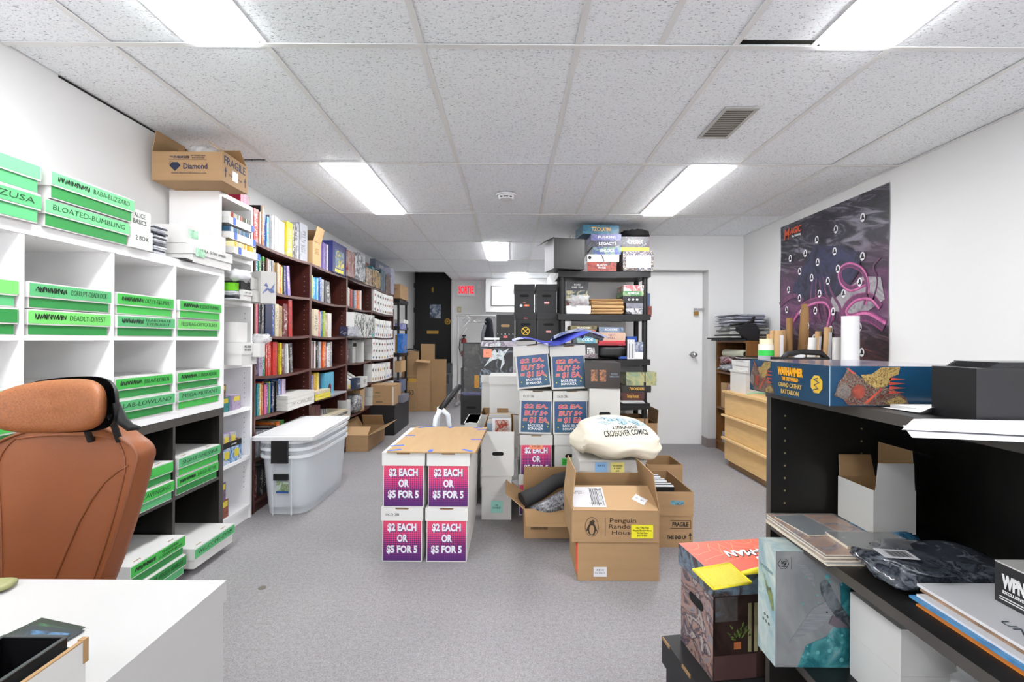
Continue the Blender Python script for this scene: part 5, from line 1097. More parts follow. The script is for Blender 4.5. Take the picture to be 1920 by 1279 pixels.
# framed picture, leaning boards, black-lidded box
cx, w, z, h = FB(876, 902, 645, 735, 4.9)
t = thing('framed_picture', 'black framed dark picture leaning behind the art box', 'picture', (cx - .01, 4.9, z), 0, None, (-.08, 0, 0)); w = .2
part(t, 'picture', MB().box(-w / 2, .0, 0, w / 2 + .1, .01, h), art('dark_picture', ['#161616', '#2c2b28', '#101012', '#4a4842', '#1a1a1a'], 8))
part(t, 'frame', MB().box(-w / 2 - .015, -.006, 0, -w / 2, .015, h).box(-w / 2 - .015, -.006, h, w / 2 + .1, .015, h + .015), BLACKP)
cx, w, z, h = FB(863, 904, 742, 797, 4.78)
comic_box('white box on the floor under the black-lidded box of sleeves', (cx, 4.78, .001), w, .42, .284)
t = blackbox('black box with a grey film pack on its lid, near the leaning boards', 863, 904, 742, 797, 4.78, .286, .30)
cardstack('film_pack', 'shiny violet-grey film packets on the black-lidded box', (cx, 4.80, .5865), .19, .3, .03, 0, 5, mts=[mat('film_pack_violet', '#6f6f92', .2, var=.3, scale=20)] * 3, cat='plastic packets')
block('white_tray', 'small white tray on the film packets below the framed picture', 'tray', (cx + .03, 4.95, .62), .14, .2, .03, WBOX)
t = block('orange_card', 'orange and green gradient card before the framed picture', 'card', (cx + .05, 4.86, .66), .05, .004, .13, art('sunset_card', ['#e0642a', '#e08a2a', '#a8a83a', '#5a8a3a'], 2, .4, 0, (.1, .1, 3)))
block('blue_figure_pack', 'blue and black patterned pack beside the orange card', 'small box', (cx + .105, 4.86, .65), .05, .02, .17, art('bluefig', ['#16202c', '#3a6a8c', '#9ab5c8', '#101820'], 30))
for k in range(2):
    cx, w, z, h = FB(864 + 5 * k, 867 + 5 * k, 690, 800, 5.3 + .1 * k); block('black_board', ('taller', 'shorter')[k] + ' black board leaning upright by the black-lidded box', 'board', (cx, 5.3 + .1 * k, .001), .02, .35, z + h - .04 * k, mat('board_black%d' % k, '#2a2c33', .3))
# hand truck rail with black grip (behind the sale boxes)
t = thing('folding_step', 'folding white step ladder rail with a black grip behind the cardboard sheet', 'step ladder', (-.49, 3.25, 0))
gx, gz = W(862, 724, 3.55); bx, bz = W(826, 768, 3.35)
part(t, 'grip', MB().tube([(bx + .49, .10, bz), ((bx + gx) / 2 + .49, .2, (bz + gz) / 2 + .005), (gx + .49, .30, gz)], [.02, .024, .018], 12), BLACKP)
W2 = mat('white_tube_paint', '#e3e8ee', .3)
part(t, 'leg', MB().tube([(bx + .49, .10, bz), (bx + .46, .08, bz - .06), (bx + .43, .0, .02)], .018, 10), W2); part(t, 'leg', MB().tube([(bx + .50, .10, bz), (bx + .54, .12, bz - .04), (bx + .60, .2, .02)], .018, 10), W2)
part(t, 'leg', MB().tube([(bx + .47, .16, bz), (bx + .44, .3, bz - .1), (bx + .40, .45, .02)], .016, 10), W2); part(t, 'step', MB().box(bx + .38, .05, .25, bx + .56, .3, .27), W2)

# ================================================================ black plastic shelving
PY = 4.5; PX0, PX1 = .445, 1.335; PZ_ = [.05, .50, .925, 1.36, 1.775]
t = thing('plastic_shelving', 'black plastic shelving packed with board games in front of the white door', 'shelving unit', ((PX0 + PX1) / 2, PY, 0)); hw = (PX1 - PX0) / 2
def curved_shelf(z):
    mb = MB(); n = 11; vs = []
    for i in range(n):
        u = i / (n - 1); x = -hw + 2 * hw * u; b = .018 * (1 - (2 * u - 1) ** 2)
        vs += [(x, -b, z - b * .8), (x, -b, z + .055 - b * .5), (x, .40, z + .055), (x, .40, z)]
    for i in range(n - 1):
        p, q = 4 * i, 4 * i + 4
        for a, b in ((0, 1), (1, 2), (2, 3), (3, 0)): mb.add([vs[p + a], vs[q + a], vs[q + b], vs[p + b]], [(0, 1, 2, 3)])
    for p in (0, 4 * n - 4): mb.add(vs[p:p + 4], [(0, 1, 2, 3)])
    return part(t, 'shelf', mb, BLACKP)
for z in PZ_: curved_shelf(z)
for a, b in zip([0] + [z + .055 for z in PZ_[:-1]], PZ_):
    if b - a < .1: b = a + .05
    for sx in (-1, 1):
        for yy in (.045, .355):
            part(t, 'post', MB().cyl((sx * (hw - .045), yy, a), (sx * (hw - .045), yy, b), .026, n=14), BLACKP)
def G(lab, px0, px1, py0, py1, cols, tx=None, Y=PY + .02, d=.28, name='game_box', rz=0, z=None, sc=18, side=None, lid=.75, tm=None, tw=.52, th=.4, cat='board game'):
    cx, w, z_, h = FB(px0, px1, py0, py1, Y); z_ = z_ if z is None else z
    fm = art('print_' + cols[0][1:] + cols[-1][1:], cols, sc) if len(cols) > 1 else mat('box_' + cols[0][1:], cols[0], .45)
    t = game(name, lab, (cx, Y, z_ + .0008), w, d, h - .0015, fm, side, None, rz, lid, cat=cat)
    if tx: text(t, tx, w * tw, h * th / (1 + tx.count('\n') * 1.1), (0, -.001, h / 2), 'front', tm or WINK, bold=.015)
    return t
TS = PZ_[4] + .056; YEL = mat('gold_lettering', '#e0b048', .5)
G('dark red fantasy game box, bottom of the main stack on the black shelving', 1101, 1156, 497, 514, ['#1c1214', '#8c2a24', '#c04a38', '#2a1416'], 'BLOOD\nRAGE', z=TS, tw=.35)
zz = TS + W(0, 497, PY)[1] * 0 + .088
def stack(z, items, Y=PY + .02, d=.28, **k):
    for lab, px0, px1, py0, py1, cols, tx in items:
        h = (py1 - py0) * Y / F; G(lab, px0, px1, py1 - (py1 - py0), py1, cols, tx, Y, d, z=z, **k); z += h + .0005
    return z
zt = stack(TS + .089, [('white game box with thin black strokes and faint lettering', 1101, 1161, 482, 496, ['#ecebe8'], None), ('green and blue game box with a pale logo', 1112, 1165, 467, 481, ['#4f7a5c', '#7fa08a', '#3a4c9c', '#5a6ab8'], 'UNLOCK'),
    ('slate game box with a white drawing', 1109, 1165, 455, 467, ['#33344a', '#4c4a66', '#2a2a3a', '#c9c9cc'], 'LEGACY'), ('violet game box with cloudy print', 1108, 1165, 443, 455, ['#5a5f9a', '#8f90c0', '#6a6aa8', '#b8b8d8'], 'FUSION')])
G('blue Mayan-lettered game box, topmost, turned a little', 1092, 1162, 425, 442, ['#1c4a66', '#2f7a96', '#1a3a58'], "TZOLK'IN", z=zt, tm=YEL, rz=.12)
o = [q for q in bpy.data.objects if q.get('label', '').startswith('white game box with thin')][0]
text(o, 'KARO', .12, .02, (.0, -.001, .035), 'front', mat('pale_grey_ink', '#a5a5aa', .6)); part(o, 'printed_stroke', MB().prism([(-.02, -.001, .068), (-.012, -.001, .068), (.012, -.001, .002), (.006, -.001, .002)], (0, -.0005, 0)).cyl((-.13, -.001, .04), (-.13, -.0015, .04), .016, n=14), BLACKB)
zt = stack(TS, [('confetti-print dice carton with a blank white panel', 1168, 1226, 474, 511, ['#e0c040', '#e8e4e0', '#2c3a6a', '#22222a', '#8a6a3a', '#e8e4e0', '#3a7a8c'], None)], Y=PY - .02, sc=60, lid=.8)
o = [q for q in bpy.data.objects if q.get('label', '').startswith('confetti-print dice')][0]; plate(o, 'white_panel', -.115, .03, .12, .145, -.0005, PAPER)
zt = stack(zt, [('bright yellow flat box above the confetti-print carton', 1165, 1217, 466, 474, ['#f0e020'], None), ('dice set carton with red and grey gem pattern', 1165, 1218, 446, 466, ['#b04048', '#3a3a46', '#22222a', '#4a4a55', '#b8c0c8'], 'CHESSEX')], sc=50, tm=WINK, lid=.9)
whole('black_bag', 'limp black cloth bag on top of the dice set carton', 'bag', MB().blob((0, 0, 0), (.135, .12, .045), 24, 12, .7, .35, 0, 6), mat('black_cloth', '#111113', .9), (W(1197, 440, PY)[0], PY + .15, zt + .042))
whole('black_pouch', 'black fabric corner poking out beside the dice carton', 'bag', MB().prism([(0, 0, 0), (.07, 0, -.02), (0, 0, -.09), (-.02, 0, -.04), (-.02, 0, .06)], (0, .12, 0)), mat('black_cloth', '#111113', .9), (W(1219, 463, PY)[0], PY + .1, W(0, 463, PY)[1]))
t = thing('black_bin', 'black open-topped file box with raised flap lids at the corner of the shelving', 'storage box', (W(1066, 500, PY)[0], PY - .12, TS), .22)
part(t, 'body', MB().box(-.16, 0, 0, .145, .3, .28, [0, 0, 1, 0, 0, 0]), [mat('glossy_black_board', '#1c1a19', .35), PAPER]); part(t, 'flap', MB().prism([(-.16, 0, .28), (.145, 0, .28), (.16, .3, .31), (-.15, .32, .315)], (0, 0, .006)), BLACKB)
part(t, 'flap', MB().prism([(-.16, 0, .285), (-.15, .32, .315), (-.24, .3, .25), (-.245, .02, .235)], (0, 0, .006)), BLACKB)
S2 = PZ_[3] + .056
BQ = ['#1a1b22', '#2c3540', '#6a2a33', '#20222a']
zt = stack(S2, [('white long carton low beside the paper bundle on the second shelf', 1062, 1108, 580, 595, ['#eeeeec'], None)], Y=PY + .01)
for k, (py0, py1, cl, tx) in enumerate(((562, 579, ['#15161c', '#7a2530', '#26303c'], None), (545, 562, ['#1b2026', '#2f4a50', '#c9bd90', '#20242c'], None), (528, 545, ['#22232a', '#33343c'], 'BOARD\nGAME  CLUB'))):
    G('dark game box, %s of three behind the white long carton' % ('lowest', 'middle', 'topmost')[k], 1062, 1103, py0, py1, cl, tx, Y=PY + .12, d=.2)
whole('plastic_bag', 'crumpled clear bag on the white long carton', 'plastic bag', MB().blob((0, 0, 0), (.1, .07, .06), 20, 12, .7, .5, 0, 1), BUBBLE, (W(1086, 570, PY)[0], PY + .06, S2 + .125))
cardstack('brown_paper_bundle', 'stack of brown kraft envelopes on the second shelf of the black shelving', (W(1139, 590, PY)[0], PY + .01, S2), .31, .25, .145, 0, 16, mts=[mat('kraft', '#b08a58', .8, var=.1), mat('kraft_light', '#c9a574', .8), mat('kraft_dark', '#8a6438', .8)], cat='envelopes', j=.008)
zt = stack(S2, [('dark box with white dragon scrawl, bottom of the stack by the shelf post', 1173, 1206, 584, 595, ['#17181e', '#e0e0e4', '#22232a', '#3a3c48'], None), ('grey-violet box second in the stack by the shelf post', 1174, 1206, 574, 584, ['#5a5a66', '#8f8f9c', '#3a3a44'], None), ('black box with three pale symbols, mid stack', 1168, 1206, 561, 574, ['#17171a'], 'o o o'), ('green box near the top of the stack by the post', 1168, 1207, 552, 561, ['#3f7a4c', '#5a9a62', '#c9c9a0'], 'BONZAI'), ('white and red striped box on the stack by the post', 1169, 1207, 541, 552, ['#e3dfdc', '#b33a44', '#e8e6e4', '#3a2a33'], None)])
G('tall thin blue box past the shelf post', 1213, 1219, 550, 585, ['#3c4f6e'], None, Y=PY + .12, d=.2); G('red and black box past the shelf post, below the blue one', 1214, 1222, 574, 595, ['#2a1a1c', '#8c3a30', '#3a2a2c'], None, Y=PY + .06, d=.2)
S3 = PZ_[2] + .056
zt = stack(S3, [('navy-black game box with white letters standing on the third shelf', 1094, 1122, 648, 677, ['#17181c', '#232429'], 'ETERNA')])
t = [q for q in bpy.data.objects if q.get('label', '').startswith('navy-black game')][0]; plate(t, 'line_drawing', -.065, .01, .065, .05, -.0006, art('linework', ['#c9b8c0', '#3a3238', '#b5a2ac', '#e0d4d8'], 50))
G('plain dark carton on the third shelf behind the blue posters', 1062, 1093, 648, 677, ['#26242a'], None, z=S3)
zt0 = S3 + .152
zt = stack(zt0, [('blue and yellow code-word game box', 1082, 1121, 634, 646, ['#2f86a8', '#5fb0c8', '#d9b030'], 'CODE')]); zt = stack(zt, [('green and black game box under the orange book', 1081, 1122, 625, 634, ['#4f8a50', '#1c1c1c', '#c9b040', '#3a6a4c'], None)]); zt = stack(zt, [('flat orange folder between green and gold boxes', 1090, 1117, 621, 624, ['#e0602a'], None)]); stack(zt, [('gold-brown game box topmost under the second shelf', 1070, 1119, 613, 621, ['#6a5a30', '#8f8040', '#3a3a4a'], 'MUNCHIES')])
zt = stack(S3, [('blue cloth folder at the bottom of the bag pile', 1160, 1177, 672, 677, ['#23489a'], None)])
whole('black_satchel', 'black zip-up satchel lying on the third shelf', 'bag', MB().blob((0, 0, 0), (.15, .14, .062), 28, 14, .55, .15, 0, 5), mat('black_nylon', '#17171a', .5, bmp=.3), (W(1150, 660, PY)[0], PY + .15, S3 + .066))
zt = stack(S3 + .13, [('red folder, lower of two on the satchel', 1122, 1173, 645, 649, ['#a02433'], None), ('bright red folder, upper of two on the satchel', 1123, 1172, 640, 645, ['#c2303c'], None), ('tan cardboard game box with hand-written NOT FULL', 1122, 1173, 623, 638, ['#c9a894'], None), ('slate blue game box with pale letters on the tan box', 1123, 1169, 612, 622, ['#6a7a9a', '#8fa0b8', '#4a5a7a'], 'ACADEMIE')])
o = [q for q in bpy.data.objects if q.get('label', '').startswith('tan cardboard game')][0]; text(o, 'NOT\nFULL', .07, .02, (0, -.001, .038), 'front', mat('purple_marker', '#5a2a55', .7))
t = thing('silver_case', 'small ribbed aluminium case standing on the third shelf', 'case', (W(1183, 678, PY)[0], PY + .0, S3)); part(t, 'shell', MB().box(-.035, 0, 0, .035, .25, .19), STEEL); part(t, 'ridges', MB().box(-.02, -.004, .01, -.012, 0, .18).box(.012, -.004, .01, .02, 0, .18), mat('dark_steel', '#77787c', .35, metal=.8)); part(t, 'latch', MB().box(-.02, -.01, .15, .02, 0, .17), STEEL)
G('white game box, lower of two past the silver case', 1190, 1206, 664, 677, ['#eeeeee'], None, z=S3); G('white and blue game box above the plain white one', 1190, 1206, 645, 664, ['#e4e6ea', '#5a6a90', '#efefef'], None, z=S3 + .068)
block('blue_cloth', 'bright blue cloth bundle on the white boxes', 'cloth', (W(1190, 645, PY)[0], PY + .1, S3 + .17), .1, .1, .05, mat('cobalt_cloth', '#2a4fa0', .7))
G('large dark game box with orange-lit tiles across the open white box', 1097, 1163, 676, 724, ['#1a1614', '#2a1c16', '#241a16', '#15161a'], None, Y=3.02, d=.32, z=.849, sc=8, side=mat('dark_game_side', '#1b1f28', .4, var=.3, scale=20))
o = [q for q in bpy.data.objects if q.get('label', '').startswith('large dark game')][0]; o.rotation_euler[2] = -.1
for xx in (-.055, .0): plate(o, 'tile_print', xx - .02, .045, xx + .022, .12, -.0006, art('ember_tiles', ['#7a4a2a', '#c08050', '#5a3220', '#a06a44'], 40))
text(o, 'MASCHERADE\nSHARING ACTIONS', .06, .012, (.075, -.001, .085), 'front', mat('slate_blue_ink', '#8a98a8', .6))
S4 = PZ_[1] + .056
cardstack('paper_stack', 'loose pale papers on the fourth shelf of the black shelving', (W(1186, 762, PY)[0], PY - .01, S4), .22, .3, .022, 0, 5, mts=[PAPER, PAPERG, WBOX], cat='papers')
zt = stack(S4 + .023, [('brown trivia game box on the papers', 1165, 1208, 742, 757, ['#3a1f1c', '#5a2f28', '#2a1614'], 'Trivial Pursuit'), ('black game box with gold 7 WONDERS lettering', 1167, 1221, 728, 741, ['#1c1a18', '#2c2a26'], '7WONDERS'), ('landscape-print game box with cream ends', 1174, 1231, 702, 727, ['#d8cf8a', '#8fa88a', '#c9c088', '#5f7a6c', '#e0d890'], None)], tm=YEL, sc=6)
G('dark game box lying above the landscape-print box', 1163, 1206, 690, 701, ['#2b2b2c', '#3c3d3c'], None, z=zt)
cx, w, z, h = FB(1150, 1214, 780, 840, PY + .05); carton('open_carton', 'brown carton on the lowest shelf of the black shelving', (cx, PY + .02, PZ_[0] + .057), w, .3, .3, 0, CARD, {})
t = carton('open_carton', 'brown carton with a raised flap on the floor beside the black shelving', (W(1226, 800, PY)[0] + .0, PY + .1, .001), .13, .35, .345, 0, CARD, {'r': (.13, 95)}); text(t, 'Fulfil', .07, .02, (.02, -.001, .1), 'front', INKB)
# ================================================================ RIGHT SIDE
L90 = -PI / 2
# oak bookcase against the right wall, open side to -X
ox, oy0, oy1, oh = 2.215, 4.40, 5.06, 1.165
t = thing('oak_bookcase', 'low oak bookcase between the birch chest and the door wall', 'bookcase', (ox, (oy0 + oy1) / 2, 0), L90); w = oy1 - oy0; x = w / 2
for sx in (-1, 1): part(t, 'side_panel', MB().box(min(sx * x, sx * (x - .02)), 0, 0, max(sx * x, sx * (x - .02)), .295, oh - .02), OAK)
part(t, 'top_board', MB().box(-x, 0, oh - .02, x, .295, oh), OAK); part(t, 'back_panel', MB().box(-x + .02, .285, .05, x - .02, .295, oh - .02), mat('dark_back_board', '#3c2a1a', .7))
part(t, 'plinth', MB().box(-x + .02, .01, 0, x - .02, .03, .08), OAK)
for z in (.10, .46, .84): part(t, 'shelf', MB().box(-x + .02, .0, z - .02, x - .02, .285, z), OAK)
def onoak(name, lab, y, z, w, d, h, m, cat): return block(name, lab, cat, (ox + .01, y, z), w, d, h, m, L90)
whole('bagged_cards', 'crimson cards in a clear bag in the oak bookcase', 'plastic bag', MB().blob((0, 0, 0), (.09, .12, .045), 20, 12, .6, .35, 0, 9), art('crimson_bag', ['#4a0f1c', '#7a1c30', '#b8a8ac', '#5a1424'], 22, .2), (ox + .07, 4.86, .965))
whole('clear_bags', 'crumpled clear bags below the crimson ones in the oak bookcase', 'plastic bag', MB().blob((0, 0, 0), (.1, .13, .04), 20, 12, .7, .5, 0, 12), art('clearbag', ['#8a8f9a', '#c9ccd2', '#6f747e', '#e4e6ea'], 24, .2), (ox + .06, 4.84, .885))
onoak('tan_carton', 'upright tan carton on the second shelf of the oak bookcase', 4.9, .4605, .12, .2, .26, CARDT, 'box'); onoak('cassette_row', 'row of blue and red small cases in the oak bookcase', 4.75, .4605, .14, .15, .25, art('case_row', ['#2f4f8c', '#c9c9cf', '#a03a3a', '#2a2a33'], 16, .4, 0, (1, 8, .3)), 'cases')
onoak('grey_bundle', 'grey wrapped bundle on the lower shelf of the oak bookcase', 4.85, .1005, .16, .2, .11, art('grey_bundle', ['#6b6c70', '#a9aab0', '#55565a'], 14), 'bundle'); cardstack('paper_stack', 'loose leaflets at the bottom of the oak bookcase', (ox + .0, 4.70, .1005), .2, .2, .05, L90, 8, mts=[PAPER, PAPERG, mat('leaflet_teal', '#8fa8a4', .5)], cat='papers')
whole('paper_roll', 'thick grey-green paper roll lying across the oak bookcase top shelf', 'paper roll', MB().cyl((0, 0, 0), (.0, -.42, 0), .042, n=24, hollow=.6), mat('sage_paper', '#b9bba8', .7), (ox + .03, 4.90, 1.035))
MP = mat('plastic_sleeve_edge', '#7c7f92', .25, var=.5, scale=30); MP2 = mat('plastic_sleeve_light', '#c6c8d4', .2, var=.2, scale=30); MP3 = mat('plastic_sleeve_dark', '#3a3c4a', .3, var=.3, scale=30)
cardstack('magazine_stack', 'tall pile of plastic-sleeved magazines on the oak bookcase', (2.17, 4.72, oh + .145), .4, .28, .115, L90, 26, mts=[MP, MP2, MP3], cat='magazines', j=.018)
cardstack('magazine_stack', 'looser grey and black lower layer of magazines on the oak bookcase', (2.13, 4.70, oh + .0), .46, .34, .143, L90, 9, mts=[mat('sleeve_grey_a', '#9a9c98', .4), mat('sleeve_black', '#222225', .4), mat('sleeve_pale', '#c9cac4', .4)], cat='magazines', j=.035)
t = thing('camera_bag', 'small black bag with a strap loop on the bookcase edge', 'bag', (2.24, 4.40, oh)); part(t, 'pouch', MB().prism([(-.1, 0, .13), (-.02, 0, .17), (.06, 0, .16), (.1, 0, .1), (.09, 0, .01), (-.01, 0, .005), (-.05, 0, .05), (-.09, 0, .09)], (0, .09, 0)), mat('black_nylon', '#17171a', .5, bmp=.3)); part(t, 'strap', MB().tube([(-.16, .05, .15), (-.08, .05, .165), (0, .05, .17), (.04, .05, .18), (.06, .05, .22), (.07, .05, .23), (.05, .05, .17)], .012, 7), BLACKP)
# birch chest
kx0, ky0, ky1, kh = 2.0, 3.12, 4.385, .70
t = thing('birch_chest', 'light birch chest of drawers with ledge handles, poster tubes on it', 'chest of drawers', (kx0, (ky0 + ky1) / 2, 0), L90); w = ky1 - ky0; x = w / 2
part(t, 'carcass', MB().box(-x, .02, .06, x, .5, kh - .02), BIRCH); part(t, 'plinth', MB().box(-x + .01, .04, 0, x - .01, .5, .06), mat('plinth_brown', '#8a6a45', .5)); part(t, 'top_board', MB().box(-x - .01, -.02, kh - .02, x + .01, .5, kh), BIRCH)
for za, zb in ((.062, .262), (.27, .475), (.483, kh - .025)):
    dr = part(t, 'drawer', MB().box(-x + .006, 0, za, x - .006, .02, zb), BIRCH)
    if zb < .6: part(dr, 'handle', MB().box(-x - .008, -.028, zb - .014, x + .008, .0, zb + .004), mat('birch_lip', '#e6c48c', .45, var=.05))
# things on the chest
def onchest(px0, px1, py0, py1, Y): cx, w, z, h = FB(px0, px1, py0, py1, Y); return cx, w, h
t = whitebox('tall white file box with a handle hole on the birch chest', (2.16, 4.05, kh + .001), .26, .3, .20, 0, .02); hole(t, -.04, .13, .06, .02, .0045)
whitebox('flat white lidded box with pencil marks, on the tall file box', (2.18, 4.03, kh + .2015), .28, .3, .085, 0, .045, txt='MISC')
cardstack('clutter_tray', 'mixed small cards heaped on the flat white lidded box', (2.13, 4.1, kh + .287), .2, .12, .04, 0, 6, mts=[PAPER, BLACKB, mat('brownish_card', '#8a6a50', .5)], cat='cards')
for k, (c, r, hh, lab) in enumerate((('#a9aab2', .066, .05, 'grey'), ('#3fce58', .066, .045, 'bright green'), ('#e9e8dc', .064, .05, 'translucent white'), ('#e6dfbe', .055, .045, 'cream'))):
    zz = kh + .29 + [0, .051, .097, .148][k]
    whole('tape_roll', lab + ' tape roll in the pile on the white boxes', 'tape roll', MB().cyl((0, 0, 0), (0, 0, hh), r, n=28, hollow=.6), mat('tape_' + lab.replace(' ', '_'), c, .35), (2.145, 3.93, zz), 0, 'pile of tape rolls')
whole('green_strap', 'thin green plastic ribbon lying at the chest top edge', 'ribbon', MB().tube([(0, 0, 0), (.05, .02, .012), (.12, -.03, .008), (.18, .03, .01), (.08, .08, .006)], .004, 5), mat('mint_ribbon', '#8fd8b0', .4), (2.02, 4.0, kh + .006))
KR = mat('kraft_tube', '#b8956a', .75, var=.08, scale=4); KRE = mat('kraft_tube_dark', '#8c6a42', .8)
def tubeat(lab, px0, px1, pyt, Y, m=KR, lean=None, label=False, cat='poster tube', pytb=None, n=24, hollow=.86):
    cx, w, _, _ = FB(px0, px1, pyt, pyt + 10, Y); zt = W((px0 + px1) / 2, pyt, Y)[1]; r = w / 2
    t = thing('poster_tube', lab, cat, (cx, Y + .02, kh + .001)); H = zt - kh
    top = (0, 0, H)
    if lean is not None: top = (W(lean, pyt, Y)[0] - cx, .0, H)
    part(t, 'tube', MB().cyl((0, 0, 0.0), top, r, n=n, hollow=hollow), [m])
    if label: part(t, 'paper_label', MB().box(-r * .3, -r - .0012, H * .55, r * .5, -r + .004, H * .93, 0, Matrix.Rotation(math.atan2(top[0], H), 4, 'Y')), PAPER)
    return t
tubeat('short thin kraft tube at the left end of the tube row', 1440, 1448, 627, 3.95); tubeat('slim kraft tube second in the tube row', 1446, 1456, 620, 3.9)
tubeat('wide kraft tube with a white address label in the tube row', 1455, 1471, 620, 3.84, label=True); tubeat('plain kraft tube right after the labelled one', 1468, 1480, 619, 3.98); tubeat('narrow kraft tube before the taller dark one', 1477, 1484, 620, 4.05)
tubeat('taller darker kraft tube standing above the row', 1477, 1489, 597, 3.88, KRE)
t = carton('open_carton', 'brown carton with a printed white sheet behind the leaning tubes', (W(1507, 660, 4.12)[0], 4.12, kh + .001), .26, .22, .33, 0, CARD, {}); plate(t, 'printed_sheet', -.125, .15, .0, .31, -.0, PAPERG); text(t, 'Make this box\nPACK FLAT\n\nShip one\n\nFolded', .09, .011, (-.065, -.002, .23), 'front', INKG)
tubeat('long kraft tube leaning above the carton', 1494, 1516, 571, 3.98, KRE, lean=1518)
tubeat('white paper roll leaning between kraft tubes', 1511, 1525, 634, 3.6, WBOX, lean=1527, cat='paper roll', hollow=.5)
tubeat('leaning kraft tube with a label beside the white roll', 1523, 1534, 622, 3.75, KR, lean=1538, label=True); tubeat('thin kraft tube between two labelled ones', 1532, 1542, 622, 3.85, KR, lean=1547)
tubeat('thick kraft tube with a long white label, tallest by the poster', 1544, 1557, 614, 3.65, KR, lean=1556, label=True)
t = block('small_white_box', 'small white carton with black print between the tubes and white rolls', 'small box', (W(1559, 660, 3.55)[0], 3.5, kh + .001), .045, .06, .30, WBOX); text(t, 'v', .02, .02, (0, -.001, .24), 'front', INK)
tubeat('slim white square roll next to the large white roll', 1565, 1582, 633, 3.45, WBOX, cat='paper roll', n=4, hollow=.3)
tubeat('large white paper roll standing in front of the poster', 1584, 1613, 593, 3.2, WPLAS, cat='paper roll', n=36, hollow=.8)
t = thing('desk_phone', 'black telephone-like handle case resting among the tubes', 'case', (W(1502, 670, 3.35)[0], 3.3, kh + .001))
part(t, 'body', MB().box(-.16, 0, 0, .17, .16, .345), BLACKP); part(t, 'grip', MB().tube([(-.16, .02, .32), (-.12, .02, .37), (0, .02, .385), (.12, .02, .38), (.17, .02, .33)], .02, 10), BLACKP)
part(t, 'paper_scrap', MB().blob((-.03, .02, .355), (.04, .02, .016), 12, 8, .8, .4), PAPER)
# ---- poster
PXX = RX - .003; py_a, py_b, pz_a, pz_b = 3.117, 4.375, .93, 2.228
def postermat():
    m, nt, b = newmat('poster_print'); tc = N(nt, 'ShaderNodeTexCoord'); sp = N(nt, 'ShaderNodeSeparateXYZ'); nt.links.new(tc.outputs['Generated'], sp.inputs[0])
    v = coords(nt, 'Generated', (1, 1, 1)); f = noise(nt, v, 4.2, 6, .6, 1.4); g = noise(nt, v, 2.2, 4, .55, .8)
    y = math_(nt, 'SUBTRACT', 1.0, sp.outputs[1]); z = sp.outputs[2]   # y: 0 at the far end
    cloud = ramp(nt, f, [(.35, lin('#1c1a22')), (.5, lin('#34323c')), (.64, lin('#77737f'))])
    low = ramp(nt, g, [(.3, lin('#2c2030')), (.55, lin('#5a3a56')), (.75, lin('#8a5a80'))])
    c = mixc(nt, ramp(nt, z, [(.2, (0, 0, 0, 1)), (.35, (1, 1, 1, 1)), (.55, (1, 1, 1, 1)), (.75, (0, 0, 0, 1))]), cloud, low)
    c = mixc(nt, ramp(nt, math_(nt, 'ADD', z, math_(nt, 'MULTIPLY', f, .12)), [(.24, (1, 1, 1, 1)), (.34, (0, 0, 0, 1))]), c, ramp(nt, f, [(.4, lin('#1f1c24')), (.62, lin('#4a2f33')), (.7, lin('#b06a4a'))]))
    nt.links.new(c, b.inputs['Base Color']); b.inputs['Roughness'].default_value = .45; return m
t = thing('poster', 'big dark fantasy poster with pink coiling bands and small white badges', 'poster', (PXX, (py_a + py_b) / 2, pz_a), L90); pw = py_b - py_a; ph = pz_b - pz_a; x = pw / 2
part(t, 'sheet', MB().grid(lambda u, v: (-x + pw * u + .004 * math.sin(v * 9) * (u < .02 or u > .98), -.002 - .003 * abs(math.sin(v * 8 + u * 2)), ph * v), 30, 30), postermat())
def pp(u, v): return (-x + pw * u, -.008, ph * (1 - v))    # u 0 at far (photo left) .. 1; v 0 at the top
def ribbon(pts, w0, w1, m, name, lift=0):
    P = [Vector(pp(*p)) for p in pts]; Q = []
    for i in range(len(P) - 1):   # catmull-rom
        a, b, c, d = P[max(i - 1, 0)], P[i], P[i + 1], P[min(i + 2, len(P) - 1)]
        for k in range(6):
            s = k / 6; Q.append(.5 * ((2 * b) + (c - a) * s + (2 * a - 5 * b + 4 * c - d) * s * s + (3 * b - a - 3 * c + d) * s ** 3))
    Q.append(P[-1]); L, R = [], []
    for i, q in enumerate(Q):
        tg = (Q[min(i + 1, len(Q) - 1)] - Q[max(i - 1, 0)]).normalized(); nn = Vector((-tg.z, 0, tg.x)); u = i / (len(Q) - 1); hw_ = (w0 + (w1 - w0) * u) / 2
        q = q - Vector((0, lift, 0)); L.append(q + nn * hw_); R.append(q - nn * hw_)
    n = len(L); part(t, name, MB().add(L + R, [(i, i + 1, n + i + 1, n + i) for i in range(n - 1)]), m)
    if m is PINKB:
        for a, b, k, mm in ((.12, .6, .0002, MAUVE), (.62, .86, .0004, PINKH)):
            A = [l.lerp(r, a) - Vector((0, k, 0)) for l, r in zip(L, R)]; B = [l.lerp(r, b) - Vector((0, k, 0)) for l, r in zip(L, R)]
            part(t, name, MB().add(A + B, [(i, i + 1, n + i + 1, n + i) for i in range(n - 1)]), mm)
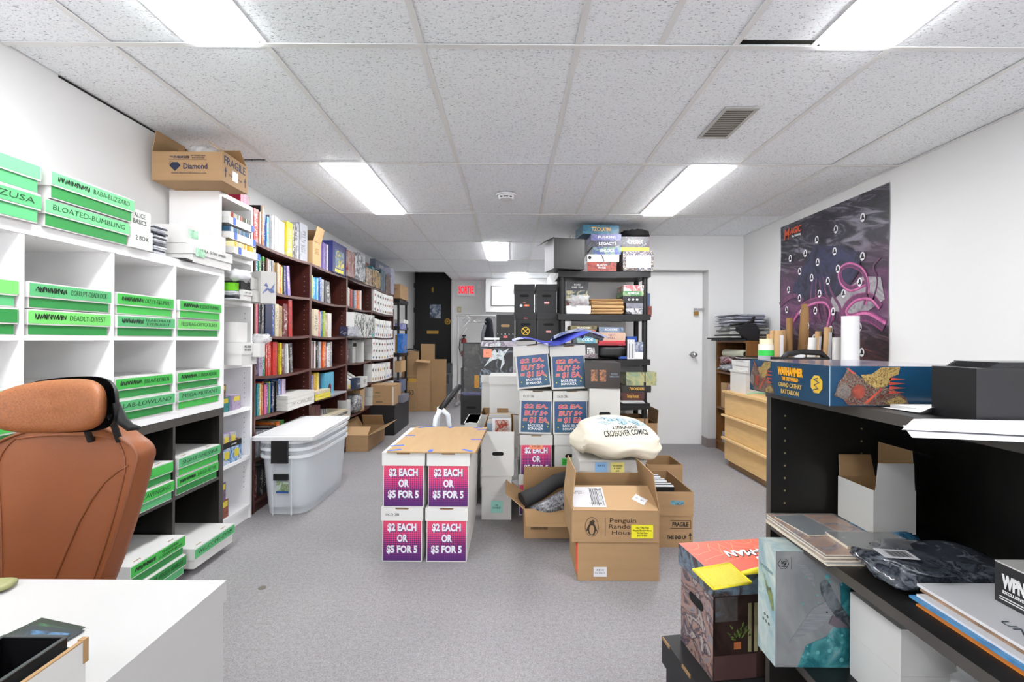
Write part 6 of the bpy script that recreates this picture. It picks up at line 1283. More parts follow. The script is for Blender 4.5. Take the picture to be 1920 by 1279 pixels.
MAUVE = art('mauve_print', ['#4a2c48', '#7a4a6c', '#5a3556', '#8a5a7c'], 9, .45, 1.5); PINKH = art('pink_highlight_print', ['#b85a92', '#d87cae', '#a85088'], 9, .45, 1); PINKB = art('pink_band_print', ['#7a3360', '#a04a80', '#6a2c56'], 8, .45, 1); INDIG = art('indigo_print', ['#1e1e29', '#272736', '#3a3c5c', '#22222e', '#2e2e44'], 5, .45, 2.0, (1, 1, .5)); PALE = art('pale_cloud_print', ['#5d5864', '#8f8a92', '#aaa5aa', '#6a6472'], 5, .6, 2)
part(t, 'printed_mass', MB().prism([pp(u, v) for u, v in ((.40, .20), (.30, .30), (.18, .42), (.14, .52), (.3, .56), (.45, .52), (.6, .56), (.72, .5), (.8, .42), (.8, .33), (.7, .27), (.55, .24), (.45, .22))], (0, -.0003, 0)), INDIG)
part(t, 'printed_haze', MB().prism([pp(u, v) for u, v in ((.60, .50), (.7, .52), (.82, .46), (.95, .48), (.98, .60), (.85, .66), (.7, .66), (.6, .64), (.55, .58))], (0, -.0002, 0)), PALE)
for q in range(5): ribbon([(.38 + .035 * q, .42), (.36 + .05 * q, .52), (.36 + .07 * q, .62), (.40 + .06 * q, .70)], .012, .035, MAUVE, 'printed_band', .0006 + .0001 * q)
ribbon([(.0, .56), (.1, .52), (.2, .51), (.28, .55)], .05, .03, MAUVE, 'printed_band', .001)
ribbon([(.12, .72), (.22, .62), (.36, .57), (.5, .57), (.56, .64), (.53, .74)], .07, .05, PINKB, 'printed_band', .0012)
ribbon([(.84, .62), (.86, .52), (.82, .43), (.72, .38), (.64, .40), (.65, .47), (.73, .52), (.84, .5)], .035, .05, PINKB, 'printed_band', .0014)
ribbon([(.98, .74), (.85, .68), (.72, .69), (.68, .64), (.76, .58), (.88, .58), (.95, .64)], .08, .05, PINKB, 'printed_band', .0016)
ribbon([(.9, .6), (.93, .5), (.9, .42), (.95, .38)], .015, .008, MAUVE, 'printed_band', .0018)
WB = mat('badge_white', '#d8d8dc', .5); DBK = mat('badge_black', '#131318', .5)
bu = [(.13, .105 + .14), (.30, .24), (.42, .175), (.60, .15), (.82, .135), (.24, .35), (.43, .32), (.59, .28), (.82, .35), (.62, .39), (.37, .41), (.53, .45), (.80, .49), (.11, .46), (.24, .53), (.45, .52), (.67, .54), (.09, .60), (.26, .63), (.41, .625), (.58, .64), (.12, .70), (.33, .72), (.56, .75), (.80, .74), (.40, .80), (.82, .88)]
for u, v in bu:
    c = pp(u, v); A = [(c[0] + .023 * math.cos(q * PI / 7), c[1] - .002, c[2] + .032 * math.sin(q * PI / 7)) for q in range(14)]
    bd = part(t, 'printed_badge', MB().prism(A, (0, -.0004, 0)), WB)
    part(bd, 'badge_figure', MB().prism([(c[0] - .02, c[1] - .003, c[2] - .015), (c[0] + .02, c[1] - .003, c[2] - .015), (c[0] + .012, c[1] - .003, c[2]), (c[0] + .009, c[1] - .003, c[2] + .017), (c[0], c[1] - .003, c[2] + .022), (c[0] - .006, c[1] - .003, c[2] + .017), (c[0] - .008, c[1] - .003, c[2])], (0, -.0004, 0)), DBK)
c = pp(.15, .05); OM = mat('orange_logo_print', '#d8542a', .5)
text(t, 'M', .085, .095, (c[0] - .085, -.011, c[2] - .03), 'front', OM, bold=.03, italic=.15); text(t, 'AGIC', .17, .055, (c[0] + .05, -.011, c[2] - .015), 'front', OM, bold=.03, italic=.1); text(t, 'The Gathering', .13, .02, (c[0] + .06, -.011, c[2] - .062), 'front', WINK, bold=.01)
# ================================================================ black shelf desk, right foreground
UX, UB, U0, U1 = .665, 1.045, .40, 1.20
t = thing('shelf_desk', 'black-brown low shelving desk in the foreground with boxes on and in it', 'shelving unit', (UX, (U0 + U1) / 2, 0), L90); x = (U1 - U0) / 2; d = UB - UX
part(t, 'top_board', MB().box(-x - .022, 0, 1.016, x + .022, d, 1.036, [1, 0, 0, 0, 0, 0]), [BLAM, BLAMED])
for sx in (-1, 1): part(t, 'side_panel', MB().box(min(sx * x, sx * (x + .02)), .002, 0, max(sx * x, sx * (x + .02)), d, 1.016, [1, 0, 0, 0, 0, 0]), [BLAM, BLAMED])
part(t, 'back_panel', MB().box(-x, d - .008, 0, x, d, 1.016), BLAM)
for z in (.70, .42, .10): part(t, 'shelf', MB().box(-x + .001, .0, z - .021, x - .001, d - .009, z, [1, 0, 0, 0, 0, 0]), [BLAM, BLAMED])
pins(t, [((-x + .0005, yy, zz), (-x - .0005 + .0015, yy, zz)) for yy in (.038, .235) for zz in [.745 + .032 * q for q in range(8)]], mat('pin_hole_brass', '#8a8060', .5), .0028)
# game box on top
t = thing('miniatures_box', 'long blue game box with gold lettering on the black shelf desk', 'board game', (.612, .898, 1.0365)); BW_, BD, BHt = .30, .302, .077
BLUEB = art('deep_blue_box', ['#1d4d70', '#1a4566', '#225678'], 4, .22, .4, coat=.3)
part(t, 'body', MB().box(0, 0, 0, BW_, BD, BHt, [0, 0, 0, 0, 0, 1]), [BLUEB, art('box_top_print', ['#7a8296', '#a09a98', '#3c4f78', '#8a7a70'], 6, .15, 1, coat=.4)])
ARMR = art('armour_print', ['#1c181c', '#4a2c2a', '#8a5a48', '#2c2226', '#9a8878', '#2a2024', '#7a3228', '#241c20'], 75, .35, 2.0); GOLDP = art('gold_scale_print', ['#2c2418', '#8a6e3a', '#c9ac6a', '#4a3a22', '#a88a50'], 110, .35, 1.8); REDSP = mat('red_spike_print', '#b04630', .4, var=.2, scale=40)
def artset(ax, flip, y, wid, face):
    """abstract armoured shape with golden curls and red spikes, printed flat: on front or side face"""
    def q(a, b): return (ax + a * wid, y - .0006, b * BHt) if face == 'front' else (y - .0006, BD - (ax + a * wid), b * BHt)
    off = (0, -.0004, 0) if face == 'front' else (-.0004, 0, 0)
    part(t, 'printed_armour', MB().prism([q(*p) for p in ((.02, .25), (.08, .6), (.14, .75), (.2, .97), (.3, .8), (.45, .6), (.62, .5), (.78, .42), (.95, .2), (.98, .02), (.2, .02), (.12, .2))], off), ARMR)
    off2 = tuple(1.8 * o for o in off)
    part(t, 'printed_gold', MB().prism([q(*p) for p in ((.36, .78), (.5, .8), (.62, .97), (.86, .98), (.84, .8), (.76, .74), (.7, .5), (.55, .45), (.42, .6))], off2).prism([q(*p) for p in ((.66, .12), (.85, .25), (.95, .12), (.85, .03), (.7, .03))], off2), GOLDP)
    mb = MB()
    for k in range(4): mb.prism([q(.72, .64 - .11 * k), q(.93, .68 - .11 * k), q(.73, .72 - .11 * k)], off2)
    mb.prism([q(.40, .08), q(.62, .45), (q(.64, .43)), q(.44, .06)], off2).prism([q(.16, .97), q(.3, .82), q(.26, .8)], off2)
    part(t, 'printed_spikes', mb, REDSP)
    for (a, b, r, mm) in ((.14, .36, .2, DARKM), (.33, .36, .19, mat('rust_disc_print', '#8a3c2c', .4, var=.4, scale=60))):
        pts = [q(a + r * .45 * math.cos(k * PI / 8) * (1 if face == 'front' else 1.0), b + r * .9 * math.sin(k * PI / 8)) for k in range(16)]
        part(t, 'printed_disc', MB().prism(pts, tuple(2.6 * o for o in off)), mm)
DARKM = art('medallion_print', ['#3a3032', '#8a8078', '#4a3c3a'], 90)
artset(.005, 0, 0, .15, 'front'); artset(.0, 0, 0, .115, 'left')
def ltext(s, w_, h_, yc, zc, m, **k): text(t, s, w_, h_, (-.0012, yc, zc), 'left', m, **k)
ltext('WARHAMMER', .092, .017, .128, .056, mat('amber_print', '#f0a818', .4), bold=.05); ltext('THE OLD WORLD', .06, .0085, .128, .040, mat('amber_print', '#f0a818', .4), bold=.03)
ltext('GRAND CATHAY', .085, .010, .128, .026, mat('soft_gold_print', '#cfae5c', .4), bold=.01); ltext('BATTALION', .065, .010, .128, .011, mat('soft_gold_print', '#cfae5c', .4), bold=.01)
part(t, 'gold_octagon', MB().prism([(-.0006, .038 + .019 * math.cos(PI / 8 + k * PI / 4), .038 + .019 * math.sin(PI / 8 + k * PI / 4)) for k in range(8)], (-.0004, 0, 0)), mat('octagon_gold', '#d9b23a', .4))
mb = MB().tube([(-.0014, .048, .026), (-.0014, .032, .03), (-.0014, .044, .036), (-.0014, .03, .042), (-.0014, .046, .048), (-.0014, .034, .05)], .0014, 5); part(t, 'octagon_curl', mb, mat('octagon_ink', '#2b4a50', .5))
part(t, 'edge_seam', MB().box(-.0005, -.0005, 0, .0005, .0005, BHt), mat('worn_box_edge', '#9fb4c4', .5))
# books under it, black carton, papers
block('grey_book', 'thin grey-edged book lying under the blue game box', 'book', (.79, .825, 1.0362), .16, .05, .0075, PAPERG); 
whole('paper_sheet', 'curled white sheet between the blue game box and the black carton', 'paper', MB().grid(lambda u, v: (.70 + .12 * u, .80 + .085 * v, 1.0365 + .012 * math.exp(-((u - .2) * 6) ** 2) * (1 - v)), 14, 5), PAPER)
t = thing('black_carton', 'black flat carton with thin black packets on top, on the shelf desk', 'box', (.727, .73, 1.0365)); part(t, 'body', MB().box(0, 0, 0, .33, .078, .083), [mat('matte_black_card', '#17171a', .42, var=.1)]); 
for k in range(5): block('black_packet', 'thin black packet lying on the black carton, %s' % ('lowest', 'second', 'third', 'fourth', 'topmost')[k], 'packet', (.86 + .006 * k, .735 + .004 * k, 1.120 + .0018 * k), .22, .07, .0016, mat('black_gloss', '#202024', .2), .02 * k, 'black packets')
def sheet(lab, pts, z, m=PAPER, curl=.01, name='paper_sheet', lift=.0):
    A, B, C, D = [Vector((p[0], p[1], 0)) for p in pts]
    def fn(u, v):
        p = A.lerp(B, u).lerp(D.lerp(C, u), v); return (p.x, p.y, z + curl * math.sin(u * 4 + v) * (1 - u) * .5 + lift * (1 - u) ** 2)
    return whole(name, lab, 'paper', MB().grid(fn, 14, 10), m)
sheet('lower large white sheet overhanging the desk edge', [(.515, .60), (.9, .50), (.92, .70), (.57, .68)], 1.0375, curl=.003)
sheet('upper large white sheet on the other near the desk edge', [(.535, .64), (.9, .52), (.92, .725), (.62, .72)], 1.040, curl=.004)
# items on the upper inner shelf (z .70)
Z7 = .7005
def comicflat(lab, x0, y0, x1, y1, z, th, m, rz=0, edge=None, name='bagged_comic'):
    t = thing(name, lab, 'comic', ((x0 + x1) / 2, (y0 + y1) / 2, z), rz); w, d = x1 - x0, y1 - y0
    part(t, 'pages', MB().box(-w / 2, -d / 2, 0, w / 2, d / 2, th - .0006), edge or mat('board_edge_cream', '#e0d4c0', .6)); part(t, 'cover', MB().box(-w / 2, -d / 2, th - .0006, w / 2, d / 2, th), m)
    part(t, 'sleeve', MB().box(-w / 2 - .004, -d / 2 - .004, th + .0006, w / 2 + .006, d / 2 + .004, th + .0009), CLEAR); return t
cols = [(.648, .955, .812, 1.185, .0045, ['#c9c9c4', '#8a8a88']), (.645, .96, .815, 1.18, .004, ['#8a5a3a', '#c9b090']), (.650, .965, .82, 1.185, .0045, ['#c0b4ae', '#7a6a80', '#d8cfc8']), (.652, .965, .82, 1.19, .003, ['#8c5630', '#c08040', '#8a4a3c', '#9fb8b4'])]
z = Z7
for k, (a, b, c, e, th, cl) in enumerate(cols):
    comicflat('bagged comic on the black inner shelf, %s of the pile by the panel' % ('lowest', 'second', 'third', 'topmost, orange-brown cover')[k], a, b, c, e, z, th, art('comic_cover%d' % k, cl, 9, .2, 2, coat=.6)); z += th + .0012
comicflat('dark blue lettered comic lying on the orange-brown one', .665, 1.055, .74, 1.17, z, .003, art('dark_comic', ['#182430', '#2a3a48', '#3f5a60', '#141c26'], 12, .2, 1, coat=.6), .12)
comicflat('thick black glossy comics lying towards the white open box', .715, .985, .86, 1.06, z, .007, art('bw_comic', ['#1a1a1c', '#6a645c', '#26262a', '#a89c8c'], 12, .15, 1, coat=.6), -.04)
comicflat('green-striped card pack behind the dark plastic bag', .80, .985, .95, 1.045, Z7, .011, art('green_pack', ['#2c3a30', '#4a5a40', '#8a8a50', '#35507a'], 14, .2, .5, coat=.5), -.05)
whole('blue_bag', 'shiny blue plastic bag flattened at the foot of the open white box', 'plastic bag', MB().blob((0, 0, 0), (.055, .05, .012), 18, 10, .7, .4, 0, 2), art('blue_shiny', ['#1c5a8c', '#4aa0d0', '#16456a', '#8fc8e8'], 40, .15, 1, coat=.5), (.88, 1.1, Z7 + .018))
t = thing('bagged_pack', 'dark grey plastic bag with a white barcode label on the inner shelf', 'plastic bag', (.83, .93, Z7))
part(t, 'bag', MB().blob((0, 0, .02), (.125, .075, .02), 40, 20, .55, .35, 0, 7), art('smoke_bag', ['#20232b', '#343842', '#555b66', '#2b2f38', '#7a808a', '#343842'], 20, .16, 1.5, coat=.5))
part(t, 'label_sheet', MB().box(-.03, -.02, 0, .03, .02, .0008, 0, Matrix.Translation((-.072, -.012, .0425)) @ Matrix.Rotation(-.15, 4, 'Z')), PAPER)
mb = MB(); M = Matrix.Translation((-.068, -.014, .0435)) @ Matrix.Rotation(-.15, 4, 'Z')
for k in range(14): mb.box(-.02 + k * .0028, -.012, 0, -.02 + k * .0028 + (.0016 if k % 3 else .0008), .013, .0004, 0, M)
o = part(t, 'barcode', mb, INK); o['kind'] = 'stuff'
t = carton('open_white_box', 'small open white box with raised flaps, brown inside, on the comics', (.8715, 1.06, Z7 + .0225), .097, .115, .10, 0, WBOX2, {'f': (.062, 92), 'b': (.052, 100), 'r': (.088, 88)}, t=.0015)
part(t, 'tuck_tab', MB().box(.035, .02, .185, .07, .055, .19, 0, Matrix.Rotation(.2, 4, 'Y')), BLACKP)
for c in t.children:
    if c.name.startswith('flap'): c.data.materials[0] = WBOX2
# paper pile bottom right
for k, (lab, xx, ya, yb, m, th) in enumerate((('orange-edged booklet at the bottom of the paper pile on the inner shelf', .708, .42, .815, mat('orange_edge', '#d27a26', .5), .003), ('blue printed booklet in the paper pile on the inner shelf', .713, .42, .835, art('blue_booklet', ['#2f7ac0', '#5aa8e0', '#2a68a8'], 9, .3), .004), ('white booklet on the blue one in the paper pile', .722, .42, .83, PAPER, .004), ('brown and orange edged booklet under the topmost white sheet', .737, .42, .84, mat('brown_orange_edge', '#9a7a60', .5, var=.4, scale=30), .003))):
    block('booklet', lab, 'booklet', (xx + .12, ya, Z7 + [0, .0035, .008, .0125][k]), .24, yb - ya, th, m)
t = block('booklet', 'white sheet with golden emblem and slanted lettering, topmost of the paper pile', 'booklet', (.865, .42, Z7 + .016), .25, .43, .005, PAPER)
text(t, 'UNLESS', .09, .014, (-.09, .27, .0056), (0, 0, -R90), mat('grey_blue_ink', '#4a5560', .6)); text(t, 'VALOR', .07, .012, (-.075, .16, .0056), (0, 0, -R90), mat('grey_blue_ink', '#4a5560', .6))
part(t, 'gold_emblem', MB().prism([(-.05 + .018 * (1 if q % 2 else .45) * math.cos(q * PI / 6), .24 + .03 * (1 if q % 2 else .45) * math.sin(q * PI / 6), .0052) for q in range(12)], (0, 0, .0005)), mat('pale_gold_print', '#cfc080', .5))
t = thing('promo_box', 'small black box with bold white WPN lettering on the paper pile', 'small box', (.826, .796, Z7 + .0215), L90)
part(t, 'body', MB().box(0, 0, 0, .12, .1, .066), mat('charcoal_card', '#2c2c2e', .4)); part(t, 'top_sheet', MB().box(0, 0, .066, .12, .1, .068), WBOX)
text(t, 'WPN', .036, .021, (.031, -.001, .038), 'front', WINK, bold=.06); text(t, 'EXCLUSIVE', .033, .005, (.030, -.001, .021), 'front', WINK, bold=.03)
for zz in (.007, .011): plate(t, 'white_line', .008, zz, .10, zz + .0015, 0, WINK, .0008)
# lower inner shelf (z .42)
Z4 = .4205
for k in range(2):
    t = block('white_box', ('lower', 'upper') [k] + ' plain white carton on the lower inner shelf of the black desk', 'box', (.757, .972, Z4 + .0915 * k), .136, .15, .091, WBOX, L90)
t = thing('fish_print_box', 'grey and teal box with a printed fish, standing on the lower shelf', 'board game', (.602, 1.06, Z4)); fw, fd, fh = .17, .075, .263
GREYF = art('grey_water_print', ['#9a9c9e', '#8a8d90', '#a5a6a6', '#7f8c92'], 5, .4, 1); TEALS = art('pale_side_print', ['#a9c9d0', '#d8e4e0', '#8fb8c4', '#e0e6d0'], 7, .4, 1)
part(t, 'body', MB().box(0, 0, 0, fw, fd, fh, [0, 1, 1, 1, 1, 1]), [GREYF, TEALS])
TEAL = art('teal_wash_print', ['#2f7f88', '#1f6a74', '#4a9aa0', '#8fb0b4'], 12, .4, 2)
part(t, 'teal_wash', MB().prism([(.05, -.0004, .0), (fw, -.0004, 0), (fw, -.0004, .2), (.145, -.0004, .19), (.15, -.0004, .12), (.115, -.0004, .07), (.07, -.0004, .05)], (0, -.0003, 0)), TEAL)
part(t, 'printed_fish', MB().prism([(.1, -.001, .19), (.108, -.001, .2), (.118, -.001, .198), (.13, -.001, .175), (.15, -.001, .14), (fw, -.001, .11), (fw, -.001, .085), (.14, -.001, .11), (.115, -.001, .145), (.103, -.001, .168)], (0, -.0003, 0)), art('fish_print', ['#4a525a', '#7c858c', '#2a3238', '#98a0a6'], 30, .4, .5))
FINM = mat('fin_print', '#85888c', .5, var=.2, scale=30, stretch=(1, 1, 8))
part(t, 'printed_fin', MB().prism([(.03, -.0007, .055), (.06, -.0007, .1), (.085, -.0007, .135), (.115, -.0007, .15), (.13, -.0007, .12), (.10, -.0007, .09), (.06, -.0007, .07)], (0, -.0003, 0)).prism([(.045, -.0007, .235), (.062, -.0007, .237), (.085, -.0007, .21), (.09, -.0007, .18), (.075, -.0007, .2)], (0, -.0003, 0)), FINM)
part(t, 'dark_fin', MB().prism([(.13, -.0013, .12), (.15, -.0013, .105), (.168, -.0013, .092), (.14, -.0013, .09), (.12, -.0013, .1)], (0, -.0003, 0)), mat('dark_fin_print', '#6a6068', .5))
part(t, 'side_fish', MB().prism([(-.0004, .02, .17), (-.0004, .03, .165), (-.0004, .05, .19), (-.0004, .035, .155), (-.0004, .012, .12), (-.0004, .006, .125), (-.0004, .008, .15)], (-.0003, 0, 0)), art('fish_side', ['#4a5560', '#9aa85a', '#6a7880'], 30))
mb = MB()
for k in range(22): cx_, cz_, r = rnd.uniform(.06, .16), rnd.choice((rnd.uniform(.01, .08), rnd.uniform(.12, .22))), rnd.uniform(.0015, .006); mb.prism([(cx_ + r * math.cos(q * PI / 5), -.0008, cz_ + r * math.sin(q * PI / 5)) for q in range(10)], (0, -.0002, 0))
part(t, 'printed_bubbles', mb, mat('bubble_teal', '#5fa4aa', .5, var=.3, scale=60))['kind'] = 'stuff'
A = [(.017 + .013 * math.cos(q * PI / 3), -.0008, .235 + .013 * math.sin(q * PI / 3)) for q in range(6)]; B = [(.017 + .0115 * math.cos(q * PI / 3), -.0008, .235 + .0115 * math.sin(q * PI / 3)) for q in range(6)]
part(t, 'hexagon_emblem', MB().add(A + B, [(k, (k + 1) % 6, 6 + (k + 1) % 6, 6 + k) for k in range(6)]), INK); text(t, 'SM', .014, .012, (.017, -.0012, .235), 'front', INK, tilt=-R90)
text(t, 'WINGSPAN', .055, .008, (-.001, .037, .205), 'left', mat('pale_grey_blue_ink', '#7f9aa4', .6)); text(t, 'o o\no o o', .03, .01, (-.001, .037, .09), 'left', INKG)
plate(t, 'rule', .035, .222, .0355, .25, 0, INKG, .0008)
whole('clear_bag', 'crumpled clear plastic bag beside the white cartons in the desk', 'plastic bag', MB().blob((0, 0, 0), (.11, .07, .085), 26, 16, .7, .4, 0, 4), BUBBLE, (.90, .80, Z4 + .09))
t = block('green_black_box', 'black box with green side at the lower frame corner', 'box', (.80, .60, Z4), .10, .12, .09, [mat('dark_green_card', '#2c4230', .5), mat('dark_green_card', '#2c4230', .5), BLACKB])
# ---- red printed comic box and black box, standing beyond the desk
ang = -.0
t = thing('comic_box', 'red web-pattern lidded comic box with painted sides, a yellow swatter on it', 'comic box', (.53, 1.225, .262), .13); bw, bd, bh = .40, .185, .288
PAINT = art('painted_side', ['#2a1e26', '#8c8a94', '#b08a7a', '#3a3248', '#c0b4ac', '#5a3a3a'], 11, .3, 2.2); ROOM = art('room_print', ['#241a18', '#3c2c28', '#1a1414', '#55443c'], 7, .3, 1)
part(t, 'body', MB().box(.006, .006, 0, bw - .006, bd - .006, bh - .05, [0, 0, 1, 0, 0, 0]), [ROOM, PAINT]); REDL = mat('web_red', '#d8543a', .4, var=.08, scale=6)
part(t, 'lid', MB().box(0, 0, bh - .062, bw, bd, bh, [1, 1, 1, 1, 0, 0]), [REDL, art('brick_lid_edge', ['#55453f', '#7a8ea0', '#3a3030', '#8a7a70'], 18)])
WEB = mat('web_line', '#e8946a', .5); mb = MB()
for cx_, cy_ in ((.02, .17), (.2, .19), (.34, .18)):
    for r in (.035, .065, .1, .14):
        A = []
        for q in range(25):
            a = q / 24 * 2 * PI; rr = r * (1 - .1 * abs(math.sin(a * 4))); px_, py_ = cx_ + rr * math.cos(a), cy_ + rr * math.sin(a); A.append((px_, py_))
        for (a, b), (c, e) in zip(A, A[1:]):
            if all(.003 < q < bw - .003 for q in (a, c)) and all(.003 < q < bd - .003 for q in (b, e)):
                v = Vector((c - a, e - b)); v = Vector((-v.y, v.x)).normalized() * .0009; mb.add([(a - v.x, b - v.y, bh + .0004), (c - v.x, e - v.y, bh + .0004), (c + v.x, e + v.y, bh + .0004), (a + v.x, b + v.y, bh + .0004)], [(0, 1, 2, 3)])
part(t, 'web_lines', mb, WEB)['kind'] = 'stuff'
for s, yy, xx in (('R-MAN', .10, .165), ('NG', .055, .20)):
    text(t, s, .13 if len(s) > 2 else .06, .034, (xx, yy, bh + .0008), (0, 0, PI), INK, bold=.06, italic=.2); text(t, s, .13 if len(s) > 2 else .06, .034, (xx - .001, yy + .001, bh + .0016), (0, 0, PI), WINK, bold=.03, italic=.2)
part(t, 'handle_hole', MB().prism([(.0045, .09 + q[0], q[2]) for q in stadium(0, .165, .075, .026, 0)], (-.0008, 0, 0)), DARKVOID)
PL = art('plant_print', ['#3f5a2c', '#7f9a4a', '#2c401e', '#a8b86a'], 60); mb = MB()
for k in range(26):
    a = rnd.uniform(.2, PI - .2); r = rnd.uniform(.01, .045); x_, z_ = .075 + r * math.cos(a) * .7, .10 + r * math.sin(a); mb.prism([(x_, .0048, z_), (x_ + .007 * math.cos(a + .5), .0048, z_ + .009), (x_ + .011 * math.cos(a), .0048, z_ + .016 * math.sin(a)), (x_ + .004, .0048, z_ + .003)], (0, -.0002, 0))
part(t, 'printed_leaves', mb, PL)['kind'] = 'stuff'; plate(t, 'printed_pot', .065, .08, .085, .098, .0052, mat('terracotta_print', '#a8623a', .5), .0005)
plate(t, 'printed_sofa', .008, .0, .13, .065, .0056, mat('sofa_print', '#4a3230', .5, var=.2), .0003); plate(t, 'printed_window', .012, .155, .075, .22, .0056, art('window_print', ['#6a7f94', '#55504e', '#3c3836'], 14), .0003)
for k in range(3): plate(t, 'printed_radiator', .105 + .018 * k, .07, .115 + .018 * k, .2, .0056, mat('radiator_print', '#8c8460', .5, var=.2, scale=30), .0004)
t = thing('comic_box', 'black lidded box on the floor under the red painted comic box', 'comic box', (.50, 1.225, .001), .13); part(t, 'body', MB().box(.0, .004, 0, .42, .195, .2), BLACKB); part(t, 'lid', MB().box(-.012, -.002, .18, .425, .2, .26), BLACKB)
for k in (.03, .15): part(t, 'worn_edge', MB().box(-.0135, k, .252, -.010, k + .045, .2606), CARDIN)
# fly swatter
p = [ZP(*q, .558) for q in ((1299, 1067), (1368, 1055), (1409, 1091), (1338, 1103))]
t = thing('fly_swatter', 'bright yellow perforated plastic swatter lying on the red comic box lid', 'fly swatter', (0, 0, 0)); YP = mat('yellow_plastic', '#ecd92c', .35, var=.02)
A, B, C, D = [Vector((q[0], q[1], .556)) for q in p]
mb = MB(); n = 18
for i in range(n + 1):
    u = i / n; a, b = A.lerp(B, u), D.lerp(C, u); mb.tube([a, b], .0011 if 0 < i < n else .003, 4); a, b = A.lerp(D, u), B.lerp(C, u); mb.tube([a, b], .0011 if 0 < i < n else .003, 4)
part(t, 'mesh_head', mb, YP)['kind'] = 'stuff'; part(t, 'head_web', MB().prism([A, B, C, D], (0, 0, .0006)), mat('yellow_web', '#d9c622', .4, var=.15, scale=300))
hb = B.lerp(C, .55); h1 = ZP(1418, 1073, .558); part(t, 'handle', MB().tube([hb, Vector((h1[0], h1[1], .562)), Vector((h1[0] + .1, h1[1] + .02, .562))], [.005, .008, .008], 8), YP)

# ================================================================ DESK AND CHAIR, left foreground
DXR, DYB, DH = -.493, .81, .74
WD = mat('white_desk_laminate', '#b2b1b0', .35, var=.006); WDS = mat('white_desk_side', '#989898', .45, var=.01)
t = thing('white_desk', 'white desk corner in the foreground with small boxes and cards on it', 'desk', (-1.1, .45, 0))
part(t, 'tabletop', MB().box(-.62, -.38, DH - .035, .607, .36, DH), WD); part(t, 'side_panel', MB().box(.577, -.38, 0, .6035, .357, DH - .035), WD); part(t, 'side_panel', MB().box(-.62, -.38, 0, -.59, .357, DH - .035), WD); part(t, 'back_panel', MB().box(-.59, .30, .3, .577, .32, DH - .035), WD)
t = thing('white_carton', 'white corrugated carton with worn brown edges holding the black tray', 'box', (-.562, .36, DH + .0005)); T_ = .004
part(t, 'wall', MB().box(.048, -.22, 0, .0525, .2, .056), WBOX2); part(t, 'wall', MB().box(-.055, -.22, 0, -.0505, .2, .045), WBOX2); part(t, 'wall', MB().box(-.0505, .196, 0, .048, .2, .05), WBOX2); part(t, 'floor_panel', MB().box(-.0505, -.22, 0, .048, .196, .002), CARDIN)
part(t, 'worn_edge', MB().box(.0478, -.22, .056, .0527, .2, .0575).box(.046, .1965, .03, .0535, .203, .0585), CARDIN)
t = thing('black_tray', 'empty black plastic card tray on the desk', 'tray', (-.562, .36, DH + .0035)); k = .036
part(t, 'body', MB().box(-k - .002, -.2, 0, k + .002, .192, .003).box(-k - .002, -.2, .003, -k, .192, .062).box(k, -.2, .003, k + .002, .192, .062).box(-k, .19, .003, k, .192, .062), mat('glossy_black_plastic', '#0e0e10', .25))
part(t, 'rim', MB().box(k - .001, -.2, .062, k + .0035, .194, .0632).box(-k - .0035, -.2, .062, -k + .001, .194, .0632).box(-k, .1895, .062, k, .194, .0632), mat('black_rim', '#3a3a3e', .3))
cardstack('sleeved_card_stack', 'pile of grey sleeved cards inside the black tray', (-.572, .40, DH + .007), .05, .07, .03, 0, 12, j=.002)
for k, (x_, y_, a, c) in enumerate(((-.645, .675, -.25, ['#2f5a3c', '#4a7a58', '#23402c', '#86a88c']), (-.635, .66, -.12, ['#31404a', '#5a86b0', '#26323a', '#8fa0a8']), (-.65, .635, .0, ['#c9d8b0', '#e8efe4', '#8fc8b4', '#f0e8c8']))):
    t = thing('trading_card', ('green', 'slate', 'pale green')[k] + '-framed card in the fan on the desk', 'card', (x_ - .02, y_ - .02, DH + .0007 + .0009 * k), a, 'fan of cards'); part(t, 'card_face', MB().box(-.044, -.032, 0, .044, .032, .0007), mat('card_frame%d' % k, ('#28332c', '#2c353c', '#39443e')[k], .35)); plate(t, 'card_picture', -.03, -.022, .032, .022, .0007, art('card_art%d' % k, c, 30, .3), .0003, face='top')
whole('olive_case', 'olive flat leather case at the edge of the desk', 'case', MB().blob((0, 0, 0), (.09, .028, .006), 24, 8, .6), mat('olive_leather', '#8a8a5c', .5), (-.915, .755, DH + .007), .3)
# ---- chair
cx0, cy0 = -1.2, 1.25
t = thing('office_chair', 'tan leather office chair with a headrest behind the desk', 'office chair', (cx0, cy0, 0), 0.0)
LE = mat('leather_seam', '#7d4727', .5, var=.05); HR = mat('perforated_tan_leather', '#90562f', .5, var=.2, scale=240, bmp=.35, bscale=420)
def hwid(v):   # half width over height fraction
    return .205 + .062 * math.sin(min(1, v * 1.02) ** .9 * PI * .56) 
BZ0, BZ1 = .44, .915
def backfn(yoff, thick, side):
    def fn(u, v):
        z = BZ0 + (BZ1 - BZ0) * v; hw_ = .105 + .095 * min(1, v / .84) ** .8
        if v > .84: hw_ = .20 * (1 - ((v - .84) / .16) ** 2.6 * .2)
        a = (u - .5) * 2; x_ = a * hw_
        y_ = .03 - .035 * (v - .3) * 0 - .02 * (1 - a * a) * 0 - .03 * abs(a) ** 2.5 - .06 * (1 - v) ** 2
        zz = z - (.03 * abs(a) ** 3 if v > .8 else 0) * ((v - .8) / .2 if v > .8 else 0)
        bulge = .018 * (1 - abs(a) ** 6) * (1 - abs(2 * v - 1) ** 8)
        return (x_, y_ + (-bulge - yoff if side < 0 else thick), zz)
    return fn
part(t, 'backrest_front', MB().grid(backfn(0, 0, -1), 30, 26), LEATHER)
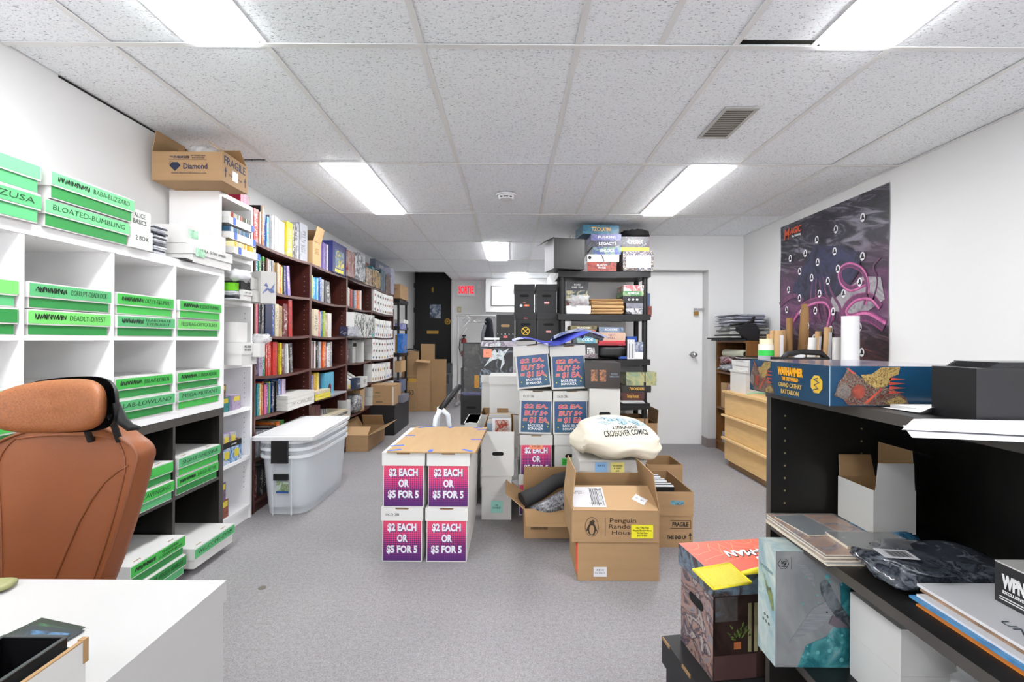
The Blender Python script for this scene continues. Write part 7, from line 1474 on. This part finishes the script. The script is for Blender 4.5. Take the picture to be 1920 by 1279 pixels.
part(t, 'backrest_rear', MB().grid(lambda u, v: backfn(0, .065, 1)(1 - u, v), 30, 26), LEATHER)
f1, f2 = backfn(0, 0, -1), backfn(0, .065, 1)
edge = [(0, v / 25) for v in range(26)] + [(u / 20, 1) for u in range(1, 21)] + [(1, 1 - v / 25) for v in range(1, 26)]
A = [Vector(f1(*e)) for e in edge]; B = [Vector(f2(*e)) for e in edge]; n = len(A); C = [a.lerp(b, .5) + (a - Vector((0, a.y, .72))).normalized() * .012 for a, b in zip(A, B)]
part(t, 'backrest_side_band', MB().add(A + C + B, [(i, i + 1, n + i + 1, n + i) for i in range(n - 1)] + [(n + i, n + i + 1, 2 * n + i + 1, 2 * n + i) for i in range(n - 1)], 0, True), LEATHER)
def onb(u, v): q = f1(u, v); return (q[0], q[1] - .001, q[2])
part(t, 'piping', MB().tube([onb(*e) for e in edge], .0042, 6), LE)
part(t, 'piping', MB().tube([onb(.06 + (.0 if v < 20 else .012 * (v - 20)), v / 26) for v in range(26)] + [onb(u / 20, .955 + .0 * u) for u in range(3, 18)] + [onb(.94 - (.012 * (v - 20) if v > 20 else 0), v / 26) for v in range(25, -1, -1)], .0026, 5), LE)
pts = [(.955, .80), (.89, .765), (.80, .70), (.72, .60), (.65, .48), (.59, .34), (.52, .17), (.47, .05)]
part(t, 'stitched_seam', MB().tube([onb(u, v) for u, v in pts], .0028, 6), LE)
HX, HZ = .055, .985
def hd(u, v, k=1.0):
    a = u * 2 * PI; q = 2.7; c, s = math.cos(a), math.sin(a); r = 1 / ((abs(c) ** q + abs(s) ** q) ** (1 / q)); p_ = math.sin(v * PI) ** .4
    x_ = c * r * .142 * p_ * k; z_ = s * r * .068 * p_ * k
    return (HX + x_, -.055 - .03 * math.cos(v * PI) - .05 * (x_ / .142) ** 2, HZ + z_ + .008 * (x_ / .142))
part(t, 'headrest', MB().grid(lambda u, v: hd(u, 1 - v), 48, 20, 0, True, True), HR)
def shell(u, v):
    x_, y_, z_ = hd(u, .5 + .5 * (1 - v), 1.07); return (x_ + .008, y_ + .022 + .012 * (1 - v) * 0, z_)
part(t, 'headrest_shell', MB().grid(shell, 48, 10, 0, True, True), BLACKP)
part(t, 'headrest_shell_tip', MB().tube([(HX + .145, -.07, HZ + .01), (HX + .15, -.06, HZ - .035), (HX + .165, -.05, HZ - .056), (HX + .185, -.045, HZ - .058)], [.008, .013, .011, .005], 8), BLACKP)
for xx in (.065, .142): part(t, 'headrest_post', MB().cyl((xx, .01, .88), (xx, -.02, .96), .008), BLACKP)
part(t, 'seat', MB().blob((0, -.20, .45), (.26, .25, .06), 32, 14, .5), LEATHER)
part(t, 'column', MB().cyl((0, -.15, .10), (0, -.15, .40), .03), BLACKP)
for k in range(5):
    a = k * 2 * PI / 5 + .3; e_ = Vector((.28 * math.cos(a), -.15 + .28 * math.sin(a), .07)); l_ = part(t, 'leg', MB().tube([(0, -.15, .11), e_], [.03, .018], 8), BLACKP); part(l_, 'caster', MB().cyl((e_.x - .015, e_.y, .03), (e_.x + .015, e_.y, .03), .029), BLACKP)
